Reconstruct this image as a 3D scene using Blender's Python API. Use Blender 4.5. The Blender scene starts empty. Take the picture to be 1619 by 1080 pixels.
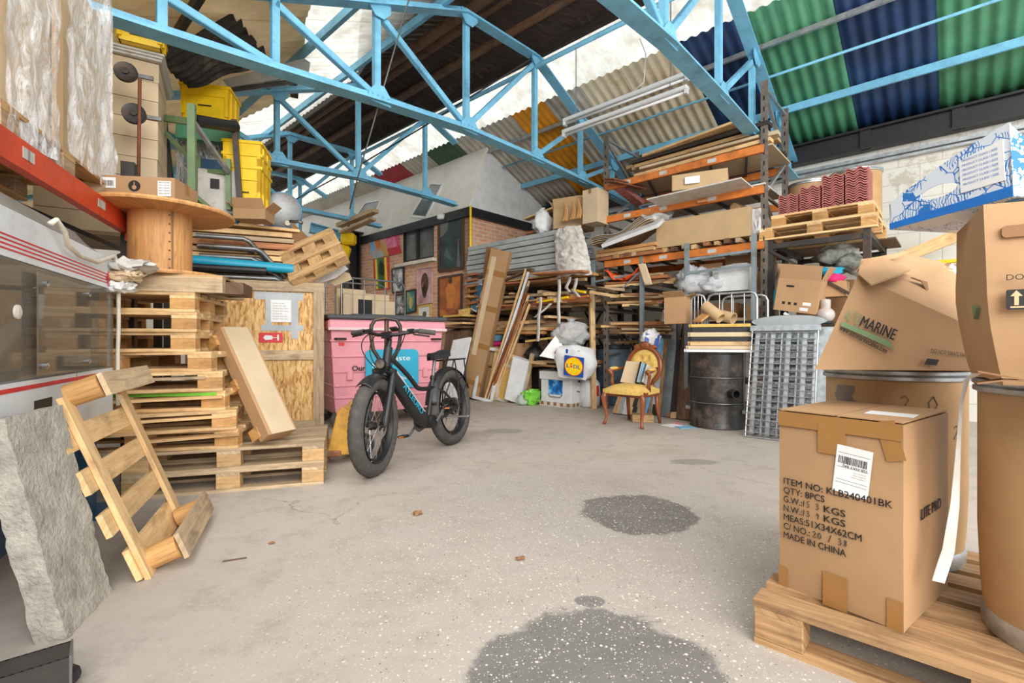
import bpy, math, random
from mathutils import Vector as V, Matrix as M, noise
random.seed(7)
C = bpy.context.scene.collection
SC = bpy.context.scene
# ---------------------------------------------------------------- camera, sky, exposure
F, H0, PX, PY = 765.0, 1.01, 809.5, 540.0        # focal length in pixels of a 1619x1080 frame, camera height
cam = bpy.data.cameras.new('camera'); cam.sensor_width = 36; cam.lens = 36 * F / 1619
cam.clip_start = .05; cam.clip_end = 200
camo = bpy.data.objects.new('camera', cam); C.objects.link(camo)
camo.location = (0, 0, H0); camo.rotation_euler = (math.pi / 2, 0, 0); SC.camera = camo
SC.view_settings.view_transform = 'Standard'; SC.view_settings.look = 'None'
SC.view_settings.gamma = 1; SC.view_settings.exposure = 0.36; SC.view_settings.use_curve_mapping = False
w = bpy.data.worlds.new('sky'); SC.world = w; w.use_nodes = True
bg = w.node_tree.nodes['Background']; bg.inputs[0].default_value = (.93, .965, 1, 1); bg.inputs[1].default_value = 1.0
sun = bpy.data.lights.new('sun', 'SUN'); sun.energy = 1.2; sun.angle = math.radians(50); sun.color = (1, .96, .9)
suno = bpy.data.objects.new('sun', sun); C.objects.link(suno); suno.rotation_euler = (math.radians(28), math.radians(-12), 0)
SC.cycles.max_bounces = 8; SC.cycles.transparent_max_bounces = 12
# unseen fill lamp added behind the camera to brighten surfaces facing it
def area(name, loc, tgt, sx, sy, power, col=(1, 1, 1)):
    l = bpy.data.lights.new(name, 'AREA'); l.shape = 'RECTANGLE'; l.size = sx; l.size_y = sy; l.energy = power; l.color = col
    o = bpy.data.objects.new(name, l); C.objects.link(o); o.location = loc
    o.rotation_euler = (V(tgt) - V(loc)).to_track_quat('-Z', 'Y').to_euler(); o.visible_camera = False
    return o
area('fill_light', (3.6, -5.6, 4.6), (.6, 6, 1.4), 10, 5, 1150, (1, .98, .95))
# ---------------------------------------------------------------- frames: shed axes A (across) and B (along), pixels to points
TH = math.radians(47.3)
A = V((math.cos(TH), math.sin(TH), 0)); B = V((-math.sin(TH), math.cos(TH), 0)); Z = V((0, 0, 1)); X = V((1, 0, 0)); Y = V((0, 1, 0))
def AB(a, b, z=0): return A * a + B * b + Z * z
def ray(px, py): return V(((px - PX) / F, 1, (PY - py) / F))
O = V((0, 0, H0))
def P(px, py, y): return O + ray(px, py) * y
def PZ(px, py, z=0): d = ray(px, py); return O + d * ((z - H0) / d.z)
def PA(px, py, a): d = ray(px, py); return O + d * (a / d.dot(A))
def PB(px, py, b): d = ray(px, py); return O + d * (b / d.dot(B))
def PN(px, py, o, n): d = ray(px, py); return O + d * ((V(o) - O).dot(n) / d.dot(n))
def lin(c):
    return tuple((x / 255 / 12.92) if x / 255 <= .04045 else ((x / 255 + .055) / 1.055) ** 2.4 for x in c[:3]) + (1,)
# ---------------------------------------------------------------- materials
class NT:
    def __init__(s, name):
        s.m = bpy.data.materials.new(name); s.m.use_nodes = True; s.t = s.m.node_tree; s.b = s.t.nodes['Principled BSDF']
    def n(s, ty, **kw):
        n = s.t.nodes.new(ty)
        for k, v in kw.items():
            if k.startswith('i_'): n.inputs[int(k[2:]) if k[2:].isdigit() else k[2:].replace('_', ' ')].default_value = v
            else: setattr(n, k, v)
        return n
    def l(s, a, b): s.t.links.new(a, b)
    def coord(s, out='Object', sc=(1, 1, 1), rnd=True):
        c = s.n('ShaderNodeTexCoord'); m = s.n('ShaderNodeMapping'); m.inputs['Scale'].default_value = sc
        s.l(c.outputs[out], m.inputs[0])
        if rnd:
            oi = s.n('ShaderNodeObjectInfo'); mu = s.n('ShaderNodeMath', operation='MULTIPLY', i_1=37.0); s.l(oi.outputs['Random'], mu.inputs[0]); s.l(mu.outputs[0], m.inputs['Location'])
        return m.outputs[0]
    def noise(s, co, scale, det=4, ro=.6, dist=0):
        n = s.n('ShaderNodeTexNoise'); n.inputs['Scale'].default_value = scale; n.inputs['Detail'].default_value = det; n.inputs['Roughness'].default_value = ro; n.inputs['Distortion'].default_value = dist
        s.l(co, n.inputs['Vector']); return n.outputs['Fac']
    def ramp(s, f, stops):
        r = s.n('ShaderNodeValToRGB'); e = r.color_ramp.elements
        while len(e) < len(stops): e.new(.5)
        for x, (p, c) in zip(e, stops): x.position = p; x.color = c if len(c) == 4 else lin(c)
        s.l(f, r.inputs[0]); return r.outputs[0]
    def mix(s, f, a, b, bt='MIX'):
        x = s.n('ShaderNodeMix', data_type='RGBA', blend_type=bt)
        for v, i in ((f, 0), (a, 6), (b, 7)):
            if isinstance(v, (int, float)): x.inputs[i].default_value = v
            elif isinstance(v, tuple): x.inputs[i].default_value = v if len(v) == 4 else lin(v)
            else: s.l(v, x.inputs[i])
        return x.outputs[2]
    def math(s, op, a, b=0):
        x = s.n('ShaderNodeMath', operation=op)
        for v, i in ((a, 0), (b, 1)):
            if isinstance(v, (int, float)): x.inputs[i].default_value = v
            else: s.l(v, x.inputs[i])
        return x.outputs[0]
    def rnd(s): return s.n('ShaderNodeObjectInfo').outputs['Random']
    def bump(s, f, st=.3, d=.01):
        x = s.n('ShaderNodeBump', i_Strength=st, i_Distance=d); s.l(f, x.inputs['Height']); s.l(x.outputs[0], s.b.inputs['Normal'])
    def fin(s, col, rough=.6, metal=0, **kw):
        if isinstance(col, tuple): s.b.inputs['Base Color'].default_value = col if len(col) == 4 else lin(col)
        else: s.l(col, s.b.inputs['Base Color'])
        if isinstance(rough, (int, float)): s.b.inputs['Roughness'].default_value = rough
        else: s.l(rough, s.b.inputs['Roughness'])
        s.b.inputs['Metallic'].default_value = metal
        for k, v in kw.items(): s.b.inputs[k].default_value = v
        return s.m
def dk(c, f): return tuple(x * f for x in c)
def plain(name, c, rough=.6, metal=0, var=.14, sc=6, bump=.1, dirt=None, bd=.01, **kw):
    t = NT(name); co = t.coord()
    f = t.noise(co, sc, 5, .65); col = t.ramp(f, [(.3, dk(c, 1 - var)), (.7, tuple(min(255, x * (1 + var * .4)) for x in c))])
    if dirt:
        g = t.noise(co, sc * .5, 8, .75); g = t.ramp(g, [(.52, (0, 0, 0, 1)), (.68, (1, 1, 1, 1))]); col = t.mix(g, col, dirt)
    if bump: t.bump(t.noise(co, sc * 6, 4), bump, bd)
    return t.fin(col, rough, metal, **kw)
def wood(name, c, c2, rough=.7, rv=.25, dark=.5):
    t = NT(name); uv = t.n('ShaderNodeTexCoord').outputs['UV']
    m = t.n('ShaderNodeMapping'); m.inputs['Scale'].default_value = (1.6, 22, 1); t.l(uv, m.inputs[0])
    g = t.noise(m.outputs[0], 1.6, 6, .65, .8)
    m2 = t.n('ShaderNodeMapping'); m2.inputs['Scale'].default_value = (3, 5, 1); t.l(uv, m2.inputs[0])
    k = t.noise(m2.outputs[0], 1.3, 4, .7)
    col = t.ramp(g, [(.28, c2), (.62, c)])
    col = t.mix(t.ramp(k, [(.5, (0, 0, 0, 1)), (.74, (.6, .6, .6, 1))]), col, dk(c2, dark))
    r = t.n('ShaderNodeMapRange', i_To_Min=1 - rv, i_To_Max=1 + rv * .35); t.l(t.rnd(), r.inputs[0])
    sc = t.n('ShaderNodeVectorMath', operation='SCALE'); t.l(col, sc.inputs[0]); t.l(r.outputs[0], sc.inputs['Scale'])
    t.bump(g, .25, .004)
    return t.fin(sc.outputs[0], rough)
def card(name, c, var=.1):
    t = NT(name); co = t.coord('Object', (1, 1, 1)); f = t.noise(co, 3, 5, .6)
    col = t.ramp(f, [(.25, dk(c, 1 - var)), (.75, c)])
    r = t.n('ShaderNodeMapRange', i_To_Min=.86, i_To_Max=1.06); t.l(t.rnd(), r.inputs[0])
    sc = t.n('ShaderNodeVectorMath', operation='SCALE'); t.l(col, sc.inputs[0]); t.l(r.outputs[0], sc.inputs['Scale'])
    m = t.coord('Object', (1, 1, 60)); t.bump(t.noise(co, 9, 4), .18, .01)
    return t.fin(sc.outputs[0], .72)
MT = {}
def mk(n, fn, *a, **k): MT[n] = fn(n, *a, **k)
# ---------------------------------------------------------------- mesh builder
class MB:
    def __init__(s): s.v = []; s.f = []; s.u = []; s.mi = []; s.m = 0
    def add(s, vs, fs, uvs=None):
        o = len(s.v); s.v += [V(x) for x in vs]
        for i, f in enumerate(fs):
            s.f.append([o + k for k in f]); s.u.append(uvs[i] if uvs else None); s.mi.append(s.m)
        return s
    def hexa(s, c):                                    # c: 8 corners, c[i] i bits = x,y,z
        L = ((c[1] - c[0]).length, (c[2] - c[0]).length, (c[4] - c[0]).length)
        fs = [(0, 2, 3, 1), (4, 5, 7, 6), (0, 1, 5, 4), (2, 6, 7, 3), (0, 4, 6, 2), (1, 3, 7, 5)]
        ax = max(range(3), key=lambda i: L[i]); ou, ov = random.random() * 20, random.random() * 20; uvs = []
        for f in fs:
            fu = []
            for k in f:
                t = [((k >> i) & 1) * L[i] for i in range(3)]; u = t[ax]; r = [t[i] for i in range(3) if i != ax]
                fu.append((u + ou, r[0] + r[1] * 1.0 + ov))
            uvs.append(fu)
        return s.add(c, fs, uvs)
    def box(s, c, sz, R=None):
        c = V(c); h = V(sz) / 2; cs = []
        for i in range(8):
            p = V(((1 if i & 1 else -1) * h.x, (1 if i & 2 else -1) * h.y, (1 if i & 4 else -1) * h.z))
            cs.append(c + (R @ p if R else p))
        return s.hexa(cs)
    def beam(s, p, q, w, h, up=Z):                     # bar from p to q, w across, h along 'up'
        p, q = V(p), V(q); d = (q - p); n = d.cross(V(up))
        if n.length < 1e-6: n = d.cross(X)
        n.normalize(); u = n.cross(d).normalized(); cs = []
        for i in range(8):
            cs.append((q if i & 1 else p) + n * ((.5 if i & 2 else -.5) * -w) + u * ((.5 if i & 4 else -.5) * h))
        return s.hexa(cs)
    def ibeam(s, p, q, w, h, t=.012, up=Z):
        p, q = V(p), V(q); d = (q - p).normalized(); n = d.cross(V(up)).normalized(); u = n.cross(d).normalized()
        s.beam(p + u * (h / 2 - t / 2), q + u * (h / 2 - t / 2), w, t, up); s.beam(p - u * (h / 2 - t / 2), q - u * (h / 2 - t / 2), w, t, up)
        return s.beam(p, q, t, h - 2 * t, up)
    def angle(s, p, q, w, t=.008, up=Z, fl=1):         # L section
        p, q = V(p), V(q); d = (q - p).normalized(); n = d.cross(V(up))
        if n.length < 1e-6: n = d.cross(X)
        n.normalize(); u = n.cross(d).normalized(); n = n * fl
        s.beam(p, q, w, t, up); return s.beam(p + n * (w / 2) + u * (w / 2), q + n * (w / 2) + u * (w / 2), t, w, up)
    def tube(s, pts, r, n=8, closed=False, cap=True):
        pts = [V(p) for p in pts]; N = len(pts); rs = r if isinstance(r, (list, tuple)) else [r] * N
        vs = []; pu = None
        for i, p in enumerate(pts):
            if closed: d = pts[(i + 1) % N] - pts[i - 1]
            else: d = pts[min(i + 1, N - 1)] - pts[max(i - 1, 0)]
            d.normalize()
            if pu is None: pu = d.orthogonal().normalized() if abs(d.z) > .9 else d.cross(Z).normalized()
            else: pu = (pu - d * pu.dot(d)).normalized()
            w = d.cross(pu)
            vs += [p + (pu * math.cos(2 * math.pi * k / n) + w * math.sin(2 * math.pi * k / n)) * rs[i] for k in range(n)]
        fs = []; uvs = []; L = 0
        for i in range(N if closed else N - 1):
            j = (i + 1) % N; dl = (pts[j] - pts[i]).length
            for k in range(n):
                k2 = (k + 1) % n; fs.append((i * n + k, i * n + k2, j * n + k2, j * n + k))
                uvs.append([(L, k * .02), (L, k * .02 + .02), (L + dl, k * .02 + .02), (L + dl, k * .02)])
            L += dl
        if cap and not closed:
            fs += [tuple(range(n))[::-1], tuple((N - 1) * n + k for k in range(n))]; uvs += [None, None]
        return s.add(vs, fs, uvs)
    def lathe(s, prof, n=24, mtx=None, cap=True, a0=0, a1=2 * math.pi):
        full = abs(a1 - a0 - 2 * math.pi) < 1e-6; m = n if full else n + 1; vs = []; fs = []; uvs = []
        for r, z in prof:
            for k in range(m):
                a = a0 + (a1 - a0) * k / n; p = V((r * math.cos(a), r * math.sin(a), z)); vs.append(mtx @ p if mtx else p)
        for i in range(len(prof) - 1):
            for k in range(n):
                k2 = (k + 1) % m; fs.append((i * m + k, i * m + k2, (i + 1) * m + k2, (i + 1) * m + k))
                uvs.append([(prof[i][1], k / n * 3), (prof[i][1], (k + 1) / n * 3), (prof[i + 1][1], (k + 1) / n * 3), (prof[i + 1][1], k / n * 3)])
        if cap and full:
            if prof[0][0] > 1e-5: fs.append(tuple(range(n))[::-1]); uvs.append(None)
            if prof[-1][0] > 1e-5: fs.append(tuple((len(prof) - 1) * m + k for k in range(n))); uvs.append(None)
        return s.add(vs, fs, uvs)
    def cyl(s, p, q, r, n=16, r2=None): return s.tube([p, q], [r, r if r2 is None else r2], n)
    def prism(s, poly, ext):                           # flat polygon pushed along ext
        poly = [V(p) for p in poly]; e = V(ext); n = len(poly); nm = V()
        for i in range(n): nm += poly[i].cross(poly[(i + 1) % n])
        if nm.dot(e) < 0: poly = poly[::-1]
        vs = poly + [p + e for p in poly]; L = (poly[1] - poly[0]).normalized(); W = nm.normalized().cross(L)
        uv = lambda p: ((p - poly[0]).dot(L), (p - poly[0]).dot(W))
        fs = [tuple(range(n))[::-1], tuple(range(n, 2 * n))] + [(i, (i + 1) % n, (i + 1) % n + n, i + n) for i in range(n)]
        return s.add(vs, fs, [[uv(vs[k]) for k in f] for f in fs])
    def grid(s, fn, nu, nv, th=0, nrm=None):           # fn(u,v) -> point; th gives it a thickness
        vs = [V(fn(i / nu, j / nv)) for j in range(nv + 1) for i in range(nu + 1)]; fs = []; uvs = []
        for j in range(nv):
            for i in range(nu):
                k = j * (nu + 1) + i; fs.append((k, k + 1, k + nu + 2, k + nu + 1)); uvs.append([(i / nu, j / nv), ((i + 1) / nu, j / nv), ((i + 1) / nu, (j + 1) / nv), (i / nu, (j + 1) / nv)])
        if th:
            d = V(nrm) if nrm else (vs[1] - vs[0]).cross(vs[nu + 1] - vs[0]).normalized()
            N = len(vs); vs += [p - d * th for p in vs]; fs += [tuple(N + k for k in f[::-1]) for f in fs]; uvs += [u[::-1] for u in uvs]
            bd = [i for i in range(nu)] + [(nu + 1) * j + nu for j in range(nv)] + [nv * (nu + 1) + i for i in range(nu, 0, -1)] + [j * (nu + 1) for j in range(nv, 0, -1)]
            for i in range(len(bd)):
                a, b = bd[i], bd[(i + 1) % len(bd)]; fs.append((b, a, a + N, b + N)); uvs.append(None)
        return s.add(vs, fs, uvs)
    def ball(s, c, r, nu=14, nv=9, rough=0, sd=0):
        c = V(c); r = V(r) if hasattr(r, '__len__') else V((r, r, r)); vs = []; fs = []
        for j in range(nv + 1):
            t = math.pi * j / nv
            for i in range(nu):
                a = 2 * math.pi * i / nu; d = V((math.sin(t) * math.cos(a), math.sin(t) * math.sin(a), math.cos(t)))
                k = 1 + rough * noise.noise(d * 2.3 + V((sd, sd * 2, 0))) + rough * .5 * noise.noise(d * 6 + V((sd, 0, sd)))
                vs.append(c + V((d.x * r.x, d.y * r.y, d.z * r.z)) * k)
        for j in range(nv):
            for i in range(nu): fs.append((j * nu + i, (j + 1) * nu + i, (j + 1) * nu + (i + 1) % nu, j * nu + (i + 1) % nu))
        return s.add(vs, fs)
    def build(s, name, mat, parent=None, world=False, bevel=0, smooth=False, seg=1):
        vs = s.v
        if parent is None:
            lo = V((min(p.x for p in vs), min(p.y for p in vs), min(p.z for p in vs))); hi = V((max(p.x for p in vs), max(p.y for p in vs), max(p.z for p in vs)))
            o = V(((lo.x + hi.x) / 2, (lo.y + hi.y) / 2, lo.z)); vs = [p - o for p in vs]
        elif world:
            r = parent
            while r.parent: r = r.parent
            im = M.LocRotScale(r.location, r.rotation_euler, None).inverted(); vs = [im @ p for p in vs]
        me = bpy.data.meshes.new(name); me.from_pydata(vs, [], s.f); me.validate(clean_customdata=False)
        for m in (mat if isinstance(mat, (list, tuple)) else [mat]): me.materials.append(MT[m] if isinstance(m, str) else m)
        if len(me.polygons) == len(s.f):
            ul = me.uv_layers.new(name='UVMap')
            for p, u, mi in zip(me.polygons, s.u, s.mi):
                p.material_index = mi; p.use_smooth = bool(smooth)
                if u:
                    for li, c in zip(p.loop_indices, u): ul.data[li].uv = c
        o = bpy.data.objects.new(name, me); C.objects.link(o)
        if smooth and smooth is not True:
            me.polygons.foreach_set('use_smooth', [True] * len(me.polygons)); me.set_sharp_from_angle(angle=math.radians(smooth))
        if bevel:
            b = o.modifiers.new('bevel', 'BEVEL'); b.width = bevel; b.segments = seg; b.limit_method = 'ANGLE'; b.angle_limit = .7
        if parent is None: o.location = V(((lo.x + hi.x) / 2, (lo.y + hi.y) / 2, lo.z))
        else: o.parent = parent
        return o
def tag(o, label, cat, group=None, kind=None):
    o['label'] = label; o['category'] = cat
    if group: o['group'] = group
    if kind: o['kind'] = kind
    return o
def st(name, mb, mat, **k):
    o = mb.build(name, mat, **k); o['kind'] = 'structure'; return o
def FR(o, x, z=Z):
    x = V(x).normalized(); z = V(z); y = z.cross(x).normalized(); z = x.cross(y)
    m = M((x, y, z)).transposed().to_4x4(); m.translation = V(o); return m
def thing(name, label, cat, m, group=None, rz=0):
    o = bpy.data.objects.new(name, None); C.objects.link(o); o.empty_display_size = .1
    if isinstance(m, M): o.location = m.translation; o.rotation_euler = m.to_euler()
    else: o.location = m; o.rotation_euler = (0, 0, rz)
    return tag(o, label, cat, group)
def dup(r, m, label, group=None):
    n = r.copy(); C.objects.link(n); n['label'] = label
    if group: n['group'] = group
    if isinstance(m, M): n.location = m.translation; n.rotation_euler = m.to_euler()
    else: n.location = m
    for c in list(r.children):
        d = c.copy(); C.objects.link(d); d.parent = n
        for g in c.children: e = g.copy(); C.objects.link(e); e.parent = d
    return n
def text(parent, name, s, mat, m, h, w=None, shear=0, ext=.0005, bold=0):     # h: height of one line's capitals, w: full width; m: left end of the (first) baseline, x right, y up
    c = bpy.data.curves.new(name, 'FONT'); c.body = s; c.size = 1; c.shear = shear; c.space_line = 1.0; c.resolution_u = 3
    o = bpy.data.objects.new(name, c); me = bpy.data.meshes.new_from_object(o); bpy.data.objects.remove(o)
    xs = [v.co.x for v in me.vertices]; x0 = min(xs); W = max(xs) - x0; sy = h / .69; sx = w / W if w else sy
    if bold:                                           # heavier stroke: the same glyphs laid twice more, a hair to the side
        v0 = [v.co.copy() for v in me.vertices]; f0 = [tuple(p.vertices) for p in me.polygons]; vs = []; fs = []
        for k in range(3): fs += [tuple(i + len(vs) for i in f) for f in f0]; vs += [v + V((k * .022, (k % 2) * .012, k * .0005)) for v in v0]
        bpy.data.meshes.remove(me); me = bpy.data.meshes.new(name); me.from_pydata(vs, [], fs)
    me.transform(m @ M.Diagonal((sx, sy, 1, 1)) @ M.Translation((-x0, 0, ext))); me.materials.clear(); me.materials.append(MT[mat])
    o = bpy.data.objects.new(name, me); C.objects.link(o); o.parent = parent; return o
def L2(t):                                             # world -> local of a thing
    return M.LocRotScale(t.location, t.rotation_euler, None).inverted()
def textp(t, name, s, mat, o, n, p0, p1, h=None, **k):  # lettering on the plane (o, n), its baseline running from pixel p0 to pixel p1
    q0, q1 = PN(*p0, o, n), PN(*p1, o, n); x = (q1 - q0).normalized(); n = V(n).normalized(); y = n.cross(x)
    m = M((x, y, n)).transposed().to_4x4(); m.translation = q0
    return text(t, name, s, mat, L2(t) @ m, h or .03, (q1 - q0).length, **k)
FX = M(((1, 0, 0, 0), (0, 0, -1, 0), (0, 1, 0, 0), (0, 0, 0, 1)))     # plane facing local -y
RX_ = M(((0, 0, 1, 0), (1, 0, 0, 0), (0, 1, 0, 0), (0, 0, 0, 1)))     # plane facing local +x
LX_ = M(((0, 0, -1, 0), (-1, 0, 0, 0), (0, 1, 0, 0), (0, 0, 0, 1)))   # plane facing local -x
def at(m, x, y, z): return M.Translation((x, y, z)) @ m
def bez(p0, p1, p2, n=8): return [V(p0) * (1 - t) ** 2 + V(p1) * 2 * t * (1 - t) + V(p2) * t * t for t in [i / n for i in range(n + 1)]]
def rr(w, h, r, n=4, c=(0, 0)):                        # rounded rectangle outline, 2-D
    out = []
    for cx, cy, a in ((w / 2 - r, h / 2 - r, 0), (-w / 2 + r, h / 2 - r, 90), (-w / 2 + r, -h / 2 + r, 180), (w / 2 - r, -h / 2 + r, 270)):
        for k in range(n + 1):
            t = math.radians(a + 90 * k / n); out.append((c[0] + cx + r * math.cos(t), c[1] + cy + r * math.sin(t)))
    return out
U = random.uniform
# ---- palette
mk('pine', wood, (240, 204, 150), (212, 164, 106)); mk('oldpine', wood, (216, 178, 126), (176, 132, 84)); mk('greywood', wood, (206, 180, 144), (154, 128, 98))
mk('block', wood, (222, 172, 108), (182, 128, 70)); mk('redwood', wood, (190, 128, 84), (146, 88, 52)); mk('darkwood', wood, (120, 90, 64), (78, 54, 38), rv=.3)
mk('mahog', wood, (150, 84, 50), (108, 54, 30), rough=.32, rv=.05); mk('ply', wood, (214, 160, 100), (186, 132, 76), rough=.6, rv=.08); mk('blackwood', wood, (62, 52, 44), (36, 30, 26), rv=.3)
mk('card', card, (188, 148, 106)); mk('card2', card, (212, 178, 132)); mk('cardpale', card, (224, 200, 164)); mk('carddark', card, (150, 108, 70)); mk('fibre', card, (200, 160, 112), .18)
mk('tape', plain, (158, 114, 64), rough=.28, var=.05, bump=0); mk('paper', plain, (232, 232, 230), rough=.7, var=.05, bump=.03); mk('white', plain, (222, 224, 224), rough=.45, var=.07, bump=.04)
mk('dirtywhite', plain, (210, 206, 198), rough=.6, var=.12, dirt=(160, 150, 136)); mk('ink', plain, (34, 30, 28), rough=.7, var=.1, bump=0); mk('greyink', plain, (120, 110, 100), rough=.7, bump=0)
mk('blue', plain, (124, 194, 226), rough=.5, var=.14, sc=5, dirt=(92, 142, 170)); mk('steel', plain, (130, 132, 132), rough=.42, metal=.7, dirt=(100, 84, 70)); mk('galv', plain, (190, 194, 196), rough=.36, metal=.75, var=.18, sc=12)
mk('racksteel', plain, (128, 118, 108), rough=.5, metal=.3, var=.25, sc=14, dirt=(92, 74, 60)); mk('darksteel', plain, (70, 66, 63), rough=.5, metal=.5, dirt=(100, 72, 52)); mk('rust', plain, (128, 76, 50), rough=.8, dirt=(84, 52, 38), sc=9); mk('black', plain, (34, 34, 36), rough=.45, var=.2, sc=10)
mk('matblack', plain, (26, 26, 28), rough=.5, var=.1, bump=.03); mk('rubber', plain, (80, 76, 72), rough=.85, var=.2, sc=18); mk('chrome', plain, (205, 206, 208), rough=.22, metal=1, var=.05, bump=0)
mk('orange', plain, (220, 126, 52), rough=.55, var=.25, dirt=(176, 116, 72), sc=6); mk('redor', plain, (214, 74, 40), rough=.45, var=.12, dirt=(150, 60, 40)); mk('yellow', plain, (248, 206, 16), rough=.42, var=.06, bump=.04)
mk('pink', plain, (226, 152, 162), rough=.48, var=.08, sc=3, dirt=(190, 126, 132)); mk('green', plain, (116, 142, 100), rough=.5, var=.14, dirt=(92, 100, 82)); mk('dkblue', plain, (34, 84, 118), rough=.5, var=.2, dirt=(28, 52, 70))
mk('barrel', plain, (84, 104, 118), rough=.5, var=.12); mk('gold', plain, (216, 178, 96), rough=.85, var=.12, sc=30); mk('teal', plain, (30, 158, 190), rough=.45, var=.04, bump=0)
mk('lightblue', plain, (120, 180, 220), rough=.5, bump=0); mk('greyplastic', plain, (172, 178, 178), rough=.45, var=.12, sc=4); mk('red', plain, (206, 34, 44), rough=.5, var=.05, bump=0)
mk('tile', plain, (184, 112, 104), rough=.75, var=.2, sc=20); mk('navy', plain, (28, 58, 104), rough=.5, var=.25, sc=2, dirt=(36, 70, 110)); mk('roofgreen', plain, (82, 152, 114), rough=.5, var=.2, sc=2, dirt=(64, 128, 96))
mk('rooforange', plain, (236, 158, 30), rough=.5, var=.15, sc=2); mk('roofgrey', plain, (206, 198, 184), rough=.7, var=.2, sc=2, dirt=(150, 140, 124)); mk('roofbeige', plain, (234, 218, 188), rough=.7, var=.14, sc=2, dirt=(180, 160, 128))
mk('roofred', plain, (176, 60, 66), rough=.6); mk('roofdarkgreen', plain, (70, 100, 76), rough=.6)
mk('offwhite', plain, (226, 220, 208), rough=.7, var=.1, sc=2, dirt=(196, 186, 170)); mk('brown', plain, (92, 66, 50), rough=.8)
mk('lime', plain, (120, 200, 60), rough=.4, bump=0); mk('magenta', plain, (222, 44, 110), rough=.8, bump=0); mk('cyan', plain, (36, 168, 196), rough=.8, bump=0); mk('orangehi', plain, (240, 96, 40), rough=.7)
mk('textile', plain, (150, 152, 142), rough=.9, var=.4, sc=14, bump=.4); mk('glaze', plain, (196, 186, 178), rough=.25, dirt=(170, 150, 140))
# ================================================================ the setting: floor, walls, roof
def floor_mat():
    t = NT('concrete_floor'); g = t.n('ShaderNodeNewGeometry').outputs['Position']
    def no(sc, d=5, r=.6): return t.noise(g, sc, d, r)
    col = t.ramp(no(1.1, 8, .62), [(.3, (160, 149, 137)), (.5, (182, 171, 159)), (.72, (196, 186, 174))])
    col = t.mix(t.ramp(no(.55, 4), [(.45, (0, 0, 0, 1)), (.7, (.7, .7, .7, 1))]), col, (146, 141, 135))
    col = t.mix(t.ramp(no(5, 9, .78), [(.5, (0, 0, 0, 1)), (.75, (.6, .6, .6, 1))]), col, (122, 112, 101))
    sep = t.n('ShaderNodeSeparateXYZ'); t.l(g, sep.inputs[0])
    def disc(x, y, rx, ry, wob, soft=.06):
        dx = t.math('DIVIDE', t.math('SUBTRACT', sep.outputs[0], x), rx); dy = t.math('DIVIDE', t.math('SUBTRACT', sep.outputs[1], y), ry)
        d = t.math('SQRT', t.math('ADD', t.math('MULTIPLY', dx, dx), t.math('MULTIPLY', dy, dy)))
        d = t.math('ADD', d, t.math('MULTIPLY', t.math('SUBTRACT', no(5.5, 9, .72), .5), wob))
        r = t.n('ShaderNodeMapRange', i_1=1 + soft, i_2=1 - soft, i_3=0.0, i_4=1.0); r.interpolation_type = 'SMOOTHSTEP'; t.l(d, r.inputs[0]); return r.outputs[0]
    worn = disc(.35, 2.5, 1.35, 1.6, .7, .55)                         # worn area where the flint shows
    col = t.mix(t.math('MULTIPLY', worn, .5), col, (156, 149, 140))
    stains = None
    for a in ((.74, 2.86, .33, .33, .75), (.27, 1.36, .4, .46, .8), (.30, 1.88, .06, .04, .9), (-.1, 5.46, .22, .16, 1), (1.52, 4.06, .2, .1, 1)):
        s = disc(*a); s = t.math('MULTIPLY', s, 1 if a[1] < 3 else .5); stains = s if stains is None else t.math('MAXIMUM', stains, s)
    col = t.mix(t.math('MULTIPLY', stains, .82), col, t.ramp(no(3, 4), [(.3, (88, 87, 86)), (.7, (110, 108, 106))]))
    for sc, th, c in ((64, .19, (214, 205, 190)), (110, .2, (204, 196, 184)), (150, .2, (198, 190, 178)), (75, .13, (84, 76, 68))):
        v = t.n('ShaderNodeTexVoronoi', i_Scale=sc); t.l(g, v.inputs['Vector'])
        sr = t.n('ShaderNodeSeparateXYZ'); t.l(v.outputs['Color'], sr.inputs[0])
        r = t.math('MULTIPLY', t.math('POWER', sr.outputs[0], 2.5), th * 2); m = t.math('LESS_THAN', v.outputs['Distance'], r)
        m = t.math('MULTIPLY', m, t.math('GREATER_THAN', sr.outputs[1], .4)); m = t.math('MULTIPLY', m, t.math('MAXIMUM', worn, t.math('MULTIPLY', stains, .8))); col = t.mix(m, col, c)
    v = t.n('ShaderNodeTexVoronoi', feature='DISTANCE_TO_EDGE', i_Scale=.42); wn = t.n('ShaderNodeTexNoise', i_Scale=2.2, i_Detail=6.0); t.l(g, wn.inputs['Vector'])
    va = t.n('ShaderNodeVectorMath', operation='MULTIPLY_ADD'); va.inputs[1].default_value = (.6, .6, .6); t.l(wn.outputs['Color'], va.inputs[0]); t.l(g, va.inputs[2]); t.l(va.outputs[0], v.inputs['Vector'])
    ck = t.math('MULTIPLY', t.math('LESS_THAN', v.outputs['Distance'], .002), t.math('GREATER_THAN', no(.9, 3), .53)); col = t.mix(t.math('MULTIPLY', ck, .4), col, (96, 88, 80))
    t.bump(t.math('ADD', no(24, 6, .7), t.math('MULTIPLY', no(3, 4), 2)), .25, .006)
    rough = t.math('SUBTRACT', .78, t.math('MULTIPLY', stains, .3))
    return t.fin(col, rough)
MT['floor'] = floor_mat()
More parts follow.
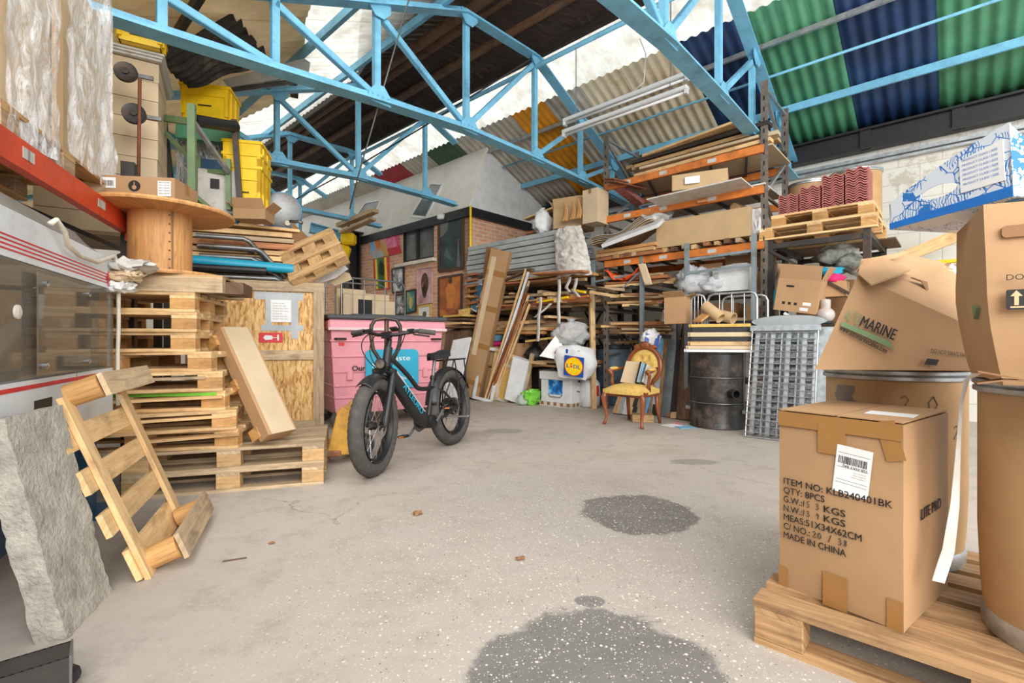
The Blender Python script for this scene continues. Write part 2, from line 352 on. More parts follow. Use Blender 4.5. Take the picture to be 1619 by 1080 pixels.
def brick_mat(name, c1, c2, mortar, sc, bw, rh, ms, painted=False):
    t = NT(name); co = t.n('ShaderNodeTexCoord').outputs['UV']
    b = t.n('ShaderNodeTexBrick', i_Scale=1.0); b.inputs['Brick Width'].default_value = bw; b.inputs['Row Height'].default_value = rh; b.inputs['Mortar Size'].default_value = ms; b.inputs['Mortar Smooth'].default_value = .2; b.inputs['Bias'].default_value = 0
    for i, c in ((1, c1), (2, c2), (3, mortar)): b.inputs[i].default_value = lin(c)
    t.l(co, b.inputs['Vector'])
    f = t.noise(co, 9, 6, .7); col = t.mix(.35, b.outputs['Color'], t.ramp(f, [(.3, dk(c2, .9)), (.7, c1)]))
    if painted: col = t.mix(t.ramp(t.noise(co, 1.6, 9, .75), [(.56, (0, 0, 0, 1)), (.6, (.8, .8, .8, 1))]), b.outputs['Color'], (186, 178, 164))
    h = t.math('ADD', t.math('MULTIPLY', b.outputs['Fac'], -1), t.math('MULTIPLY', f, .3)); t.bump(h, .5, .012)
    return t.fin(col, .85)
MT['brick'] = brick_mat('brick', (232, 184, 150), (204, 142, 110), (222, 206, 186), 1, .225, .075, .011)
MT['blockwall'] = brick_mat('painted_blockwork', (222, 220, 210), (214, 211, 200), (196, 192, 182), 1, .45, .225, .006, True)
MT['darkwall'] = plain('dark_wall', (84, 78, 72), rough=.9, sc=2, var=.3)
def trans_mat():                                                       # weathered translucent rooflight sheet
    t = NT('rooflight_sheet'); tr = t.n('ShaderNodeBsdfTransparent'); tl = t.n('ShaderNodeBsdfTranslucent'); g = t.n('ShaderNodeNewGeometry').outputs['Position']
    c = t.ramp(t.noise(g, 3, 6, .7), [(.3, (226, 222, 212)), (.6, (250, 250, 246))]); t.l(c, tl.inputs[0]); t.l(c, tr.inputs[0])
    mx = t.n('ShaderNodeMixShader', i_0=.45); t.l(tr.outputs[0], mx.inputs[1]); t.l(tl.outputs[0], mx.inputs[2])
    t.l(mx.outputs[0], t.t.nodes['Material Output'].inputs[0]); return t.m
MT['trans'] = trans_mat()
def leftroof():                                                       # old fibreglass sheet that lets some sky through
    t = NT('weathered_fibre_sheet'); g = t.n('ShaderNodeNewGeometry').outputs['Position']; c = t.ramp(t.noise(g, 2, 6, .7), [(.3, (206, 186, 150)), (.65, (236, 222, 194))]); t.fin(c, .7)
    tl = t.n('ShaderNodeBsdfTranslucent'); t.l(c, tl.inputs[0]); mx = t.n('ShaderNodeMixShader', i_0=.38); t.l(t.b.outputs[0], mx.inputs[1]); t.l(tl.outputs[0], mx.inputs[2]); t.l(mx.outputs[0], t.t.nodes['Material Output'].inputs[0]); return t.m
MT['roofleft'] = leftroof()
def lantern_mat():
    t = NT('tarred_boards'); g = t.n('ShaderNodeNewGeometry').outputs['Position']
    mp = t.n('ShaderNodeMapping'); mp.inputs['Rotation'].default_value = (0, 0, -TH); mp.inputs['Scale'].default_value = (1.2, 9, 1); t.l(g, mp.inputs[0])
    f = t.noise(mp.outputs[0], 2.2, 7, .75); col = t.ramp(f, [(.34, (34, 28, 27)), (.55, (66, 50, 44)), (.7, (104, 74, 56)), (.86, (150, 120, 96))]); t.bump(f, .5, .02)
    return t.fin(col, .85)
MT['boards'] = lantern_mat()
m = MB(); m.grid(lambda u, v: (-10 + 24 * u, -3 + 23 * v, 0), 2, 2, .1, Z); st('floor', m, 'floor')
AW = 8.4                                                               # inner face of the right wall
def quad(m, p, uvs, th, n): m.grid(lambda u, v: (V(p[0]) * (1 - u) + V(p[1]) * u) * (1 - v) + (V(p[3]) * (1 - u) + V(p[2]) * u) * v, 1, 1, th, n); return m
def wall(name, p, q, z0, z1, mat, th=.2, nrm=None):
    p, q = V(p), V(q); L = (q - p).length; n = V(nrm); m = MB(); o = len(m.v)
    m.add([p + Z * z0, q + Z * z0, q + Z * z1, p + Z * z1, p + Z * z0 - n * th, q + Z * z0 - n * th, q + Z * z1 - n * th, p + Z * z1 - n * th],
          [(0, 1, 2, 3), (5, 4, 7, 6), (3, 2, 6, 7), (1, 5, 6, 2), (4, 0, 3, 7), (4, 5, 1, 0)],
          [[(0, z0), (L, z0), (L, z1), (0, z1)], [(L, z0), (0, z0), (0, z1), (L, z1)], [(0, 0), (L, 0), (L, th), (0, th)], [(0, z0), (th, z0), (th, z1), (0, z1)], [(0, z0), (th, z0), (th, z1), (0, z1)], None])
    return st(name, m, mat)
wall('wall_right', AB(AW, -3), AB(AW, 6.75), 0, 3.95, 'blockwall', .25, -A)
m = MB()                                                               # tarred steel beam and galvanised strip under the eaves
m.ibeam(AB(AW - .09, -3, 3.82), AB(AW - .09, 6.7, 3.82), .16, .3, .03)
for b in range(-2, 7): m.box(AB(AW - .12, b * .95, 3.8), (.05, .12, .28), M.Rotation(TH, 3, 'Z'))
st('trim_1', m, 'black')
m = MB(); m.beam(AB(AW - .05, -3, 3.56), AB(AW - .05, 6.7, 3.56), .1, .05); m.beam(AB(AW - .05, -3, 3.5), AB(AW - .05, 6.7, 3.5), .07, .03); st('trim_2', m, 'galv')
wall('wall_left', AB(-2.2, -1.2), AB(-2.2, 14), 0, 3.2, 'darkwall', .2, A)
wall('wall_back', AB(-2.2, 16.5), AB(6.2, 16.5), 0, 3.6, 'offwhite', .2, -B)
# --- roof surfaces
ZR = lambda a: 3.97 + .45 * (AW - a)
ZL = lambda a: 5.25 - .45 * (4.05 - a)
def sheet(name, quadpts, mat, zf, pitch=.14, amp=.015, th=.006):       # corrugations run down the slope; quadpts (a,b) corners: low-b/low-a, low-b/high-a, high-b/high-a, high-b/low-a
    q = [V((x, y, 0)) for x, y in quadpts]; Lb = max((q[3] - q[0]).length, (q[2] - q[1]).length); n = max(6, int(Lb / pitch * 8)); m = MB()
    def fn(u, v):
        p = (q[0] * (1 - v) + q[1] * v) * (1 - u) + (q[3] * (1 - v) + q[2] * v) * u
        return AB(p.x, p.y, zf(p.x) + amp * math.sin(2 * math.pi * p.y / pitch))
    m.grid(fn, n, 4, th); return st(name, m, mat, smooth=True)
RB = [(-1.2, -.66, 'roofgreen'), (-.66, .18, 'roofgreen'), (.18, 1.04, 'navy'), (1.04, 1.87, 'roofgreen'), (1.87, 2.72, 'navy'), (2.72, 3.6, 'roofbeige'), (3.6, 4.3, 'roofbeige'), (4.3, 5.0, 'roofgrey'), (5.0, 5.75, 'rooforange'), (5.75, 6.5, 'roofgrey'), (6.5, 7.3, 'roofgrey')]
for b0, b1, mt in RB: sheet('ceiling_sheet', ((6.2, b0), (AW + .1, b0), (AW + .1, b1), (6.2, b1)), mt, ZR)
for b0, b1, mt in ((7.3, 8.2, 'roofdarkgreen'), (8.2, 9.1, 'roofgrey'), (9.1, 10.2, 'roofred'), (10.2, 13, 'roofgrey'), (13, 16, 'roofgrey')): sheet('ceiling_sheet', ((6.2, b0), (6.9, b0), (6.9, b1), (6.2, b1)), mt, ZR)
for i in range(9):
    b0 = -1.2 + i * 1.95; sheet('ceiling_rooflight', ((5.35, b0), (6.26, b0), (6.26, b0 + 1.95), (5.35, b0 + 1.95)), 'trans', lambda a: ZR(a) + .02)
HANG = 1
for b0, b1 in ((4.0, 5.2), (5.2, 7.5), (7.5, 9.5), (9.5, 12), (12, 14.5)):    # left slope: opaque lower sheets, rooflights above
    am = lambda b: max(2.0, min(3.4, 2.28 + (b - 5.08) * .44)) if b < 9 else 2.6
    sheet('ceiling_sheet', ((-1.4, b0), (am(b0), b0), (am(b1), b1), (-1.4, b1)), 'roofleft', ZL, .15)
    sheet('ceiling_rooflight', ((am(b0) - .05, b0), (4.15, b0), (4.15, b1), (am(b1) - .05, b1)), 'trans', lambda a: ZL(a) + .03, .15)
# --- tarred timber lantern along the ridge
def lb(b): return 4.05 if b >= 7.15 else max(2.6, 3.99 - (7.15 - b) * .47)
m = MB(); ls = [-1.2, 1, 3, 4.4, 5.34, 6.2, 7.15, 9, 12, 15]
for b0, b1 in zip(ls, ls[1:]):
    for (f0, f1) in ((0, .5), (.5, 1)):
        def fn(u, v):
            b = b0 + (b1 - b0) * u; a0 = lb(b); t = f0 + (f1 - f0) * v; return AB(a0 + (5.5 - a0) * t, b, 5.3 + .45 * (1 - abs(2 * t - 1)))
        m.grid(fn, 1, 1, -.05, Z)
st('ceiling_lantern', m, 'boards')
m = MB()
for a, z in ((4.35, 5.42), (4.72, 5.6), (5.1, 5.44)): m.tube([AB(a, b, z + .02 * math.sin(b * 3 + a)) for b in range(-1, 16, 2)], .075, 8)
st('ceiling_log', m, 'darkwood', smooth=True)
m = MB(); m.beam(AB(5.5, -1.2, 5.28), AB(5.5, 15, 5.28), .06, .2); m.beam(AB(4.05, 7.15, 5.25), AB(4.05, 15, 5.25), .05, .16); m.beam(AB(lb(-1.2), 1, 5.22), AB(4.0, 7.15, 5.22), .06, .2); st('ceiling_fascia', m, 'blackwood')
# --- blue steel trusses across the shed
CH = [(.1, 3.27), (.9, 3.33), (1.73, 3.4), (2.75, 3.5), (4.0, 3.6), (5.31, 3.6), (6.45, 3.57), (7.42, 3.53), (8.36, 3.5)]
def chz(a):
    for (a0, z0), (a1, z1) in zip(CH, CH[1:]):
        if a <= a1: return z0 + (z1 - z0) * (a - a0) / (a1 - a0)
    return CH[-1][1]
def toz(a): return 5.02 - .43 * (3.95 - a) if a < 3.95 else (5.02 + (a - 3.95) * .03 if a < 5.31 else 5.06 - .44 * (a - 5.31))
def truss(b, label, a0=.1, a1=8.36):
    t = thing('roof_truss', label, 'roof truss', AB(4, b, 3.5), 'blue steel roof trusses', TH)
    def seg(name, pts, w, h, dbl=True):
        m = MB()
        for p, q in zip(pts, pts[1:]):
            p, q = AB(p[0], b, p[1]), AB(q[0], b, q[1])
            if dbl:
                for s in (-1, 1): m.angle(p + B * s * (w * .28), q + B * s * (w * .28), w * .42, .012, Z, s)
                m.beam(p - Z * .01, q - Z * .01, w, .014)
            else: m.angle(p, q, w, .01, B)
        return m.build(name, 'blue', t, True)
    cp = [c for c in CH if a0 <= c[0] <= a1]
    cp = ([(a0, chz(a0))] if cp[0][0] > a0 + .05 else []) + cp + ([(a1, chz(a1))] if cp[-1][0] < a1 - .05 else [])
    seg('bottom_chord', cp, .17, .1)
    ks = [a for a in (.1, 2.75, 3.95, 5.31, 7.0, 8.36) if a0 <= a <= a1]
    if ks and ks[-1] < a1 - .3: ks.append(a1)
    seg('top_chord', [(a, toz(a)) for a in ks], .15, .1)
    ps = [a for a in (.9, 1.73, 2.75, 4.0, 5.31, 6.45, 7.42) if a0 < a < a1 + .01]
    g = MB()
    for i, a in enumerate(ps):
        seg('post', [(a, chz(a)), (a, toz(a))], .06, .06, False)
        if a < 2: continue
        g2 = [(-.13, -.03), (.13, -.03), (.13, .06), (.05, .16), (-.05, .16), (-.13, .06)]
        g = MB(); g.prism([AB(a + x, b - .04, chz(a) + y) for x, y in g2], B * .012); MB().prism([AB(a + x, b - .04, toz(a) - y * .9) for x, y in g2], B * .012).build('gusset_plate', 'blue', t, True)
        for x in (-.09, -.03, .03, .09):
            for y in (0, .05): g.box(AB(a + x, b - .036, chz(a) + y), (.018, .026, .018), M.Rotation(TH, 3, 'Z'))
        g.build('gusset_plate', 'blue', t, True)
    for (p, q) in ((.9, .1), (1.73, .9), (2.75, 1.73), (4.0, 2.75), (4.0, 5.31), (5.31, 6.45), (6.45, 7.42), (7.42, 8.3)):
        if a0 <= min(p, q) and max(p, q) <= a1: seg('diagonal', [(p, chz(p) + .05), (q, toz(q) - .06)], .055, .05, False)
    return t
truss(1.86, 'pale blue steel roof truss nearest the camera, running to the green and navy sheets', 2.6)
truss(4.43, 'pale blue steel roof truss in the middle, crossing above the bicycle')
truss(6.99, 'second blue steel roof truss from the camera side, ending at the white sloped wall', .1, 6.0)
truss(9.55, 'third blue steel roof truss, seen below the second one over the pallets', .1, 6.0)
truss(12.1, 'farthest blue steel roof truss near the back of the shed', .1, 6.0)
# purlins, tie bars, cables
def bar(name, label, cat, pts, r, mat, box=None, group=None):
    m = MB()
    if box: [m.beam(p, q, *box) for p, q in zip(pts, pts[1:])]
    else: m.tube(pts, r, 8)
    return tag(m.build(name, mat, smooth=0 if box else True), label, cat, group)
def purl(a, mat, w, h): m = MB(); m.beam(AB(a, -1.2, ZR(a) - .07), AB(a, 6.75, ZR(a) - .07), w, h, Z); return st('ceiling_purlin', m, mat)
purl(7.6, 'blue', .03, .1); purl(6.6, 'galv', .04, .06)
for a in (1.2, 2.6, 3.6): m = MB(); m.beam(AB(a, 4.1, ZL(a) - .08), AB(a, 14, ZL(a) - .08), .05, .1); st('ceiling_purlin', m, 'blue' if a > 2 else 'darksteel')
bar('tie_rod', 'long thin blue tie rod running under the green and navy roof sheets', 'tie rod', [AB(7.0, -1, 4.5), AB(7.0, 6.7, 4.5)], .018, 'blue')
bar('tie_pipe', 'round pale blue pipe running along the edge of the dark timber lantern', 'pipe', [AB(5.3, 1.5, 4.93), AB(5.3, 9.6, 4.93)], .032, 'blue')
bar('cable', 'dark sagging cable strung between the blue trusses', 'cable', [PB(840, 93, 4.35)] + [PB(x, y, b) for x, y, b in ((670, 200, 6.2), (567, 262, 7.6), (462, 318, 9.3))], .011, 'black')
bar('hanging_rope', 'thin grey rope hanging slanted in front of the middle truss', 'rope', [PB(648, -6, 4.2), PB(565, 283, 4.9), PB(553, 330, 5.4)], .008, 'steel')
# fluorescent fittings hung on wires
for i, (z, lab) in enumerate(((4.2, 'upper of two long white strip lights hanging from wires'), (4.03, 'lower of two long white strip lights hanging from wires'))):
    t = thing('strip_light', lab, 'light', AB(5.66 - i * .02, 3.28, z), 'hanging strip lights', TH)
    m = MB(); m.box((0, 0, 0), (.09, 1.84, .05)); m.build('body', 'white', t, bevel=.01)
    m = MB(); m.cyl((0, -.88, -.05), (0, .88, -.05), .016, 10); m.build('tube', 'paper', t, smooth=True)
    m = MB(); [m.box((0, s * .9, -.04), (.07, .03, .07)) for s in (-1, 1)]; m.build('end_caps', 'white', t)
    m = MB(); [m.tube([(0, s * .7, .02), (0, s * .7, .95 + i * .17)], .004, 5) for s in (-1, 1)]; m.build('wire', 'steel', t)
bar('flex', 'white flex looping down to the strip lights', 'cable', [PB(1012, 62, 3.0), PB(1021, 85, 3.1), PB(1018, 130, 3.2), PB(995, 150, 3.4)], .007, 'white')
# ================================================================ brick building inside the shed
FA, SB = 6.15, 6.75
m = MB()
WB = [PA(x, 400, FA).dot(B) for x in (686, 637)]; WZ = (PA(660, 411, FA).z, PA(660, 357, FA).z)      # window opening
def fq(b0, b1, z0, z1): m.add([AB(FA, b0, z0), AB(FA, b1, z0), AB(FA, b1, z1), AB(FA, b0, z1)], [(0, 3, 2, 1)], [[(b0, z0), (b0, z1), (b1, z1), (b1, z0)]])
fq(SB, WB[0], 0, 3.5); fq(WB[1], 16, 0, 3.5); fq(WB[0], WB[1], 0, WZ[0]); fq(WB[0], WB[1], WZ[1], 3.5)
for p, q in (((WB[0], WZ[0]), (WB[1], WZ[0])), ((WB[1], WZ[0]), (WB[1], WZ[1])), ((WB[1], WZ[1]), (WB[0], WZ[1])), ((WB[0], WZ[1]), (WB[0], WZ[0]))):
    m.add([AB(FA, *p), AB(FA, *q), AB(FA + .12, *q), AB(FA + .12, *p)], [(0, 1, 2, 3)], [[(0, 0), (.5, 0), (.5, .12), (0, .12)]])
st('wall_front', m, 'brick')
wall('wall_side', AB(FA, SB), AB(AW, SB), 0, 3.5, 'brick', .2, -B)
m = MB(); m.beam(AB(FA - .03, SB - .04, 3.44), AB(FA - .03, 16, 3.44), .08, .17); m.beam(AB(FA - .07, SB - .03, 3.44), AB(AW, SB - .03, 3.44), .08, .17); st('trim_3', m, 'black')
top = 6.56
m = MB(); m.grid(lambda u, v: AB(FA + .02 + (top - FA) * v + .006 * math.sin(u * 60), SB + (16 - SB) * u - (.06 * v if u == 0 else 0), 3.52 + (ZR(top) - .05 - 3.52) * v), 30, 8, .05)
MT['sheetwall'] = plain('painted_boarding', (226, 222, 214), rough=.75, var=.09, sc=1.5, dirt=(196, 188, 176))
st('wall_upper_front', m, 'sheetwall')
m = MB(); m.prism([AB(FA + .02, SB, 3.52), AB(AW, SB, 3.52), AB(AW, SB, ZR(AW) - .03), AB(top, SB, ZR(top) - .03)], B * .05); st('wall_upper_side', m, 'white')
# window in the brick wall
MT['winglass'] = plain('window_glass', (112, 120, 120), rough=.04, var=.3, sc=1.5, bump=0)
wn = st('window_1', MB().box(AB(FA + .08, sum(WB) / 2, sum(WZ) / 2), (.02, abs(WB[1] - WB[0]), WZ[1] - WZ[0]), M.Rotation(TH, 3, 'Z')), 'winglass')
m = MB(); b0, b1 = WB; z0, z1 = WZ; s_ = .06
for p, q in (((b0, z0), (b1, z0)), ((b0, z1), (b1, z1)), ((b0, z0), (b0, z1)), ((b1, z0), (b1, z1)), ((b0 * .46 + b1 * .54, z0), (b0 * .46 + b1 * .54, z1))): m.beam(AB(FA + .04, *p), AB(FA + .04, *q), .07 if p[1] == q[1] else .06, .06 if p[1] == q[1] else .07, Z if p[1] == q[1] else A)
m.build('window_frame', 'matblack', wn, True)
m = MB(); m.beam(AB(FA - .04, b0 - .1, z0 - .07), AB(FA - .04, b1 + .15, z0 - .07), .16, .06); m.build('window_sill', 'offwhite', wn, True)
# roof windows in the white boarding
for i, (q, lab) in enumerate((([(652, 343), (676, 346), (702, 293), (683, 292)], 0), ([(560, 352), (592, 348), (604, 318), (580, 322)], 0))):
    n = (A * 1.24 - Z * -.41).normalized(); n = V((A.x, A.y, 0)) * -1.24 + Z * .41
    pts = [PN(x, y, AB(FA, SB, 3.52), n) for x, y in q]; c = sum(pts, V()) / 4; n.normalize()
    o = st('window_%d' % (i + 2), MB().prism([p + n * .02 for p in pts], n * .02), 'winglass')
    m = MB(); [m.beam(p + n * .03, r + n * .03, .05, .05, n) for p, r in zip(pts, pts[1:] + pts[:1])]; m.build('window_frame', 'white', o, True)
# black steel column with blue crane beam and yellow hoist
cb = 10.75
m = MB(); m.ibeam(AB(FA - .2, cb, 0), AB(FA - .2, cb, 3.6), .32, .3, .04, A); m.box(AB(FA - .2, cb, 3.62), (.42, .42, .04), M.Rotation(TH, 3, 'Z'))
st('column', m, 'matblack')
p0, p1 = P(490, 360, 11.2), AB(FA - .2, cb, 3.48)
m = MB(); m.ibeam(p0, p1, .2, .22, .025); tag(m.build('crane_beam', 'blue'), 'short blue crane beam reaching out from the black column', 'beam')
t = thing('chain_hoist', 'yellow chain hoist hanging from the blue crane beam by the black column', 'hoist', P(547, 384, 10.7)); hy = t.location.copy()
m = MB(); m.box(hy + V((.06, 0, .08)), (.3, .26, .26)); m.build('motor', 'yellow', t, True, bevel=.05)
m = MB(); m.box(hy + V((-.08, 0, -.22)), (.3, .2, .34), M.Rotation(.3, 3, 'Y')); m.build('chain_bag', 'yellow', t, True, bevel=.04)
m = MB(); m.tube([hy + V((.06, 0, .2)), hy + V((.06, 0, .42))], .03, 8); m.tube([hy + V((-.2, 0, .1)), hy + V((-.32, 0, -.05)), hy + V((-.3, 0, -.25))], .02, 6); m.build('hook', 'black', t, True)
for i, (q, lab) in enumerate((([(536, 357), (594, 333)], 'grey weathered plank lying across the blue crane beam, the upper one'), ([(540, 368), (590, 346)], 'thin grey plank under the upper plank on the blue crane beam'))):
    m = MB(); m.beam(P(*q[0], 10.6), P(*q[1], 9.9), .16, .08 - .03 * i); tag(m.build('plank', 'greywood'), lab, 'plank')

# dark collapsed roof sheet hanging behind the middle truss, folded grey flashing beyond it
hp = [P(x, y, d) for x, y, d in ((367, 20, 4.6), (432, 98, 5.2), (300, 140, 5.0), (246, 90, 4.3))]
m = MB()
def fn(u, v):
    p = (hp[0] * (1 - u) + hp[1] * u) * (1 - v) + (hp[3] * (1 - u) + hp[2] * u) * v
    return p + V((0, -.6, .8)) * (.02 * math.sin(u * 46) + .05 * noise.noise(V((u * 3, v * 3, 1)))) + V((.5, 0, .6)) * (.05 * noise.noise(V((u * 9, v * 2, 4))) if v < .1 else 0)
mk('tarsheet', plain, (58, 52, 46), rough=.85, var=.4, sc=6, dirt=(96, 86, 72))
m.grid(fn, 64, 10, .008); tag(m.build('loose_roof_sheet', 'tarsheet', smooth=True), 'dark torn corrugated sheet hanging down behind the middle truss', 'roof sheet')
for i, (q, mt) in enumerate((([(352, 126), (480, 92), (489, 98), (486, 118), (360, 138)], 'greyplastic'), ([(345, 140), (486, 122), (484, 130), (352, 148)], 'steel'))):
    m = MB(); m.prism([P(x, y, 5.9 + .1 * i) for x, y in q], V((.1, .9, .3)) * .03); tag(m.build('flashing', mt), ['pale folded flashing below the hanging dark sheet', 'darker flashing strip right under the pale one, above the yellow bins'][i], 'flashing')
m = MB(); m.beam(P(446, -10, 5.5), P(466, 150, 7.2), .11, .1, X); st('ceiling_rafter', m, 'darksteel')
# ================================================================ builders for things that come again
def pallet(label, m, L=1.2, W=.8, nb=5, bw=.115, mat='pine', bmat='block', group=None, bh=.085, lip=True):
    t = thing('pallet', label, 'pallet', m, group); md = MB(); z = 0; h = .02
    bz = h + bh
    for j in (-1, 0, 1):
        MB().box((0, j * (W / 2 - .05), h / 2), (L, .1 if j else .12, h)).build('base_board', mat, t)
        for i in (-1, 0, 1): MB().box((i * (L / 2 - .072), j * (W / 2 - .05), h + bh / 2), (.144, .1 if j else .12, bh)).build('block', bmat, t, bevel=.003)
    for i in (-1, 0, 1): MB().box((i * (L / 2 - .072), 0, bz + h / 2), (.142, W, h)).build('stringer', mat, t)
    for k in range(nb):
        y = -W / 2 + bw / 2 + (W - bw) * k / (nb - 1); md.box((U(-.004, .004), y, bz + h * 1.5 + U(0, .001)), (L, bw * U(.96, 1), h), M.Rotation(U(-.004, .004), 3, 'Z'))
    md.build('deck', mat, t); return t
PH = .145
def soft(mb, amp, sc=6, cx=None):                      # crumple every vertex a little
    for p in mb.v:
        n = noise.noise_vector(p * sc) * amp + noise.noise_vector(p * sc * 2.7) * amp * .4; p += n
    return mb
def gbox(sx, sy, sz, n=4, bulge=0, top=True):          # subdivided box, base at z=0, sides bulging
    m = MB(); b = bulge
    f = lambda u: 1 - (2 * u - 1) ** 2
    m.grid(lambda u, v: (-sx / 2 + sx * u, -sy / 2 - b * f(u) * f(v), sz * v), n, n)
    m.grid(lambda u, v: (sx / 2 - sx * u, sy / 2 + b * f(u) * f(v), sz * v), n, n)
    m.grid(lambda u, v: (sx / 2 + b * f(u) * f(v), -sy / 2 + sy * u, sz * v), n, n)
    m.grid(lambda u, v: (-sx / 2 - b * f(u) * f(v), sy / 2 - sy * u, sz * v), n, n)
    if top: m.grid(lambda u, v: (-sx / 2 + sx * u, -sy / 2 + sy * v, sz + b * f(u) * f(v)), n, n)
    m.grid(lambda u, v: (-sx / 2 + sx * u, sy / 2 - sy * v, 0), n, n); return m
def carton(label, m, sx, sy, sz, mat='card', tape=True, lab=False, open_=0, group=None, cat='box', name='cardboard_box', flapmat=None, bulge=.004):
    t = thing(name, label, cat, m, group)
    if open_:
        w = .006; b = MB()
        for p, q in (((-sx / 2, -sy / 2), (sx / 2, -sy / 2)), ((sx / 2, -sy / 2), (sx / 2, sy / 2)), ((sx / 2, sy / 2), (-sx / 2, sy / 2)), ((-sx / 2, sy / 2), (-sx / 2, -sy / 2))):
            b.beam((*p, sz / 2), (*q, sz / 2), w, sz)
        b.box((0, 0, w / 2), (sx, sy, w)); b.build('body', mat, t)
        fl = min(sx, sy) * .45
        for s, hx, ang in (((-1, 0), sy, open_), ((1, 0), sy, open_ * 1.2), ((0, -1), sx, open_ * .8), ((0, 1), sx, open_ * 1.1)):
            d = V((*s, 0)); p = V((s[0] * sx / 2, s[1] * sy / 2, sz)); q = p + d * fl * math.sin(ang) + Z * fl * math.cos(ang); nn = V((-s[1], s[0], 0)) * hx * .49
            MB().prism([p - nn, p + nn, q + nn * .97, q - nn * .97], (d * -math.cos(ang) + Z * math.sin(ang)) * .005).build('flap', flapmat or mat, t)
    else:
        gbox(sx, sy, sz, 6, bulge).build('body', mat, t, smooth=40)
        MB().box((0, .0, sz + .001 + bulge * .5), (sx * .98 if sx >= sy else .006, .006 if sx >= sy else sy * .98, .004)).build('top_seam', 'carddark', t)
        if tape:
            e = bulge + .0007
            if sx >= sy: tl_ = [((0, 0, sz + e), (sx, .05, .001)), ((-sx / 2 - e, 0, sz - .035), (.001, .05, .07)), ((sx / 2 + e, 0, sz - .035), (.001, .05, .07))]
            else: tl_ = [((0, 0, sz + e), (.05, sy, .001)), ((0, -sy / 2 - e, sz - .035), (.05, .001, .07))]
            for c_, d_ in tl_: MB().box(c_, d_).build('tape', 'tape', t)
    if lab: MB().box((sx * .18, -sy / 2 - bulge - .001, sz * .62), (min(.1, sx * .3), .001, min(.07, sz * .3))).build('label_sheet', 'paper', t)
    return t
def fibre_drum(label, c, r=.235, h=.75, group='fibre drums', mat='fibre', n=40):
    t = thing('fibre_drum', label, 'drum', V(c), group)
    MB().lathe([(r * .93, .02), (r * .97, .12), (r, .3), (r, h - .03)], n).build('body', mat, t, smooth=60)
    MB().lathe([(r * .9, 0), (r * .955, 0), (r * .97, .012), (r * .975, .05), (r * .95, .06), (r * .9, .06)], n).build('bottom_ring', 'galv', t, smooth=50)
    MB().lathe([(r, h - .04), (r + .012, h - .034), (r + .012, h - .022), (r + .004, h - .018), (r + .014, h - .012), (r + .014, h), (r, h + .004)], n).build('top_ring', 'galv', t, smooth=40)
    return t
def bagmat():
    t = NT('clear_plastic'); t.fin((222, 224, 226), .18); tr = t.n('ShaderNodeBsdfTransparent'); mx = t.n('ShaderNodeMixShader', i_0=.42)
    t.bump(t.noise(t.coord(), 14, 5, .7), .9, .03); t.l(t.b.outputs[0], mx.inputs[1]); t.l(tr.outputs[0], mx.inputs[2]); t.l(mx.outputs[0], t.t.nodes['Material Output'].inputs[0]); return t.m
MT['clear'] = bagmat()
def wrapmat():                                                       # stretch film
    t = NT('stretch_film'); f = t.noise(t.coord('Object', (7, 7, 1.6)), 3, 7, .75, 1.6); t.fin((250, 250, 248), .22)
    tr = t.n('ShaderNodeBsdfTransparent'); mx = t.n('ShaderNodeMixShader'); t.l(t.ramp(f, [(.38, (.15, .15, .15, 1)), (.6, (.85, .85, .85, 1))]), mx.inputs[0])
    t.bump(f, .5, .03); t.l(t.b.outputs[0], mx.inputs[1]); t.l(tr.outputs[0], mx.inputs[2]); t.l(mx.outputs[0], t.t.nodes['Material Output'].inputs[0]); return t.m
MT['film'] = wrapmat()
def bag(label, c, r, mat='clear', neck=True, sd=1, name='plastic_bag', cat='bag', amp=.32, group=None, nu=26, nv=18):
    c = V(c); t = thing(name, label, cat, c, group); m = MB().ball((0, 0, r[2]), r, nu, nv, amp, sd)
    for p in m.v:
        if p.z < r[2] * .25: p.z = max(0, p.z)
        p += noise.noise_vector(p * 14 + V((sd, 0, 0))) * min(r) * .12; p.z = max(p.z, 0)
    m.build('body', mat, t, smooth=True)
    if neck:
        k = MB(); h = r[2] * 1.85
        k.lathe([(min(r) * .5, h - r[2] * .18), (min(r) * .2, h), (min(r) * .16, h + r[2] * .08), (min(r) * .4, h + r[2] * .34)], 14, cap=False)
        for p in k.v: p += noise.noise_vector(p * 20) * min(r) * .12
        k.build('neck', mat, t, smooth=True)
    return t
mk('wornpine', wood, (194, 154, 108), (134, 98, 64))
# ================================================================ right foreground: pallet with carton and drums
pc = V((.812, 1.624, 0)) - B * .6 + A * .5
pallet('worn timber pallet under the printed carton and the two fibre drums', FR(pc, -B), 1.2, 1.0, 7, .105, 'wornpine', 'wornpine', None, .085)
DZ = .1455
bx = V((.58, -.814, 0)).normalized(); by = Z.cross(bx)
bc = (V((.972, 1.712, 0)) + V((1.510, 1.71, 0))) / 2 + Z * DZ
sx, sy, sz = .357, .452, .615
t = thing('cardboard_box', 'big brown carton printed with item number lines, on the front pallet', 'box', FR(bc, bx))
g = gbox(sx, sy, sz, 8, .007); soft(g, .0015, 5); g.build('body', 'card', t, smooth=40)
fy = -sy / 2 - .0082
for s in (-1, 1): MB().box((s * (sx / 4 + .001), 0, sz + .0075), (sx / 2 - .004, sy - .002, .004)).build('flap', 'card', t)
MB().box((0, fy + .001, sz - .022), (sx, .001, .05)).build('tape', 'tape', t)
MB().box((-.01, fy, sz - .07), (.08, .001, .1)).build('tape', 'tape', t)
MB().box((.0, fy, .05), (.07, .001, .11)).build('tape', 'tape', t)
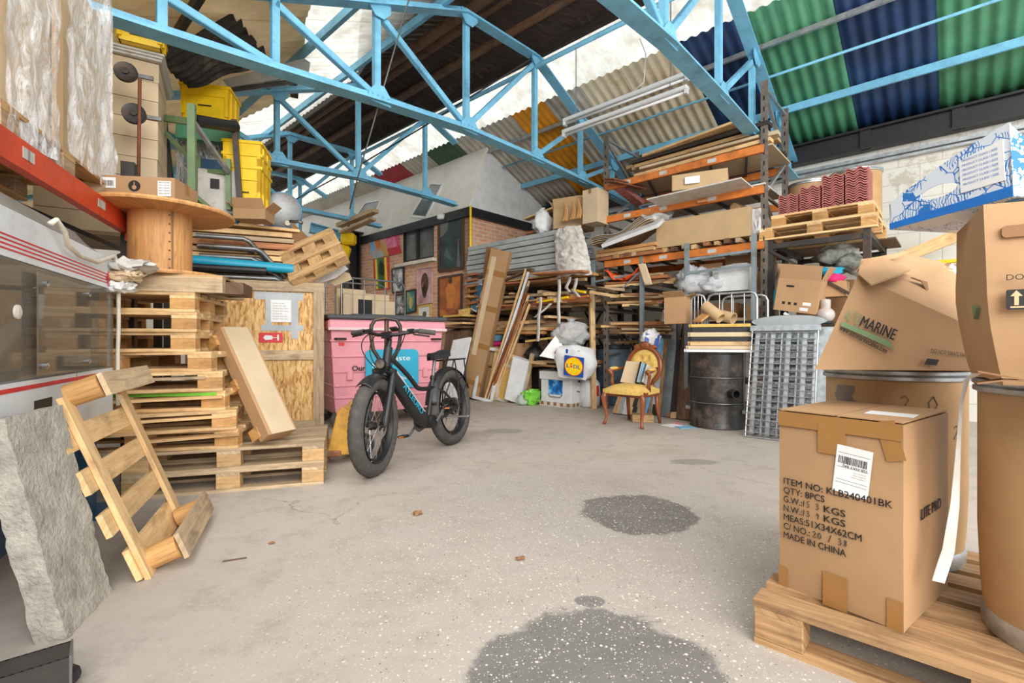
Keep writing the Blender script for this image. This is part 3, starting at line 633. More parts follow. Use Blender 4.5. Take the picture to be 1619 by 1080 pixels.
MB().box((sx / 2 - .03, fy + .003, sz - .05), (.05, .001, .12), M.Rotation(-.25, 3, 'Y')).build('tape', 'tape', t)
MB().box((sx / 2 - .02, fy + .004, .04), (.04, .001, .1)).build('tape', 'tape', t)
MB().box((-sx / 2 + .015, fy + .004, .03), (.03, .001, .08)).build('tape', 'tape', t)

LN = [('ITEM NO: KLB240401BK', .302), ('QTY: 8PCS', .125), ('G.W.:', .058), ('N.W.:', .058), ('MEAS:51X34X62CM', .226), ('C/ NO.:', .082), ('MADE IN CHINA', .185)]
for i, (s, w_) in enumerate(LN): text(t, 'printed_text', s, 'ink', at(FX, -.16, fy - .0006, .364 - i * .0315), .0215, w_ * 1.04, bold=.012)
for (s, x, i, w_) in (('KGS', .0, 2, .062), ('KGS', .0, 3, .062)): text(t, 'printed_text', s, 'ink', at(FX, -.16 + .128, fy - .0006, .364 - i * .0315), .0215, w_, bold=.012)
def scrib(t, mat, strokes, f, r=.0009, name='handwriting'):
    m = MB()
    for s in strokes: m.tube([f(*p) for p in s], r, 4)
    return m.build(name, mat, t)
DIG = {'1': [[(.5, 1), (.4, 0)]], '2': [[(.1, .8), (.4, 1), (.7, .75), (.4, .35), (.05, 0), (.8, .05)]], '0': [[(.45, 1), (.1, .6), (.2, .1), (.5, 0), (.8, .5), (.45, 1)]], '3': [[(.1, .9), (.5, 1), (.6, .7), (.3, .55), (.7, .4), (.5, 0), (.1, .1)]],
       '5': [[(.7, 1), (.25, .95), (.2, .6), (.6, .5), (.6, .1), (.1, 0)]], '9': [[(.7, .8), (.4, 1), (.2, .7), (.6, .6), (.7, .8), (.5, 0)]], '8': [[(.6, .9), (.3, .95), (.3, .65), (.65, .35), (.4, 0), (.15, .2), (.6, .65), (.6, .9)]], '.': [[(.3, .05), (.35, 0)]], '/': [[(.7, 1.1), (.2, -.1)]], ' ': []}
def hand(t, s, x, z, h, f, mat='ink', r=.0009):
    out = []
    for i, ch in enumerate(s): out += [[(x + (i * .72 + p[0] * .7) * h, z + p[1] * h) for p in st_] for st_ in DIG[ch]]
    scrib(t, mat, out, f, r)
ff = lambda x, z: (x, fy - .001, z)
hand(t, '15.3', -.1, .302, .02, ff, r=.0013); hand(t, '13.9', -.1, .270, .02, ff, r=.0013); hand(t, '20 / 38', -.066, .207, .021, ff, r=.0013)
lm = at(FX, .05, fy - .0012, .452) @ M.Rotation(-.1, 4, 'Z') @ M.Diagonal((.95, .85, 1, 1))
lb_ = MB(); lb_.add([lm @ V(p) for p in ((-.052, -.09, 0), (.052, -.09, 0), (.052, .09, 0), (-.052, .09, 0))], [(0, 1, 2, 3)]); ls_ = lb_.build('shipping_label', 'paper', t); ls_['label'] = 'white shipping label'
bars = MB(); xx = -.043
while xx < .04:
    wv = U(.0008, .003); bars.add([lm @ V(p) for p in ((xx, .022, .001), (xx + wv, .022, .001), (xx + wv, .05, .001), (xx, .05, .001))], [(0, 1, 2, 3)]); xx += wv + U(.001, .0025)
for yy in (.062, .008, -.04, -.052): bars.add([lm @ V(p) for p in ((-.046, yy, .001), (.046, yy, .001), (.046, yy + .001, .001), (-.046, yy + .001, .001))], [(0, 1, 2, 3)])
bars.build('barcode', 'ink', ls_)
text(ls_, 'label_text', 'GB-HA3 8AJ', 'ink', lm @ M.Translation((.042, .018, .001)) @ M.Rotation(math.pi, 4, 'Z'), .009, .07)
for k in range(5): text(ls_, 'label_text', 'iiniillnimniiln', 'greyink', lm @ M.Translation((.04, -.002 - k * .009, .001)) @ M.Rotation(math.pi, 4, 'Z'), .0035, U(.03, .075)) if k < 3 else None
text(t, 'printed_text', 'LITE PRO', 'ink', at(RX_, sx / 2 + .009, -.1, .31), .034, .2, bold=.012)
MB().box((.1, -.06, sz + .0105), (.13, .09, .001), M.Rotation(.1, 3, 'Z')).build('label_sheet', 'paper', t)
# drums
d1 = V((1.64, 1.367, DZ)); d2 = V((1.60, 2.035, DZ))
fibre_drum('fibre drum standing at the front corner of the pallet, below the tall carton', d1)
t = fibre_drum('fibre drum behind the printed carton, with pencilled numbers and a grey paint patch', d2)
an = math.atan2(-d2.y, -d2.x)
fd = lambda x, z: ((.2362) * math.cos(an + x / .235), .2362 * math.sin(an + x / .235), z)
hand(t, '2 0', .02, .6, .06, fd, 'greyink', .0014); hand(t, '0 2', .13, .5, .05, fd, 'greyink', .0012)
m = MB(); m.grid(lambda u, v: V(fd(-.215 + .085 * u + .01 * math.sin(v * 9), .6 + .085 * v)) * 1.0, 6, 4); m.build('paint_patch', 'greyink', t)
# tall carton on the front drum
x1 = V((.818, -.575, 0)); y1 = Z.cross(x1); c1 = V((1.22, 1.25, 0)) + x1 * .25 + y1 * .2; z1 = DZ + .756
t = thing('cardboard_box', 'tall open carton with a hand hole standing on the front drum', 'box', FR(V((c1.x, c1.y, z1)), x1))
g = gbox(.5, .4, .46, 10, .008, False)
for p in g.v:
    k = max(0, 1 - p.z / .26) ** 2; p.x *= 1 - .16 * k; p.y *= 1 - .16 * k; p += noise.noise_vector(p * 5) * .012
g.build('body', 'card', t, smooth=50)
MB().box((0, 0, .452), (.47, .37, .006)).build('flap', 'card', t)
MB().prism([(x - .11, -.213, z + .385) for x, z in rr(.22, .03, .01)], (0, .012, 0)).build('hand_hole', 'carddark', t)
fm = at(FX, 0, -.226, 0)
text(t, 'printed_text', 'DO NOT DRAG THIS', 'ink', at(FX, -.213, -.2185, .262), .014, .2)
text(t, 'printed_text', 'WARNING', 'ink', at(FX, .05, -.2185, .292), .013, .1)
a_ = MB(); a_.prism([(x - .178, -.2165, z + .213) for x, z in rr(.07, .05, .004)], (0, -.002, 0)); ar = a_.build('arrow_panel', 'ink', t)
w_ = MB()
for s in (-1, 1): w_.prism([(-.178 + s * .017 + x, -.2190, .215 + z * .8) for x, z in ((-.004, -.02), (.004, -.02), (.004, .008), (.011, .008), (0, .026), (-.011, .008), (-.004, .008))], (0, -.0006, 0))
w_.box((-.178, -.2192, .194), (.056, .001, .004)); w_.build('arrow_marks', 'card2', ar)
bl = MB(); bl.prism([(-.235, -.1, .17), (-.235, -.13, .2), (-.235, -.07, .21)], (-.02, 0, 0)); bl.build('green_mark', 'green', t)
f = MB(); [f.grid(lambda u, v, k=k: V((-.27 + .4 * u, -.2 - .05 * v, .0 + .012 * math.sin(u * 9 + k * 2) + .02 * k)), 8, 2, .004) for k in range(2)]; f.build('bottom_flap', 'carddark', t)
# printed white and blue fruit tray lying on the tall carton
MT['trayprint'] = None
def tray_mat():
    t = NT('tray_print'); co = t.coord('Object', (1, 1, 1)); v = t.n('ShaderNodeTexVoronoi', i_Scale=26.0, feature='DISTANCE_TO_EDGE'); t.l(co, v.inputs['Vector'])
    n = t.noise(co, 7, 3, .5); w = t.n('ShaderNodeTexWave', i_Scale=40.0, i_Distortion=8.0); t.l(co, w.inputs[0])
    a = t.math('MULTIPLY', t.math('LESS_THAN', v.outputs[0], .03), t.math('GREATER_THAN', n, .44)); b = t.math('MULTIPLY', t.math('GREATER_THAN', w.outputs['Fac'], .8), t.math('GREATER_THAN', n, .5)); c = t.math('GREATER_THAN', n, .66)
    return t.fin(t.mix(t.math('MAXIMUM', t.math('MAXIMUM', a, b), c), (214, 222, 230), (40, 116, 190)), .4)
MT['trayprint'] = tray_mat(); mk('trayblue', plain, (28, 118, 206), rough=.4, bump=0)
tc = V((1.348, 1.3, 1.40)); tx = V((1.27, 1.6, 1.385)) - tc; tl = .33; tx = tx.normalized(); tr_ = V((.98, .19, .0)).normalized()
tz = tx.cross(tr_).normalized(); tz = tz if tz.z > 0 else -tz
t = thing('fruit_tray', 'white and blue printed fruit tray with an oval hand hole, lying on the tall carton', 'tray', FR(tc, -tx, tz)); il = L2(t)
def tp_(u, v, s): return tc + tx * u + tr_ * v + tz * s
prof = [(0, 0), (tl, 0), (tl, .085), (tl * .93, .1), (tl * .55, .15), (tl * .12, .2), (0, .205)]
for v0, nm in ((0, 'side_panel'), (.42, 'side_panel')):
    pr = [tp_(u, v0, s) for u, s in prof]
    hole = [(tl * .55 + .052 * math.cos(a_) , .078 + .02 * math.sin(a_)) for a_ in [2 * math.pi * k / 20 for k in range(20)]]
    m = MB(); outer = []                                            # side with a real oval hole: ring of quads
    N = 20; ctr = V((tl * .55, .078, 0))
    for k in range(N):
        d = V((math.cos(2 * math.pi * k / N), math.sin(2 * math.pi * k / N), 0)); best = 9
        for (p, q) in zip(prof, prof[1:] + prof[:1]):
            e = V((q[0] - p[0], q[1] - p[1], 0)); den = d.x * e.y - d.y * e.x
            if abs(den) < 1e-9: continue
            w0 = V((p[0], p[1], 0)) - ctr; tt = (w0.x * e.y - w0.y * e.x) / den; ss = (w0.x * d.y - w0.y * d.x) / den
            if tt > 0 and -.001 <= ss <= 1.001: best = min(best, tt)
        outer.append((ctr.x + d.x * best, ctr.y + d.y * best))
    corners = [(k, c) for c in prof for k in [min(range(N), key=lambda i: (outer[i][0] - c[0]) ** 2 + (outer[i][1] - c[1]) ** 2)]]
    for k, c in corners: outer[k] = c
    for th in (0, .006):
        m.add([tp_(u, v0 + th, s) for u, s in outer] + [tp_(u, v0 + th, s) for u, s in hole], [(k, (k + 1) % N, N + (k + 1) % N, N + k) if th else (N + k, N + (k + 1) % N, (k + 1) % N, k) for k in range(N)])
    m.add([tp_(u, v0, s) for u, s in hole] + [tp_(u, v0 + .006, s) for u, s in hole], [(k, (k + 1) % N, N + (k + 1) % N, N + k) for k in range(N)])
    sp = m.build(nm, 'trayprint', t, True)
    e = MB(); e.prism([tp_(u, v0 - .002, s) for u, s in ((0, 0), (tl, 0), (tl, .02), (0, .03))], tr_ * .002); e.build('blue_band', 'trayblue', sp, True)
    if v0 == 0:
        e = MB(); e.prism([tp_(u, -.0025, s) for u, s in ((.015, .05), (.12, .05), (.12, .145), (.015, .165))], tr_ * .002); e.build('text_panel', 'paper', sp, True)
        for k in range(6):
            mm = M((-tx, tz, -tr_)).transposed().to_4x4(); mm.translation = tp_(.112, -.003, .14 - k * .014); text(sp, 'panel_text', 'PRODUCT CLASS I SIZE', 'trayblue', L2(t) @ mm, .006, .085)
m = MB(); m.prism([tp_(0, 0, 0), tp_(tl, 0, 0), tp_(tl, .42, 0), tp_(0, .42, 0)], tz * .006); m.build('base', 'trayprint', t, True)
for u0, h_ in ((0, .2), (tl - .006, .085)):
    m = MB(); m.prism([tp_(u0, 0, 0), tp_(u0, .42, 0), tp_(u0, .42, h_), tp_(u0, .3, h_ * .62), tp_(u0, .12, h_ * .62), tp_(u0, 0, h_)], tx * .006); m.build('end_panel', 'trayprint', t, True)
# collapsed carton with green and black lettering, slumped on the back drum
cz = DZ + .76
P1, P2, T1, T2 = P(1288, 566, 1.80), P(1545, 580, 1.72), P(1356, 436, 1.86), P(1526, 512, 1.74)
P1.z = P2.z = cz; BL, BR = P(1430, 400, 2.28), P(1560, 432, 2.25); QL, QR = P(1352, 566, 2.3), P(1600, 566, 2.25); QL.z = QR.z = cz
t = thing('cardboard_box', 'collapsed carton with green and black lettering slumped on the back drum', 'box', V((d2.x, d2.y, cz)))
m = MB()
def patch(m, a, b, c, d, n=8, bulge=.0, amp=.008):
    nm = (b - a).cross(d - a).normalized()
    def fn(u, v):
        p = (a * (1 - u) + b * u) * (1 - v) + (d * (1 - u) + c * u) * v; k = 16 * u * (1 - u) * v * (1 - v); return p + nm * (bulge * k + amp * k ** .5 * noise.noise(p * 7))
    m.grid(fn, n, n)
patch(m, P1, P2, T2, T1, 12, .0, .012); patch(m, T1, T2, BR, BL, 12, .02, .035); patch(m, QL, P1, T1, BL, 8, .01, .02); patch(m, P2, QR, BR, T2, 8); patch(m, QR, QL, BL, BR, 6); patch(m, P1, QL, QR, P2, 4)
m.build('body', 'card', t, True, smooth=35)
for q, th in (([(1357, 434, 1.84), (1378, 452, 1.8), (1412, 440, 1.82), (1440, 428, 1.95), (1395, 408, 1.98), (1362, 412, 1.95)], .0), ([(1352, 432, 1.86), (1368, 412, 1.92), (1440, 398, 2.2), (1420, 408, 2.1), (1392, 412, 2.0)], 0), ([(1440, 440, 1.9), (1456, 446, 1.88), (1470, 470, 1.86), (1466, 448, 1.89), (1452, 444, 1.9)], 0), ([(1455, 428, 2.2), (1500, 418, 2.25), (1530, 428, 2.2), (1500, 438, 2.1)], 0)):
    pts = [P(*k) for k in q]; m = MB(); m.prism(pts, Z * .006); m.build('flap', 'carddark' if q[0][0] in (1440, 1455) else 'card', t, True)
n = (P2 - P1).cross(T1 - P1).normalized(); o_ = P1 + n * .014
textp(t, 'printed_text', 'AUTO', 'green', o_, n, (1333, 503), (1357, 514), .043); textp(t, 'printed_text', 'MARINE', 'ink', o_, n, (1358, 515), (1412, 538), .043, bold=.014)
b_ = MB(); q = [PN(x, y, o_, n) for x, y in ((1331, 508), (1405, 539), (1414, 553), (1329, 515))]; b_.prism(q, n * .001); st_ = b_.build('green_stripe', 'green', t, True)
textp(st_, 'stripe_text', 'CABLES & COMPONENTS', 'card2', o_ + n * .0015, n, (1334, 515), (1402, 546), .012).matrix_local = M()
textp(t, 'printed_text', 'www.automarinecables.com', 'ink', o_, n, (1326, 521), (1400, 559), .02, bold=.012)
textp(t, 'printed_text', 'DO NOT DRAG THIS', 'ink', o_, n, (1472, 558), (1530, 566), .016)
b_ = MB(); q = [PN(x, y, o_, n) for x, y in ((1466, 567), (1485, 569), (1480, 578), (1461, 576))]; b_.prism(q, n * .001); b_.build('arrow_panel', 'ink', t, True)
tag(bag('white bunched polythene in the top of the slumped carton', P(1505, 448, 2.15) - Z * .03, (.09, .09, .05), 'white', False, 5, 'polythene', 'plastic', .5), 'white bunched polythene behind the slumped carton', 'plastic')
# white strap hanging from the drum ring
m = MB(); pts = [P(x, y, d) for x, y, d in ((1545, 590, 1.36), (1528, 600, 1.38), (1519, 640, 1.40), (1514, 720, 1.42), (1509, 800, 1.43), (1499, 870, 1.43), (1483, 920, 1.42))]
def fn(u, v):
    k = u * (len(pts) - 1); i = min(int(k), len(pts) - 2); p = pts[i].lerp(pts[i + 1], k - i); return p + V((.030 * (v - .5) * (1 - .3 * u), .018 * math.sin(u * 5) * (v - .5), .0))
m.grid(fn, 24, 3, .0015, Y); tag(m.build('strap', 'dirtywhite', smooth=40), 'long white webbing strap hanging down between the two drums', 'strap')
# ================================================================ left side
# --- white machine cabinet with striped panel and acrylic window, on blue legs
MT['acrylic'] = plain('acrylic', (112, 98, 78), rough=.3, var=.35, sc=2.5, bump=0)
t_ = NT('clear_acrylic'); t_.fin((120, 114, 102), .04); tr0 = t_.n('ShaderNodeBsdfTransparent'); mx0 = t_.n('ShaderNodeMixShader', i_0=.5); t_.l(t_.b.outputs[0], mx0.inputs[1]); t_.l(tr0.outputs[0], mx0.inputs[2]); t_.l(mx0.outputs[0], t_.t.nodes['Material Output'].inputs[0]); MT['clearplate'] = t_.m
mk('panelwhite', plain, (226, 232, 236), rough=.35, var=.05, sc=3, dirt=(200, 204, 204)); mk('stripe', plain, (206, 40, 58), rough=.4, bump=0); mk('greyhood', plain, (140, 134, 124), rough=.6, var=.2, dirt=(96, 86, 74)); mk('cream', plain, (214, 206, 188), rough=.5, bump=0)
MS = 1.25; mq = FR((-1.93 * MS, 2.34 * MS, H0 * (1 - MS)), (-.435, .9, 0))
t = thing('machine_cabinet', 'white machine cabinet with red stripes and a clear window, standing on blue legs', 'machine', mq); t.scale = (MS, MS, MS)
LM = 1.5
def mb(x0, x1, y0, y1, z0, z1): return MB().box(((x0 + x1) / 2, (y0 + y1) / 2, (z0 + z1) / 2), (x1 - x0, y1 - y0, z1 - z0))
mb(-LM, 0, .03, .75, .62, .885).build('lower_housing', 'panelwhite', t, bevel=.006)
mb(-LM, 0, .03, .75, 1.26, 1.42).build('upper_housing', 'panelwhite', t, bevel=.006)
mb(-LM, -.004, .32, .34, .885, 1.26).build('inner_board', 'acrylic', t)
m = MB(); [m.box((x, .1, 1.07), (.03, .1, .38)) for x in (-.02, -LM + .02)]; m.build('window_post', 'greyhood', t)
p = mb(-LM, 0, 0, .03, 1.26, 1.405).build('stripe_panel', 'panelwhite', t)
for k in range(4): mb(-LM, -.09, -.0015, 0, 1.281 + k * .0135, 1.286 + k * .0135).build('red_stripe', 'stripe', p)
lg = MB()
for (cx, cz, r) in ((-.075, 1.305, .034), (-.075, 1.305, .02)): lg.prism([(cx - r, -.002, cz), (cx, -.002, cz + r), (cx + r, -.002, cz), (cx, -.002, cz - r)], (0, -.0012 if r < .03 else .0, 0)) if r < .03 else [lg.beam((cx + a * r, -.003, cz + b * r), (cx + c * r, -.003, cz + d * r), .004, .002, Y) for a, b, c, d in ((-1, 0, 0, 1), (0, 1, 1, 0), (1, 0, 0, -1), (0, -1, -1, 0))]
for z in (1.29, 1.305, 1.32): lg.box((-.03, -.002, z), (.035, .001, .005))
lg.build('emblem', 'stripe', p)
text(p, 'panel_text', 'S', 'stripe', at(FX, -.088, -.003, 1.294), .022)
p = mb(-LM, 0, 0, .03, .62, .885).build('lower_panel', 'panelwhite', t)
mb(-LM, 0, -.0015, 0, .856, .87).build('red_stripe', 'stripe', p); mb(-.84, -.7, -.001, .02, .775, .815).build('slot', 'matblack', p); mb(-.47, -.468, -.001, 0, .62, .885).build('joint', 'greyink', p)
mb(-LM, -.012, -.004, 0, .892, 1.255).build('window', 'clearplate', t)
pl = mb(-.88, -.4, -.024, -.02, .9, 1.235).build('window_plate', 'clearplate', t)
for x, z in ((-.84, 1.2), (-.44, 1.2), (-.84, .93), (-.44, .93)): MB().lathe([(.01, 0), (.01, .012), (.004, .016)], 8, at(FX, x, -.022, z)).build('bolt', 'chrome', pl)
MB().lathe([(.022, 0), (.022, .006), (.012, .01)], 16, at(FX, -.97, -.004, 1.1)).build('vent_ring', 'cream', t)
h = MB(); h.prism([(-LM, .0, 1.405), (-LM, .05, 1.47), (-LM, .7, 1.47), (-LM, .75, 1.42)], (LM - .32, 0, 0)); h.prism([(-.34, .01, 1.405), (-.34, .05, 1.45), (-.34, .5, 1.45), (-.34, .55, 1.41)], (.3, 0, -.015)); h.build('hood', 'greyhood', t)
m = MB(); m.tube([(-.78, -.02, 1.41), (-.76, -.03, 1.43), (-.7, -.035, 1.4), (-.66, -.03, 1.36), (-.5, -.02, 1.345), (-.3, -.02, 1.35), (-.12, -.02, 1.4), (-.06, -.02, 1.42), (-.03, -.02, 1.39), (.005, -.02, 1.3), (.008, -.02, 1.1), (-.005, -.02, .95), (0, -.02, .7)], .009, 8); m.build('cable', 'cream', t, smooth=True)
for x in (-.1, -1.25):
    for y in (.1, .65):
        MB().box((x, y, .411), (.11, .1, .418)).build('leg', 'dkblue', t)
        MB().box((x + .05, y - .03, .212), (.24, .14, .02)).build('foot', 'dkblue', t)
for y in (.1, .65): MB().box((-.7, y, .36), (1.1, .05, .08)).build('rail', 'dkblue', t)
m = MB(); [m.tube([(-.5 + .2 * math.cos(a), .15 + .04 * math.sin(3 * a), .46 + .12 * math.sin(a)) for a in [k * .5 for k in range(13)]], .008, 6)]; m.build('hose_loop', 'cream', t, smooth=True)
# --- concrete slab
s0 = V((-1.613, 1.951, 0)); s1 = V((-1.5076, 1.637, 0)); ln = V((-.948, -.318, 0)) * .164 + Z * .76; e = s1 - s0; nn = e.cross(ln).normalized(); nn = -nn if nn.x < 0 else nn
MT['slab'] = plain('slab_concrete', (176, 170, 158), rough=.95, var=.22, sc=9, bump=.6, dirt=(122, 116, 106), bd=.02)
m = MB(); th = .085
def sl(o, a, b, n1, n2): m.grid(lambda u, v: o + a * u + b * v, n1, n2)
bk = -nn * th; sl(s0, e, ln, 12, 26); sl(s0 + bk + e, -e, ln, 12, 26); sl(s1, bk, ln, 4, 26); sl(s0 + bk, -bk, ln, 4, 26); sl(s0 + ln, e, bk, 12, 4); sl(s0, bk, e, 4, 12)
for p in m.v: p += noise.noise_vector(p * 22) * .008 + noise.noise_vector(p * 60) * .004; p.z = max(p.z, 0)
tag(m.build('concrete_slab', 'slab', smooth=35), 'rough grey concrete slab leaning by the white machine', 'slab')
# --- black steel channel and yellow truck nose in the bottom corner
q1 = PZ(112, 1013, .115); q0 = PZ(0, 1046, .115); d = (q1 - q0).normalized(); pr = V((d.y, -d.x, 0))
t = thing('steel_channel', 'black rusty steel channel lying on the floor in front of the concrete slab', 'channel', V((q1.x, q1.y, 0)))
m = MB(); c = q1 - Z * .03 - d * .3 + pr * .05; m.beam(q1 + pr * .05 - Z * .004 - d * .6, q1 + pr * .05 - Z * .004, .1, .008); m.beam(q1 + pr * .098 - Z * .055 - d * .6, q1 + pr * .098 - Z * .055, .008, .11); m.beam(q1 + pr * .004 - Z * .055 - d * .6, q1 + pr * .004 - Z * .055, .008, .11); m.build('channel', 'darksteel', t, True)
m = MB(); m.beam(q1 + d * .003 + pr * .001 - Z * .055, q1 + d * .003 + pr * .1 - Z * .055, .006, .118); m.build('end_plate', 'steel', t, True)
m = MB(); m.lathe([(.018, 0), (.018, .002)], 12, M.Translation(q1 + pr * .05 - d * .16 + Z * .0)); m.build('bolt_hole', 'matblack', t, True)
c = PZ(106, 1074, .03); t = thing('truck_nose', 'black and yellow rounded metal nose beside the steel channel', 'metal part', V((c.x, c.y, 0)))
MB().box((-.06, 0, .03), (.16, .09, .06)).build('body', 'black', t, bevel=.03, seg=3); MB().box((-.05, -.046, .03), (.07, .004, .04)).build('yellow_plate', 'yellow', t)
# --- broken pallet leaning on the machine legs
g0 = V((-1.53, 2.05, 0)); ex = V((-.401, .916, 0)); up = (V((-.916, -.401, 0)) * .288 + Z * .765).normalized()
t = thing('broken_pallet', 'pale broken pallet frame leaning towards the white machine', 'pallet', FR(g0, ex, up)); Wb = .74
for x in (.05, Wb - .05): MB().box((x, .011, .42), (.085, .022, .84)).build('long_board', 'pine', t, bevel=.002)
for z, w_ in ((.09, .14), (.3, .1), (.49, .1), (.67, .1)): MB().box((Wb / 2 - (.02 + .02 * (z > .5)) * (z > .2), .034, z), (Wb + (.1 if z > .2 else .01), .022, w_)).build('slat', 'pine', t)
for z in (.0, .78):
    MB().lathe([(.052, 0), (.05, .12)], 14, M.Translation((.1, -.11, z + .06)) @ M.Rotation(-math.pi / 2, 4, 'X')).build('block', 'block', t, smooth=40)
    MB().lathe([(.052, 0), (.05, .12)], 14, M.Translation((Wb - .1, -.11, z + .06)) @ M.Rotation(-math.pi / 2, 4, 'X')).build('block', 'block', t, smooth=40)
MB().box((Wb / 2 + .04, -.125, .06), (Wb * .92, .02, .12)).build('end_board', 'greywood', t); MB().box((Wb / 2 + .03, -.125, .84), (Wb * .9, .02, .1)).build('end_board', 'greywood', t)
# --- pallet stack
pu = V((.954, .306, 0)).normalized(); pv = Z.cross(pu)
W1 = pallet('dirty wide pallet at the very bottom of the stack, on the floor', FR(V((-1.335, 3.43, 0)) - pu * .6 + pv * .4, pu), mat='greywood', bmat='oldpine', group='pallets in the left stack')
m2_ = FR(V((-1.34, 3.43, PH)) - pu * .6 + pv * .41, pu + pv * .015); m2_.translation.z = PH
dup(W1, m2_, 'wide pallet second from the floor, with the long carton leaning on its open deck', 'pallets in the left stack')
names = ['third pallet up from the floor in the left stack', 'fourth pallet up from the floor in the left stack', 'fifth pallet up in the left stack, its front board edged in green', 'pallet halfway up the left stack, resting on the green-edged one', 'fourth pallet down from the cable reel in the left stack', 'third pallet down from the cable reel in the left stack', 'second pallet down from the cable reel in the left stack', 'pale pallet topping the left stack, under the thick timber base']
pxs = [376, 374, 356, 352, 334, 309, 311, 308]; z = 2 * PH
PS = None
for i, (px, lab) in enumerate(zip(pxs, names)):
    Zc = 3.27 - .012 * i; cn = P(px, 600, Zc); cn.z = z; an = (U(-.05, .05) if i > 4 else (-.1, .13, -.06, .1, -.12)[i]); uu = (pu * math.cos(an) + pv * math.sin(an)).normalized(); vv = Z.cross(uu)
    m4 = FR(cn - uu * .6 + vv * .4, uu); m4.translation.z = z
    if i == 0: PS = pallet(lab, m4, bh=.069, mat='pine', bmat='block', group='pallets in the left stack')
    else:
        q = dup(PS, m4, lab, 'pallets in the left stack')
        if i == 2:
            m = MB(); m.box((.1, -.4015, .11), (.9, .002, .02)); m.build('green_edge', 'lime', q)
    z += .1305
top = z
# timber base and cable reel
rc = P(254, 430, 3.42); rc.z = 0
t = thing('timber_skid', 'thick timber skid under the plywood cable reel', 'skid', FR(V((rc.x + .08, rc.y, top + .001)), pu))
for y in (-.28, 0, .28): MB().box((0, y, .05), (.78, .09, .1)).build('bearer', 'greywood', t)
MB().box((.02, 0, .108), (.74, .64, .016)).build('deck', 'oldpine', t); MB().box((.42, -.1, .04), (.16, .3, .08)).build('offcut', 'darkwood', t)
rz_ = top + .118
t = thing('cable_reel', 'big plywood cable reel standing upright on the pallet stack', 'cable reel', V((rc.x, rc.y, rz_)))
MB().lathe([(.02, 0), (.42, 0), (.425, .012), (.42, .024), (.02, .024)], 48).build('flange', 'ply', t, smooth=40)
MB().lathe([(.02, 0), (.455, 0), (.46, .012), (.455, .026), (.02, .026)], 48, M.Translation((0, 0, .45))).build('flange', 'ply', t, smooth=40)
MB().lathe([(.188, .024), (.188, .45)], 40, cap=False).build('drum', 'ply', t, smooth=True)
a_ = math.atan2(-rc.y, -rc.x) + .35
m = MB(); m.box((.19 * math.cos(a_), .19 * math.sin(a_), .237), (.005, .012, .42), M.Rotation(a_, 3, 'Z')); m.build('seam', 'carddark', t)
m = MB(); [m.box((.19 * math.cos(a_ + s * .09), .19 * math.sin(a_ + s * .09), .06 + k * .06), (.006, .008, .008), M.Rotation(a_, 3, 'Z')) for k in range(7) for s in (-1,)]; m.build('staples', 'darksteel', t)
# carton on the reel
rt = rz_ + .477
bm = FR(V((rc.x - .02, rc.y - .1, rt)), V((.99, .14, 0)))
t = carton('flat carton with printed emblem and barcode, lying on the cable reel', bm, .5, .3, .165)
for (x, w_, h_, z_) in ((-.17, .14, .07, .115), (.19, .08, .1, .09)):
    MB().box((x, -.156, z_), (w_, .001, h_)).build('label_sheet', 'paper', t)
m = MB(); x = -.22
while x < -.11: w_ = U(.002, .005); m.box((x, -.1572, .112), (w_, .001, .035)); x += w_ + U(.003, .005)
m.build('barcode', 'ink', t)
em = MB(); em.lathe([(.0001, 0), (.036, 0), (.036, .001), (.0001, .001)], 24, at(FX, .01, -.1565, .1)); em.build('round_emblem', 'ink', t)
em = MB(); em.box((.01, -.1582, .1), (.006, .001, .05)); em.lathe([(.0001, 0), (.014, 0), (.014, .001), (.0001, .001)], 12, at(FX, .01, -.158, .09)); em.build('emblem_mark', 'card', t)
for k in range(5): text(t, 'label_text', 'ABNO CKB MIX', 'ink', at(FX, .155, -.1575, .125 - k * .018), .009, .068)
text(t, 'printed_text', 'SIZE          COLOUR          WEIGHT          NUMBER', 'ink', at(FX, -.22, -.1562, .03), .008, .44)
# crumpled newspapers
for i, (px, py, d, r, lab) in enumerate(((205, 418, 2.95, (.13, .1, .035), 'crumpled newspaper topmost on the pallet stack by the machine'), (195, 448, 2.93, (.11, .09, .04), 'crumpled green-tinted magazine under the top newspaper'), (188, 468, 2.92, (.07, .07, .03), 'small crumpled paper beside the cable reel base'))):
    c = P(px, py, d); c.z = 1.47 - .065 * i; m = MB().ball(c, r, 22, 12, .5, i + 3)
    for p in m.v: p += noise.noise_vector(p * 16) * .03
    tag(m.build('newspaper', ['dirtywhite', 'cardpale', 'paper'][i], smooth=20), lab, 'newspaper')
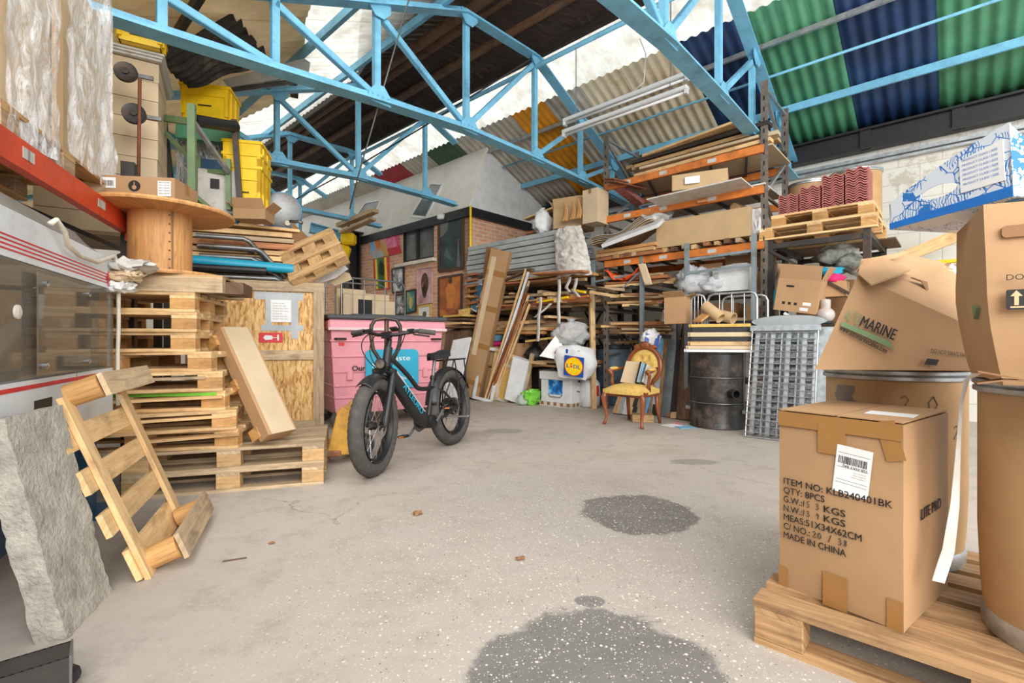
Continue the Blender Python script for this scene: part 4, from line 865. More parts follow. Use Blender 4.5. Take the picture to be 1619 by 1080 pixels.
# long cartons leaning on the open deck
for i, (pb, pt, d0, d1, w_, h_, mt, lab) in enumerate((((441, 700), (366, 524), 3.42, 3.62, .23, .11, 'card', 'long flat carton leaning against the pallet stack'), ((416, 704), (346, 540), 3.4, 3.56, .05, .1, 'oldpine', 'timber frame piece leaning beside the long flat carton'))):
    p, q = P(*pb, d0), P(*pt, d1); p.z = max(p.z, .345); t = thing(['cardboard_box', 'leaning_timber'][i], lab, ['box', 'timber'][i], p); il = L2(t); nu_ = V((.75, -.35, .5))
    if i == 0:
        m = MB(); m.beam(p, q, w_, h_, nu_); m.build('body', mt, t, True, bevel=.004)
        dd = (q - p).normalized(); nn_ = dd.cross(nu_).normalized(); u2 = nn_.cross(dd); m = MB(); m.beam(p + u2 * (h_ / 2 + .002), q + u2 * (h_ / 2 + .002), w_ - .04, .003, nu_); m.build('flap', 'cardpale', t, True)
        m = MB(); m.beam(q + u2 * .03, q + dd * .012 + u2 * .03, w_ * .8, .02, nu_); m.build('end_flap', 'cardpale', t, True)
    else:
        dd = (q - p).normalized(); s_ = V((.2, .9, .1)).normalized()
        for o_ in (0, .28): m = MB(); m.beam(p + s_ * o_ * .4, q + s_ * o_ * .4, .03, .05, nu_); m.build('rail', mt, t, True)
        for k in (.02, .5, .97): a0 = p.lerp(q, k); m = MB(); m.beam(a0 - dd * .03, a0 + dd * .05, .12, .09, nu_); m.build('block', 'block', t, True)
# --- OSB crate
def osb():
    t = NT('osb'); co = t.coord('Object', (1, 1, 1)); cs = []
    n = t.n('ShaderNodeTexNoise', i_Scale=5.0); t.l(co, n.inputs['Vector']); va = t.n('ShaderNodeVectorMath', operation='MULTIPLY_ADD'); va.inputs[1].default_value = (.06, .06, .06); t.l(n.outputs['Color'], va.inputs[0]); t.l(co, va.inputs[2])
    for an, sc in ((.5, (60, 20, 13)), (-.7, (52, 20, 11)), (1.3, (70, 20, 18))):
        m = t.n('ShaderNodeMapping'); m.inputs['Scale'].default_value = sc; m.inputs['Rotation'].default_value = (0, an, 0); t.l(va.outputs[0], m.inputs[0]); v = t.n('ShaderNodeTexVoronoi', i_Scale=1.0); t.l(m.outputs[0], v.inputs['Vector']); s = t.n('ShaderNodeSeparateXYZ'); t.l(v.outputs['Color'], s.inputs[0]); cs.append(s.outputs[0])
    f = t.math('MAXIMUM', t.math('MULTIPLY', cs[0], .9), t.math('MULTIPLY', t.math('ADD', cs[1], cs[2]), .5))
    t.bump(f, .2, .003); return t.fin(t.ramp(f, [(.3, (164, 112, 54)), (.55, (206, 156, 88)), (.95, (232, 196, 132))]), .6)
MT['osb'] = osb()
cu = V((.92, .39, 0)).normalized(); cv = Z.cross(cu); C0 = V((-2.0, 5.15, 0)); CW, CD, CHt = 1.25, .52, 1.63
cm = FR(C0, cu)                                         # local x<0 to the left, y back
t = thing('timber_crate', 'large chipboard shipping crate behind the pallet stack', 'crate', cm)
mb(-CW, 0, .03, CD, .08, CHt - .02).build('panel', 'osb', t)
for x in (-CW + .05, -.055): mb(x - .05, x + .05, 0, .03, .08, CHt - .1).build('post', 'greywood', t)
mb(-CW, 0, 0, .03, CHt - .1, CHt).build('top_rail', 'greywood', t); mb(-CW + .1, -.105, 0, .03, .82, .92).build('middle_rail', 'greywood', t); mb(-CW + .1, -.105, 0, .03, .08, .18).build('bottom_rail', 'greywood', t)
mb(-CW, 0, .03, CD, CHt - .02, CHt).build('lid', 'osb', t)
for y in (.05, .4): mb(-CW, 0, y, y + .1, 0, .08).build('skid', 'greywood', t)
for x0, x1, z0, z1 in ((-.66, -.2, 1.44, 1.52), (-.6, -.2, 1.12, 1.18), (-.56, -.5, 1.12, 1.52), (-.32, -.25, 1.04, 1.52)): MB().box(((x0 + x1) / 2, .028 - .0004 * (z1 - z0 > .2), (z0 + z1) / 2), (x1 - x0, .003, z1 - z0)).build('duct_tape', 'greyplastic', t)
pp = mb(-.51, -.32, .02, .024, 1.21, 1.44).build('paper_sheet', 'paper', t)
for k in range(7): text(pp, 'sheet_text', 'linnimi iilm nilni', 'greyink', at(FX, -.49, .0195, 1.4 - k * .027), .012, U(.08, .15))
r_ = mb(-.62, -.4, .024, .027, 1.0, 1.1).build('fragile_sticker', 'red', t)
gl = MB(); gl.prism([(-.58, .0235, 1.05), (-.56, .0235, 1.075), (-.5, .0235, 1.07), (-.49, .0235, 1.053), (-.45, .0235, 1.053), (-.45, .0235, 1.08), (-.435, .0235, 1.08), (-.435, .0235, 1.02), (-.45, .0235, 1.02), (-.45, .0235, 1.047), (-.49, .0235, 1.047), (-.5, .0235, 1.03), (-.56, .0235, 1.025)], (0, -.001, 0)); gl.build('glass_symbol', 'paper', r_)
def cpt(x, y, z): return cm @ V((x, y, z))
# boards piled on the crate
rows = [('pine', 0), ('oldpine', 1), ('greywood', 2), ('pine', 3), ('oldpine', 4), ('redwood', 5), ('greywood', 6)]
zb = CHt + .02
for i in range(8):
    x1 = -.3 + U(-.03, .03); L_ = U(1.25, 1.45); hh = U(.045, .07); y0 = .3 + U(-.02, .03)
    for j in range(2):
        m = MB(); m.beam(cpt(x1 - L_, y0 + j * .24, zb + hh / 2), cpt(x1 + U(-.03, .03), y0 + j * .24, zb + hh / 2), .2, hh * .92)
        tag(m.build('board', rows[(i + j) % 7][0]), 'stacked timber board in the pile on the chipboard crate', 'board', 'boards piled on the crate')
    zb += hh + U(.008, .022)
mb_ = MB(); p0_, p1_ = cpt(-1.5, .3, zb + .02), cpt(-.28, .5, zb + .02); mb_.beam(p0_, p1_, .5, .03); tag(mb_.build('platform_board', 'pine'), 'wide pine board topping the timber pile, below the green machine frame', 'board'); zt = zb + .036
# grey pipes bent back, in front of the boards
for i in range(9):
    zz = CHt + .03 + (i % 5) * .098 + (.02 if i > 4 else 0); yy = .06 + (i // 5) * .13 + U(-.01, .01); xe = -.42 - .05 * (i % 3) - .06 * (i % 5)
    bend = i % 5 in (2, 3, 4) and i < 8
    pts = [cpt(-1.2 + U(-.1, .1), yy, zz), cpt(xe - .05, yy, zz), cpt(xe, yy + .015, zz - .02)] + ([cpt(xe + .22, yy + .12, zz - .26)] if bend else [cpt(xe + .02, yy + .05, zz - .03)])
    if bend and pts[-1].z < CHt + .04: pts[-1].z = CHt + .04
    m = MB(); m.tube(pts, .024, 10); tag(m.build('pipe', 'steel', smooth=45), 'grey steel pipe lying on the chipboard crate', 'pipe', 'grey pipes on the crate')
m = MB(); m.tube([cpt(-1.25, -.0, CHt + .17), cpt(-.3, .06, CHt + .14)], .05, 14); tag(m.build('wrapped_pipe', 'teal', smooth=45), 'pipe wrapped in bright blue film, on the chipboard crate', 'pipe')
m = MB(); m.tube([cpt(-1.2, -.03, CHt + .1), cpt(-.55, .0, CHt + .1)], .035, 12); tag(m.build('pipe', 'black', smooth=45), 'black pipe lying just below the blue wrapped pipe', 'pipe')
# pallet tipped on its edge to the right of the pile
m4 = FR(P(500, 412, 5.25), V((.86, .2, .46)), V((-.18, -.92, .5)))
pallet('timber pallet tipped up on the crate edge, leaning against the board pile', m4, .62, .5, 3, .09, 'oldpine', 'oldpine', None, .06)
for i, (q, mt, lab, nm) in enumerate((([(462, 352), (490, 378), (470, 425), (456, 400)], 'carddark', 'brown cardboard sheet sticking up behind the tipped pallet', 'cardboard_sheet'), ([(500, 450), (530, 440), (550, 425), (540, 415), (505, 440)], 'paper', 'white cardboard offcut poking out below the tipped pallet', 'cardboard_offcut'), ([(528, 425), (552, 432), (556, 442), (530, 452), (518, 444)], 'cardpale', 'torn pale cardboard piece right of the tipped pallet', 'cardboard_piece'))):
    m = MB(); m.prism([P(x, y, 5.3 + .1 * i) for x, y in q], V((.2, 1, 0)) * .012); tag(m.build(nm, mt), lab, 'cardboard')
# blue drum lying at the back
c = P(447, 332, 5.75); ax = V((-.5, .85, .1)).normalized(); my = FR(c, V((.85, .5, 0)), ax)
t = thing('steel_drum', 'blue drum lying on its side behind the board pile, grey end facing out', 'drum', my)
MB().lathe([(.2, 0), (.21, .01), (.205, .3), (.212, .31), (.205, .32), (.205, .7)], 30).build('shell', 'lightblue', t, smooth=40)
MB().lathe([(.0001, -.004), (.19, -.004), (.2, 0)], 30, cap=False).build('end', 'steel', t, smooth=40)
MB().lathe([(.03, -.03), (.03, .0)], 12, M.Translation((.05, .15, 0))).build('bung', 'cream', t)
bar('barrel_tap', 'grey metal tap sticking out low beside the blue lying drum', 'tap', [P(458, 350, 5.5), P(472, 350, 5.5), P(478, 353, 5.5)], .018, 'steel')
c = P(402, 335, 4.95); c.z = zt
carton('torn open brown carton with raised flaps on the board pile', FR(c, V((.93, .1, 0))), .3, .24, .1, 'card', open_=.7)
# --- green machine frame with rollers and control box, on the board pile
gx = V((.95, .3, 0)).normalized(); go = P(310, 330, 4.55); go.z = zt; gm = FR(go, gx)
t = thing('roller_machine', 'green steel machine frame with black rollers, standing on the board pile', 'machine', gm); Lg = L2(t)
def gp(px, py, d=4.55): return P(px, py, d)
def gbar(nm, p, q, w_, h_, mt): m = MB(); m.beam(p, q, w_, h_, V((.3, -.95, 0)) if abs((q - p).normalized().z) > .7 else Z); return m.build(nm, mt, t, True)
gbar('post', gp(238, 155), gp(241, 320), .05, .05, 'green'); gbar('post', gp(303, 165, 4.3), gp(304, 330, 4.3), .06, .05, 'green'); gbar('post', gp(314, 246, 4.9), gp(313, 330, 4.9), .045, .045, 'green'); gbar('post', gp(361, 252, 4.9), gp(362, 332, 4.9), .045, .045, 'green')
gbar('rail', gp(240, 184), gp(303, 193, 4.3), .05, .055, 'green'); gbar('rail', gp(312, 270, 4.9), gp(361, 273, 4.9), .04, .04, 'green'); gbar('brace', gp(246, 194), gp(300, 250, 4.35), .03, .03, 'green'); gbar('brace', gp(307, 310, 4.3), gp(333, 332, 4.5), .04, .04, 'green')
gbar('brace', gp(306, 193, 4.35), gp(361, 272, 4.85), .035, .035, 'galv'); gbar('side_plate', gp(256, 176, 4.7), gp(270, 300, 4.7), .06, .05, 'darksteel'); gbar('side_plate', gp(370, 190, 4.9), gp(380, 332, 4.9), .05, .05, 'darksteel')
m = MB(); m.cyl(gp(306, 190, 4.4), gp(372, 201, 4.9), .055, 16); m.build('roller', 'black', t, True, smooth=40)
m = MB(); m.box(gp(330, 212, 5.0), (.56, .1, .17), M.Rotation(.3, 3, 'Z')); m.build('green_channel', 'roofgreen', t, True)
cb_ = gp(350, 285, 5.05); cb_.z = zt + .3
m = MB(); m.box(cb_, (.36, .3, .44), M.Rotation(.3, 3, 'Z')); pb_ = m.build('control_box', 'dirtywhite', t, True, bevel=.01)
rq = M.Rotation(.3, 3, 'Z'); m = MB(); m.box(cb_ + rq @ V((-.02, -.154, .07)), (.08, .012, .1), rq); m.build('socket', 'matblack', pb_, True)
m = MB(); m.box(cb_ + V((0, 0, -.27)), (.38, .32, .1), rq); m.build('base_cabinet', 'dkblue', t, True); m = MB(); m.box(cb_ + V((0, .05, .28)), (.4, .3, .1), rq); m.build('blue_tray', 'dkblue', t, True)
# --- yellow stacking bins
def ybin(label, m, sx, sy, h, group=None):
    t = thing('plastic_bin', label, 'bin', m, group); w_ = .008; k = .92
    b = MB()
    for a0 in range(4):
        r = M.Rotation(a0 * math.pi / 2, 3, 'Z'); X_, Y_ = (sx, sy) if a0 % 2 == 0 else (sy, sx)
        b.hexa([r @ V((a * X_ / 2 * kk, -(Y_ / 2 * kk) + o, z_)) for z_, kk in ((0, k), (h, 1)) for o in (0, w_) for a in (-1, 1)])
    b.box((0, 0, .005), (sx * k, sy * k, .01)); b.build('body', 'yellow', t)
    rm = MB(); [rm.beam((*p, h - .015), (*q, h - .015), .025, .03) for p, q in (((-sx / 2, -sy / 2), (sx / 2, -sy / 2)), ((sx / 2, -sy / 2), (sx / 2, sy / 2)), ((sx / 2, sy / 2), (-sx / 2, sy / 2)), ((-sx / 2, sy / 2), (-sx / 2, -sy / 2)))]; rm.build('rim', 'yellow', t)
    rb = MB()
    for s in (-1, 1):
        rb.box((s * sx * .44, -sy / 2 * .97, h * .55), (.03, .03, h * .7)); rb.box((s * sx / 2 * .97, -sy * .3, h * .55), (.03, .03, h * .7)); rb.box((s * sx / 2 * .97, sy * .1, h * .55), (.03, .03, h * .7)); rb.box((0, s * sy / 2 * .985, h * .72), (sx * .85, .02, .02))
    rb.build('ribs', 'yellow', t); MB().box((0, -sy / 2 * .985 - .006, h * .45), (.13, .004, .012)).build('slot', 'matblack', t); return t
yx = V((.97, .25, 0)); c = P(392, 300, 5.2); c.z = zt
for k, lab in enumerate(('lowest of the nested yellow bins right of the green machine frame', 'middle of the nested yellow bins right of the green machine frame', 'top one of the nested yellow bins right of the green machine frame')):
    mm = FR(V((c.x, c.y, zt + .09 + .13 * k)), yx); ybin(lab, mm, .36, .44, .5, 'nested yellow bins')
# wrapped appliance stack supporting the upper yellow bin
c2_ = P(334, 200, 5.45)
t = thing('wrapped_load', 'film-wrapped machine parts behind the green frame, below the upper yellow bin', 'load', FR(V((c2_.x, c2_.y, zt)), yx)); MB().box((0, 0, .55), (.5, .4, 1.1)).build('body', 'dkblue', t); g = gbox(.54, .44, 1.13, 8, .01); soft(g, .02, 9); g.build('stretch_film', 'film', t, smooth=True)
ybin('yellow bin standing alone above the green machine frame', FR(V((c2_.x, c2_.y, zt + 1.15)), yx), .48, .4, .42)
# --- orange pallet racking, wrapped load, carton stack
R0 = V((-2.685, 3.3, 0)); ru = V((-.39, .92, 0)).normalized(); rv = Z.cross(ru)      # ru towards the back, rv to the left
t = thing('pallet_racking', 'orange pallet racking beam on dark uprights, behind the white machine', 'racking', FR(R0, ru))
for y in (.0, .95):
    m = MB(); m.box((-1.6, y, 1.84), (3.6, .05, .13)); b_ = m.build('beam', 'redor', t)
    if y == 0:
        for x_ in (-.35, -.4, -1.2, -1.24): MB().box((x_, -.027, 1.85), (.06, .002, .05)).build('label_sheet', 'dirtywhite', b_)
        MB().box((.16, -.03, 1.82), (.1, .05, .2)).build('beam_connector', 'redor', t)
for y in (0, .95): MB().box((.22, y, 1.15), (.08, .08, 2.3)).build('upright', 'darksteel', t)
for k in range(4): m = MB(); m.beam((.22, 0 if k % 2 else .95, .3 + k * .45), (.22, .95 if k % 2 else 0, .75 + k * .45), .03, .03); m.build('brace', 'darksteel', t)
lc = R0 - ru * .68 + rv * .52
pallet('old pallet on the orange racking, carrying the film-wrapped cardboard load', FR(V((lc.x, lc.y, 1.906)), ru), 1.3, 1.0, 6, .1, 'oldpine', 'greywood', None, .085)
t = thing('wrapped_load', 'tall cardboard load torn loose from its stretch film, on the orange racking', 'load', FR(V((lc.x, lc.y, 2.053)), ru))
mb(-.6, -.02, -.45, .45, 0, 1.02).build('cardboard_block', 'cardpale', t, bevel=.01); mb(.0, .6, -.44, .45, 0, 1.1).build('cardboard_block', 'cardpale', t, bevel=.01)
MB().box((-.06, -.47, .62), (.075, .02, 1.3), M.Rotation(.0, 3, 'Y')).build('edge_board', 'card2', t)
for (x0, x1, zz0, zz1, sd) in ((.0, .64, -.02, 1.2, 1), (-.64, -.1, -.12, 1.2, 5)):
    def fn(u, v):
        x = x0 + (x1 - x0) * u + .03 * noise.noise(V((v * 4, sd, 0))); z_ = zz0 + (zz1 - zz0) * v - (.12 * (1 - v) * max(0, noise.noise(V((u * 5, sd * 3, 0)))))
        fold = .035 * noise.noise(V((x * 7 + sd, z_ * 2.2, 0))) + .02 * noise.noise(V((x * 20, z_ * 9, sd))); return (x, -.5 - fold, z_)
    m = MB(); m.grid(fn, 34, 46); m.build('stretch_film', 'film', t, smooth=True)
m = MB(); m.grid(lambda u, v: (.645 + .015 * noise.noise(V((u * 6, v * 8, 2))) , -.5 + 1.0 * u, -.02 + 1.2 * v), 20, 30); m.build('stretch_film', 'film', t, smooth=True)
# pale cartons behind, corner towards us
k0 = P(250, 200, 4.1); kx = V((.99, -.05, 0)).normalized(); kx = V((.86, .5, 0)).normalized(); ky = Z.cross(kx); zz = 1.9
t = thing('rack_deck', 'grey chipboard deck on the racking under the pale carton stack', 'shelf', FR(V((k0.x, k0.y, 1.84)) - kx * .45 + ky * .35, kx)); MB().box((0, 0, .04), (1.0, .8, .03)).build('board', 'greywood', t); [MB().box((sx_ * .45, sy_ * .35, -.9), (.06, .06, 1.88)).build('leg', 'darksteel', t) for sx_ in (-1, 1) for sy_ in (-1, 1)]
zz = 1.896; F1 = None
for k in range(9):
    a = U(-.02, .02); mm = FR(V((k0.x, k0.y, zz)) - kx * .39 + ky * .33, kx + ky * a)
    lab = 'flat pale carton in the tall stack behind the wrapped load'
    F1 = carton(lab, mm, .78, .66, .158, 'cardpale', False, group='pale cartons stacked on the racking') if k == 0 else dup(F1, mm, lab)
    zz += .163
for k in range(3):
    m = MB(); o_ = V((k0.x, k0.y, zz + .012 + .022 * k)) - kx * .41 + ky * .33; e_ = .02 + .02 * k
    m.box(o_, (.86 + e_, .72 + e_, .02), M((kx, ky, Z)).transposed()); tag(m.build('cover_board', 'dirtywhite', bevel=.004), ['lowest white board capping the pale carton stack', 'middle white board capping the pale carton stack', 'top white board capping the pale carton stack'][k], 'board')
c = P(222, 82, 3.95); c.z = zz + .07
ybin('low yellow bin on top of the pale carton stack', FR(c + ky * .1, kx), .3, .26, .13)
for px, py, r_, lab in ((199, 114, .075, 'upper grey pulley wheel in front of the pale cartons'), (212, 180, .078, 'lower grey pulley wheel in front of the pale cartons')):
    c = P(px, py, 3.72); mm = FR(c, V((.9, .44, 0)), V((.35, -.93, .1)))
    t = thing('pulley_wheel', lab, 'wheel', mm, 'pulley wheels'); MB().lathe([(.02, -.012), (r_ * .8, -.01), (r_, -.016), (r_, -.008), (r_ * .88, 0), (r_, .008), (r_, .016), (r_ * .8, .01), (.02, .012)], 28).build('wheel', 'darksteel', t, smooth=40)
    MB().lathe([(.025, -.025), (.025, .025)], 12).build('hub', 'darksteel', t)
    MB().box((.09, 0, -.02), (.16, .03, .02)).build('arm', 'steel', t)
bar('rusty_rod', 'thin rusty rod standing upright in front of the pale cartons', 'rod', [P(221, 124, 3.72), P(219, 292, 3.72)], .012, 'rust')

# loose boards caught between the lower pallets of the stack
for i, (a0, a1, zz_, w_, mt) in enumerate(((-.75, .0, .63, .1, 'oldpine'), (-.6, .05, .5, .09, 'pine'), (-.9, -.1, .76, .1, 'greywood'), (-.5, .1, .375, .1, 'oldpine'))):
    c = P(352, 600, 3.24); c.z = 0; p = c + pu * a0 - pv * .04 + Z * zz_; q = c + pu * a1 + pv * .02 + Z * (zz_ + .012)
    tag(MB().beam(p, q, w_, .018).build('loose_board', mt), ['loose board sticking out below the middle of the pallet stack', 'loose board lowest but one in the front of the pallet stack', 'highest loose board jammed into the front of the pallet stack', 'lowest loose board on the front of the pallet stack'][i], 'board')
# ================================================================ pink wheelie bin, pallet truck, bicycle
bu = V((.83, .557, 0)).normalized(); bo = V((-2.04, 5.45, 0)); bm_ = FR(bo, bu); BWd, BD = 1.38, .95
t = thing('wheeled_bin', 'large pink four-wheeled waste bin with a dark lid', 'bin', bm_)
b = MB(); lv = [(.17, .075, .09), (.3, .06, .07), (.5, .045, .055), (.72, .03, .04), (.95, .012, .02), (1.2, 0, 0)]
for (z0, i0, j0), (z1, i1, j1) in zip(lv, lv[1:]):
    for (a0, a1) in ((0, 1), (1, 2), (2, 3), (3, 0)):
        cr = lambda i, j, z: [V((i, j, z)), V((BWd - i, j, z)), V((BWd - i, BD - j, z)), V((i, BD - j, z))]
        b.add([cr(i0, j0, z0)[a0], cr(i0, j0, z0)[a1], cr(i1, j1, z1)[a1], cr(i1, j1, z1)[a0]], [(0, 1, 2, 3)])
b.box((BWd / 2, BD / 2, .18), (BWd - .16, BD - .18, .02)); body = b.build('body', 'pink', t, bevel=.012)
rb = MB()
for z, o in ((.36, .066), (.5, .056), (.66, .047), (.84, .03), (1.02, .013)): rb.box((BWd / 2, o - .004, z), (BWd - 2 * o + .01, .022, .03)); rb.box((o - .004, BD / 2, z), (.022, BD - 2 * o, .03))
for x in (.22, .5, .88, 1.16): rb.box((x, .035, .62), (.07, .03, .12))
rb.build('ribs', 'pink', body, bevel=.008)
MB().box((BWd / 2, BD / 2, 1.2), (BWd + .07, BD + .07, .12)).build('rim', 'pink', t, bevel=.02)
mk('wornwhite', plain, (224, 200, 200), rough=.6, var=.1, dirt=(214, 168, 172)); MB().box((BWd / 2, -.045, 1.155), (BWd + .08, .02, .035)).build('rim_band', 'wornwhite', t, bevel=.006)
mk('lid', plain, (70, 72, 76), rough=.5); MB().box((BWd / 2, BD / 2, 1.292), (BWd + .1, BD + .1, .055)).build('lid', 'lid', t, bevel=.02, seg=2); MB().box((BWd / 2 + .02, .3, 1.325), (BWd * .65, .5, .02)).build('lid_panel', 'lid', t, bevel=.008)
for x in (.12, BWd - .12):
    for y in (.12, BD - .12):
        mm = M.Translation((x, y, .1)) @ M.Rotation(math.pi / 2, 4, 'X') ; w = MB().lathe([(.03, -.025), (.085, -.022), (.1, -.012), (.1, .012), (.085, .022), (.03, .025)], 24, mm).build('wheel', 'rubber', t, smooth=40)
        f = MB(); f.box((x, y - .034, .14), (.05, .006, .1)); f.box((x, y + .034, .14), (.05, .006, .1)); f.box((x, y, .185), (.1, .09, .02)); f.build('caster_fork', 'steel', w)
for x in (.1, BWd - .1): m = MB(); m.tube([(x - .06, -.02, 1.04), (x - .05, -.06, 1.04), (x + .05, -.06, 1.04), (x + .06, -.02, 1.04)], .012, 8); m.build('handle', 'matblack', t, smooth=40)
MB().box((.12, .012, .98), (.06, .004, .035)).build('red_mark', 'red', t)
# teal notice on its front
nb = MB(); nb.prism([(x, 0, z) for x, z in rr(.66, .47, .06, 5, (.72, .68))], (0, -.006, 0)); nt_ = nb.build('notice', 'teal', t)
text(nt_, 'notice_text', 'waste', 'paper', at(FX, .64, -.0075, .78), .06, .3); text(nt_, 'notice_text', 'bins', 'paper', at(FX, .47, -.0075, .7), .05, .2); text(nt_, 'notice_text', '24h collection', 'paper', at(FX, .68, -.0075, .55), .035, .3)
text(t, 'stencil_text', 'Our', 'ink', at(FX, .24, .015, .67), .06, .15, bold=.02)
# pallet truck
jb = V((-1.42, 4.05, 0)); ju = V((.98, .16, 0)).normalized(); t = thing('pallet_truck', 'rusty yellow hand pallet truck parked behind the front wheel of the bicycle', 'pallet truck', FR(jb, ju))
mk('rustyellow', plain, (216, 164, 70), rough=.6, var=.2, dirt=(158, 96, 56), sc=8); mk('rustfork', plain, (176, 122, 84), rough=.7, var=.2, dirt=(120, 78, 52))
for y in (0, .42):
    m = MB(); m.box((-.55, y, .085), (1.1, .15, .05)); m.build('fork', 'rustfork', t, bevel=.01); MB().lathe([(.04, -.03), (.04, .03)], 14, M.Translation((-.95, y, .042)) @ M.Rotation(math.pi / 2, 4, 'X')).build('load_roller', 'rubber', t)
m = MB(); m.box((-.5, .21, .14), (.4, .24, .03)); m.build('tie_plate', 'yellow', t)
m = MB(); m.prism([(-.12, -.05, .07), (.1, -.05, .07), (.08, -.05, .42), (.0, -.05, .47), (-.04, -.05, .4)], (0, .05, 0)); m.prism([(-.12, .42, .07), (.1, .42, .07), (.08, .42, .42), (.0, .42, .47), (-.04, .42, .4)], (0, .05, 0)); m.box((.02, .21, .28), (.12, .48, .3)); m.build('hydraulic_body', 'rustyellow', t, bevel=.008)
m = MB(); m.cyl((.1, .21, .16), (.1, .21, .5), .05, 16); m.build('pump', 'rustyellow', t, smooth=40)
for y in (.13, .29): MB().lathe([(.085, -.025), (.09, -.02), (.09, .02), (.085, .025)], 20, M.Translation((.14, y, .09)) @ M.Rotation(math.pi / 2, 4, 'X')).build('steer_wheel', 'rubber', t, smooth=40)
hy_ = .21; hx = .33
m = MB(); m.tube([(.12, .21, .45), (hx, hy_, .82)], .024, 10); m.build('handle_post', 'matblack', t, smooth=40); m = MB(); m.tube([(.2, .21, .585), (hx + .012, hy_ - .005, .86), (hx + .02, hy_ - .01, 1.02)], .028, 10); m.build('yellow_sleeve', 'yellow', t, smooth=40)
m = MB(); m.tube([(hx + x + .01, hy_ - .01 * k, z) for k, (x, z) in enumerate(((0, .8), (.04, .84), (.105, .94), (.125, 1.08), (.12, 1.15), (.09, 1.2), (0, 1.215), (-.09, 1.2), (-.12, 1.15), (-.125, 1.08), (-.105, .94), (-.04, .84), (0, .8)))], .017, 10); m.tube([(hx + .01, hy_, .82), (hx + .015, hy_ - .05, 1.2)], .02, 8); m.build('loop_handle', 'darksteel', t, smooth=True)
# --- fat-tyred electric bicycle
W2 = V((-.577, 4.769, 0)); fw = V((-.358, -.934, 0)).normalized(); BM = FR(W2, fw) @ M.Rotation(math.radians(5.5), 4, 'X')
t = thing('electric_bicycle', 'black fat-tyred electric bicycle with blue lettering, standing before the pink bin', 'bicycle', BM)
SX = V((1.02, 0, .76)); sa = V((-.37, 0, .93)).normalized(); SM = M.Translation(SX) @ M.Rotation(math.radians(14), 4, sa) @ M.Translation(-SX)
TR, TW = .372, .053
def wheel(name, c, mt, disc_r, hub_r, fl):
    wm = mt @ M.Translation(c) @ M.Rotation(math.pi / 2, 4, 'X')
    m = MB(); nu, nv = 96, 14
    def fn(u, v):
        a = 2 * math.pi * u; ph = math.pi * (.12 + 1.76 * v) - math.pi
        k = 1 + (.11 if (int(u * nu) + int(v * nv)) % 2 and .18 < v < .82 else 0)
        r = TR - TW + TW * k * math.cos(ph); return wm @ V((r * math.cos(a), r * math.sin(a), TW * .98 * k * math.sin(ph)))
    m.grid(fn, nu, nv); w = m.build(name, 'rubber', t, smooth=True)
    m = MB().lathe([(.262, -.04), (.272, -.04), (.258, -.03), (.25, 0), (.258, .03), (.272, .04), (.262, .04), (.242, .015), (.242, -.015), (.262, -.04)], 48, wm, cap=False); m.build('rim', 'matblack', w, smooth=50)
    m = MB()
    for k in range(32):
        a = 2 * math.pi * k / 32; b = a + (.5 if k % 4 < 2 else -.5); s = 1 if k % 2 else -1
        m.cyl(wm @ V((hub_r * math.cos(b), hub_r * math.sin(b), s * .032)), wm @ V((.246 * math.cos(a), .246 * math.sin(a), s * .01)), .0016, 5)
    m.build('spokes', 'chrome', w)
    m = MB().lathe([(.012, -.07), (.014, -.05), (hub_r, -.042), (hub_r, -.03), (hub_r * .8, -.02), (hub_r * .8, .02), (hub_r, .03), (hub_r, .042), (.014, .05), (.012, .07)], 28, wm); m.build('hub', 'matblack', w, smooth=40)
    m = MB().lathe([(disc_r - .02, -.058), (disc_r, -.058), (disc_r, -.056), (disc_r - .02, -.056), (disc_r - .02, -.058)], 36, wm, cap=False)
    for k in range(6): a = k * math.pi / 3; m.beam(wm @ V((.03 * math.cos(a + .4), .03 * math.sin(a + .4), -.057)), wm @ V(((disc_r - .015) * math.cos(a), (disc_r - .015) * math.sin(a), -.057)), .01, .002, wm.to_3x3() @ Z)
    m.build('brake_disc', 'chrome', w, smooth=40)
    m = MB(); m.grid(lambda u, v: mt @ (V(c) + V((math.cos(fl[0] + (fl[1] - fl[0]) * u) * (TR + .022 - .03 * (2 * v - 1) ** 2), .06 * (2 * v - 1), math.sin(fl[0] + (fl[1] - fl[0]) * u) * (TR + .022 - .03 * (2 * v - 1) ** 2)))), 28, 8, .003); m.build('mudguard', 'black', t, smooth=True)
    return w
wheel('rear_wheel', (0, 0, TR), M(), .085, .085, (.15, 2.75)); wheel('front_wheel', (1.204, 0, TR), SM, .085, .035, (1.0, 2.2))
S = lambda *p: SM @ V(p)
fk = MB()
for s in (-1, 1):
    fk.tube([S(1.204, s * .078, TR), S(1.19, s * .078, TR + .05), S(1.05, s * .078, .735)], [.02, .028, .026], 12); fk.tube([S(1.09, s * .078, .64), S(1.035, s * .078, .78)], .018, 10)
fk.tube([S(1.035, -.09, .765), S(1.02, 0, .79), S(1.035, .09, .765)], [.03, .038, .03], 12); fk.build('fork', 'black', t, smooth=45)
m = MB(); [m.tube([S(1.115, s * .078, .585), S(1.06, s * .078, .725)], .0195, 10) for s in (-1, 1)]; m.build('fork_stanchion', 'chrome', t, smooth=40)
m = MB(); m.tube([S(1.16, .106, .44), S(1.13, .106, .53)], .0015, 6); m.build('fork_decal', 'stripe', t)
m = MB(); m.tube([V((1.025, 0, .74)), V((.945, 0, .965))], .034, 14); m.build('head_tube', 'black', t, smooth=40)
m = MB(); m.tube([S(.945, 0, .965), S(.93, 0, 1.03), S(.985, 0, 1.06)], .022, 10); m.box(S(.985, 0, 1.065), (.05, .07, .05)); m.build('stem', 'matblack', t, smooth=40)
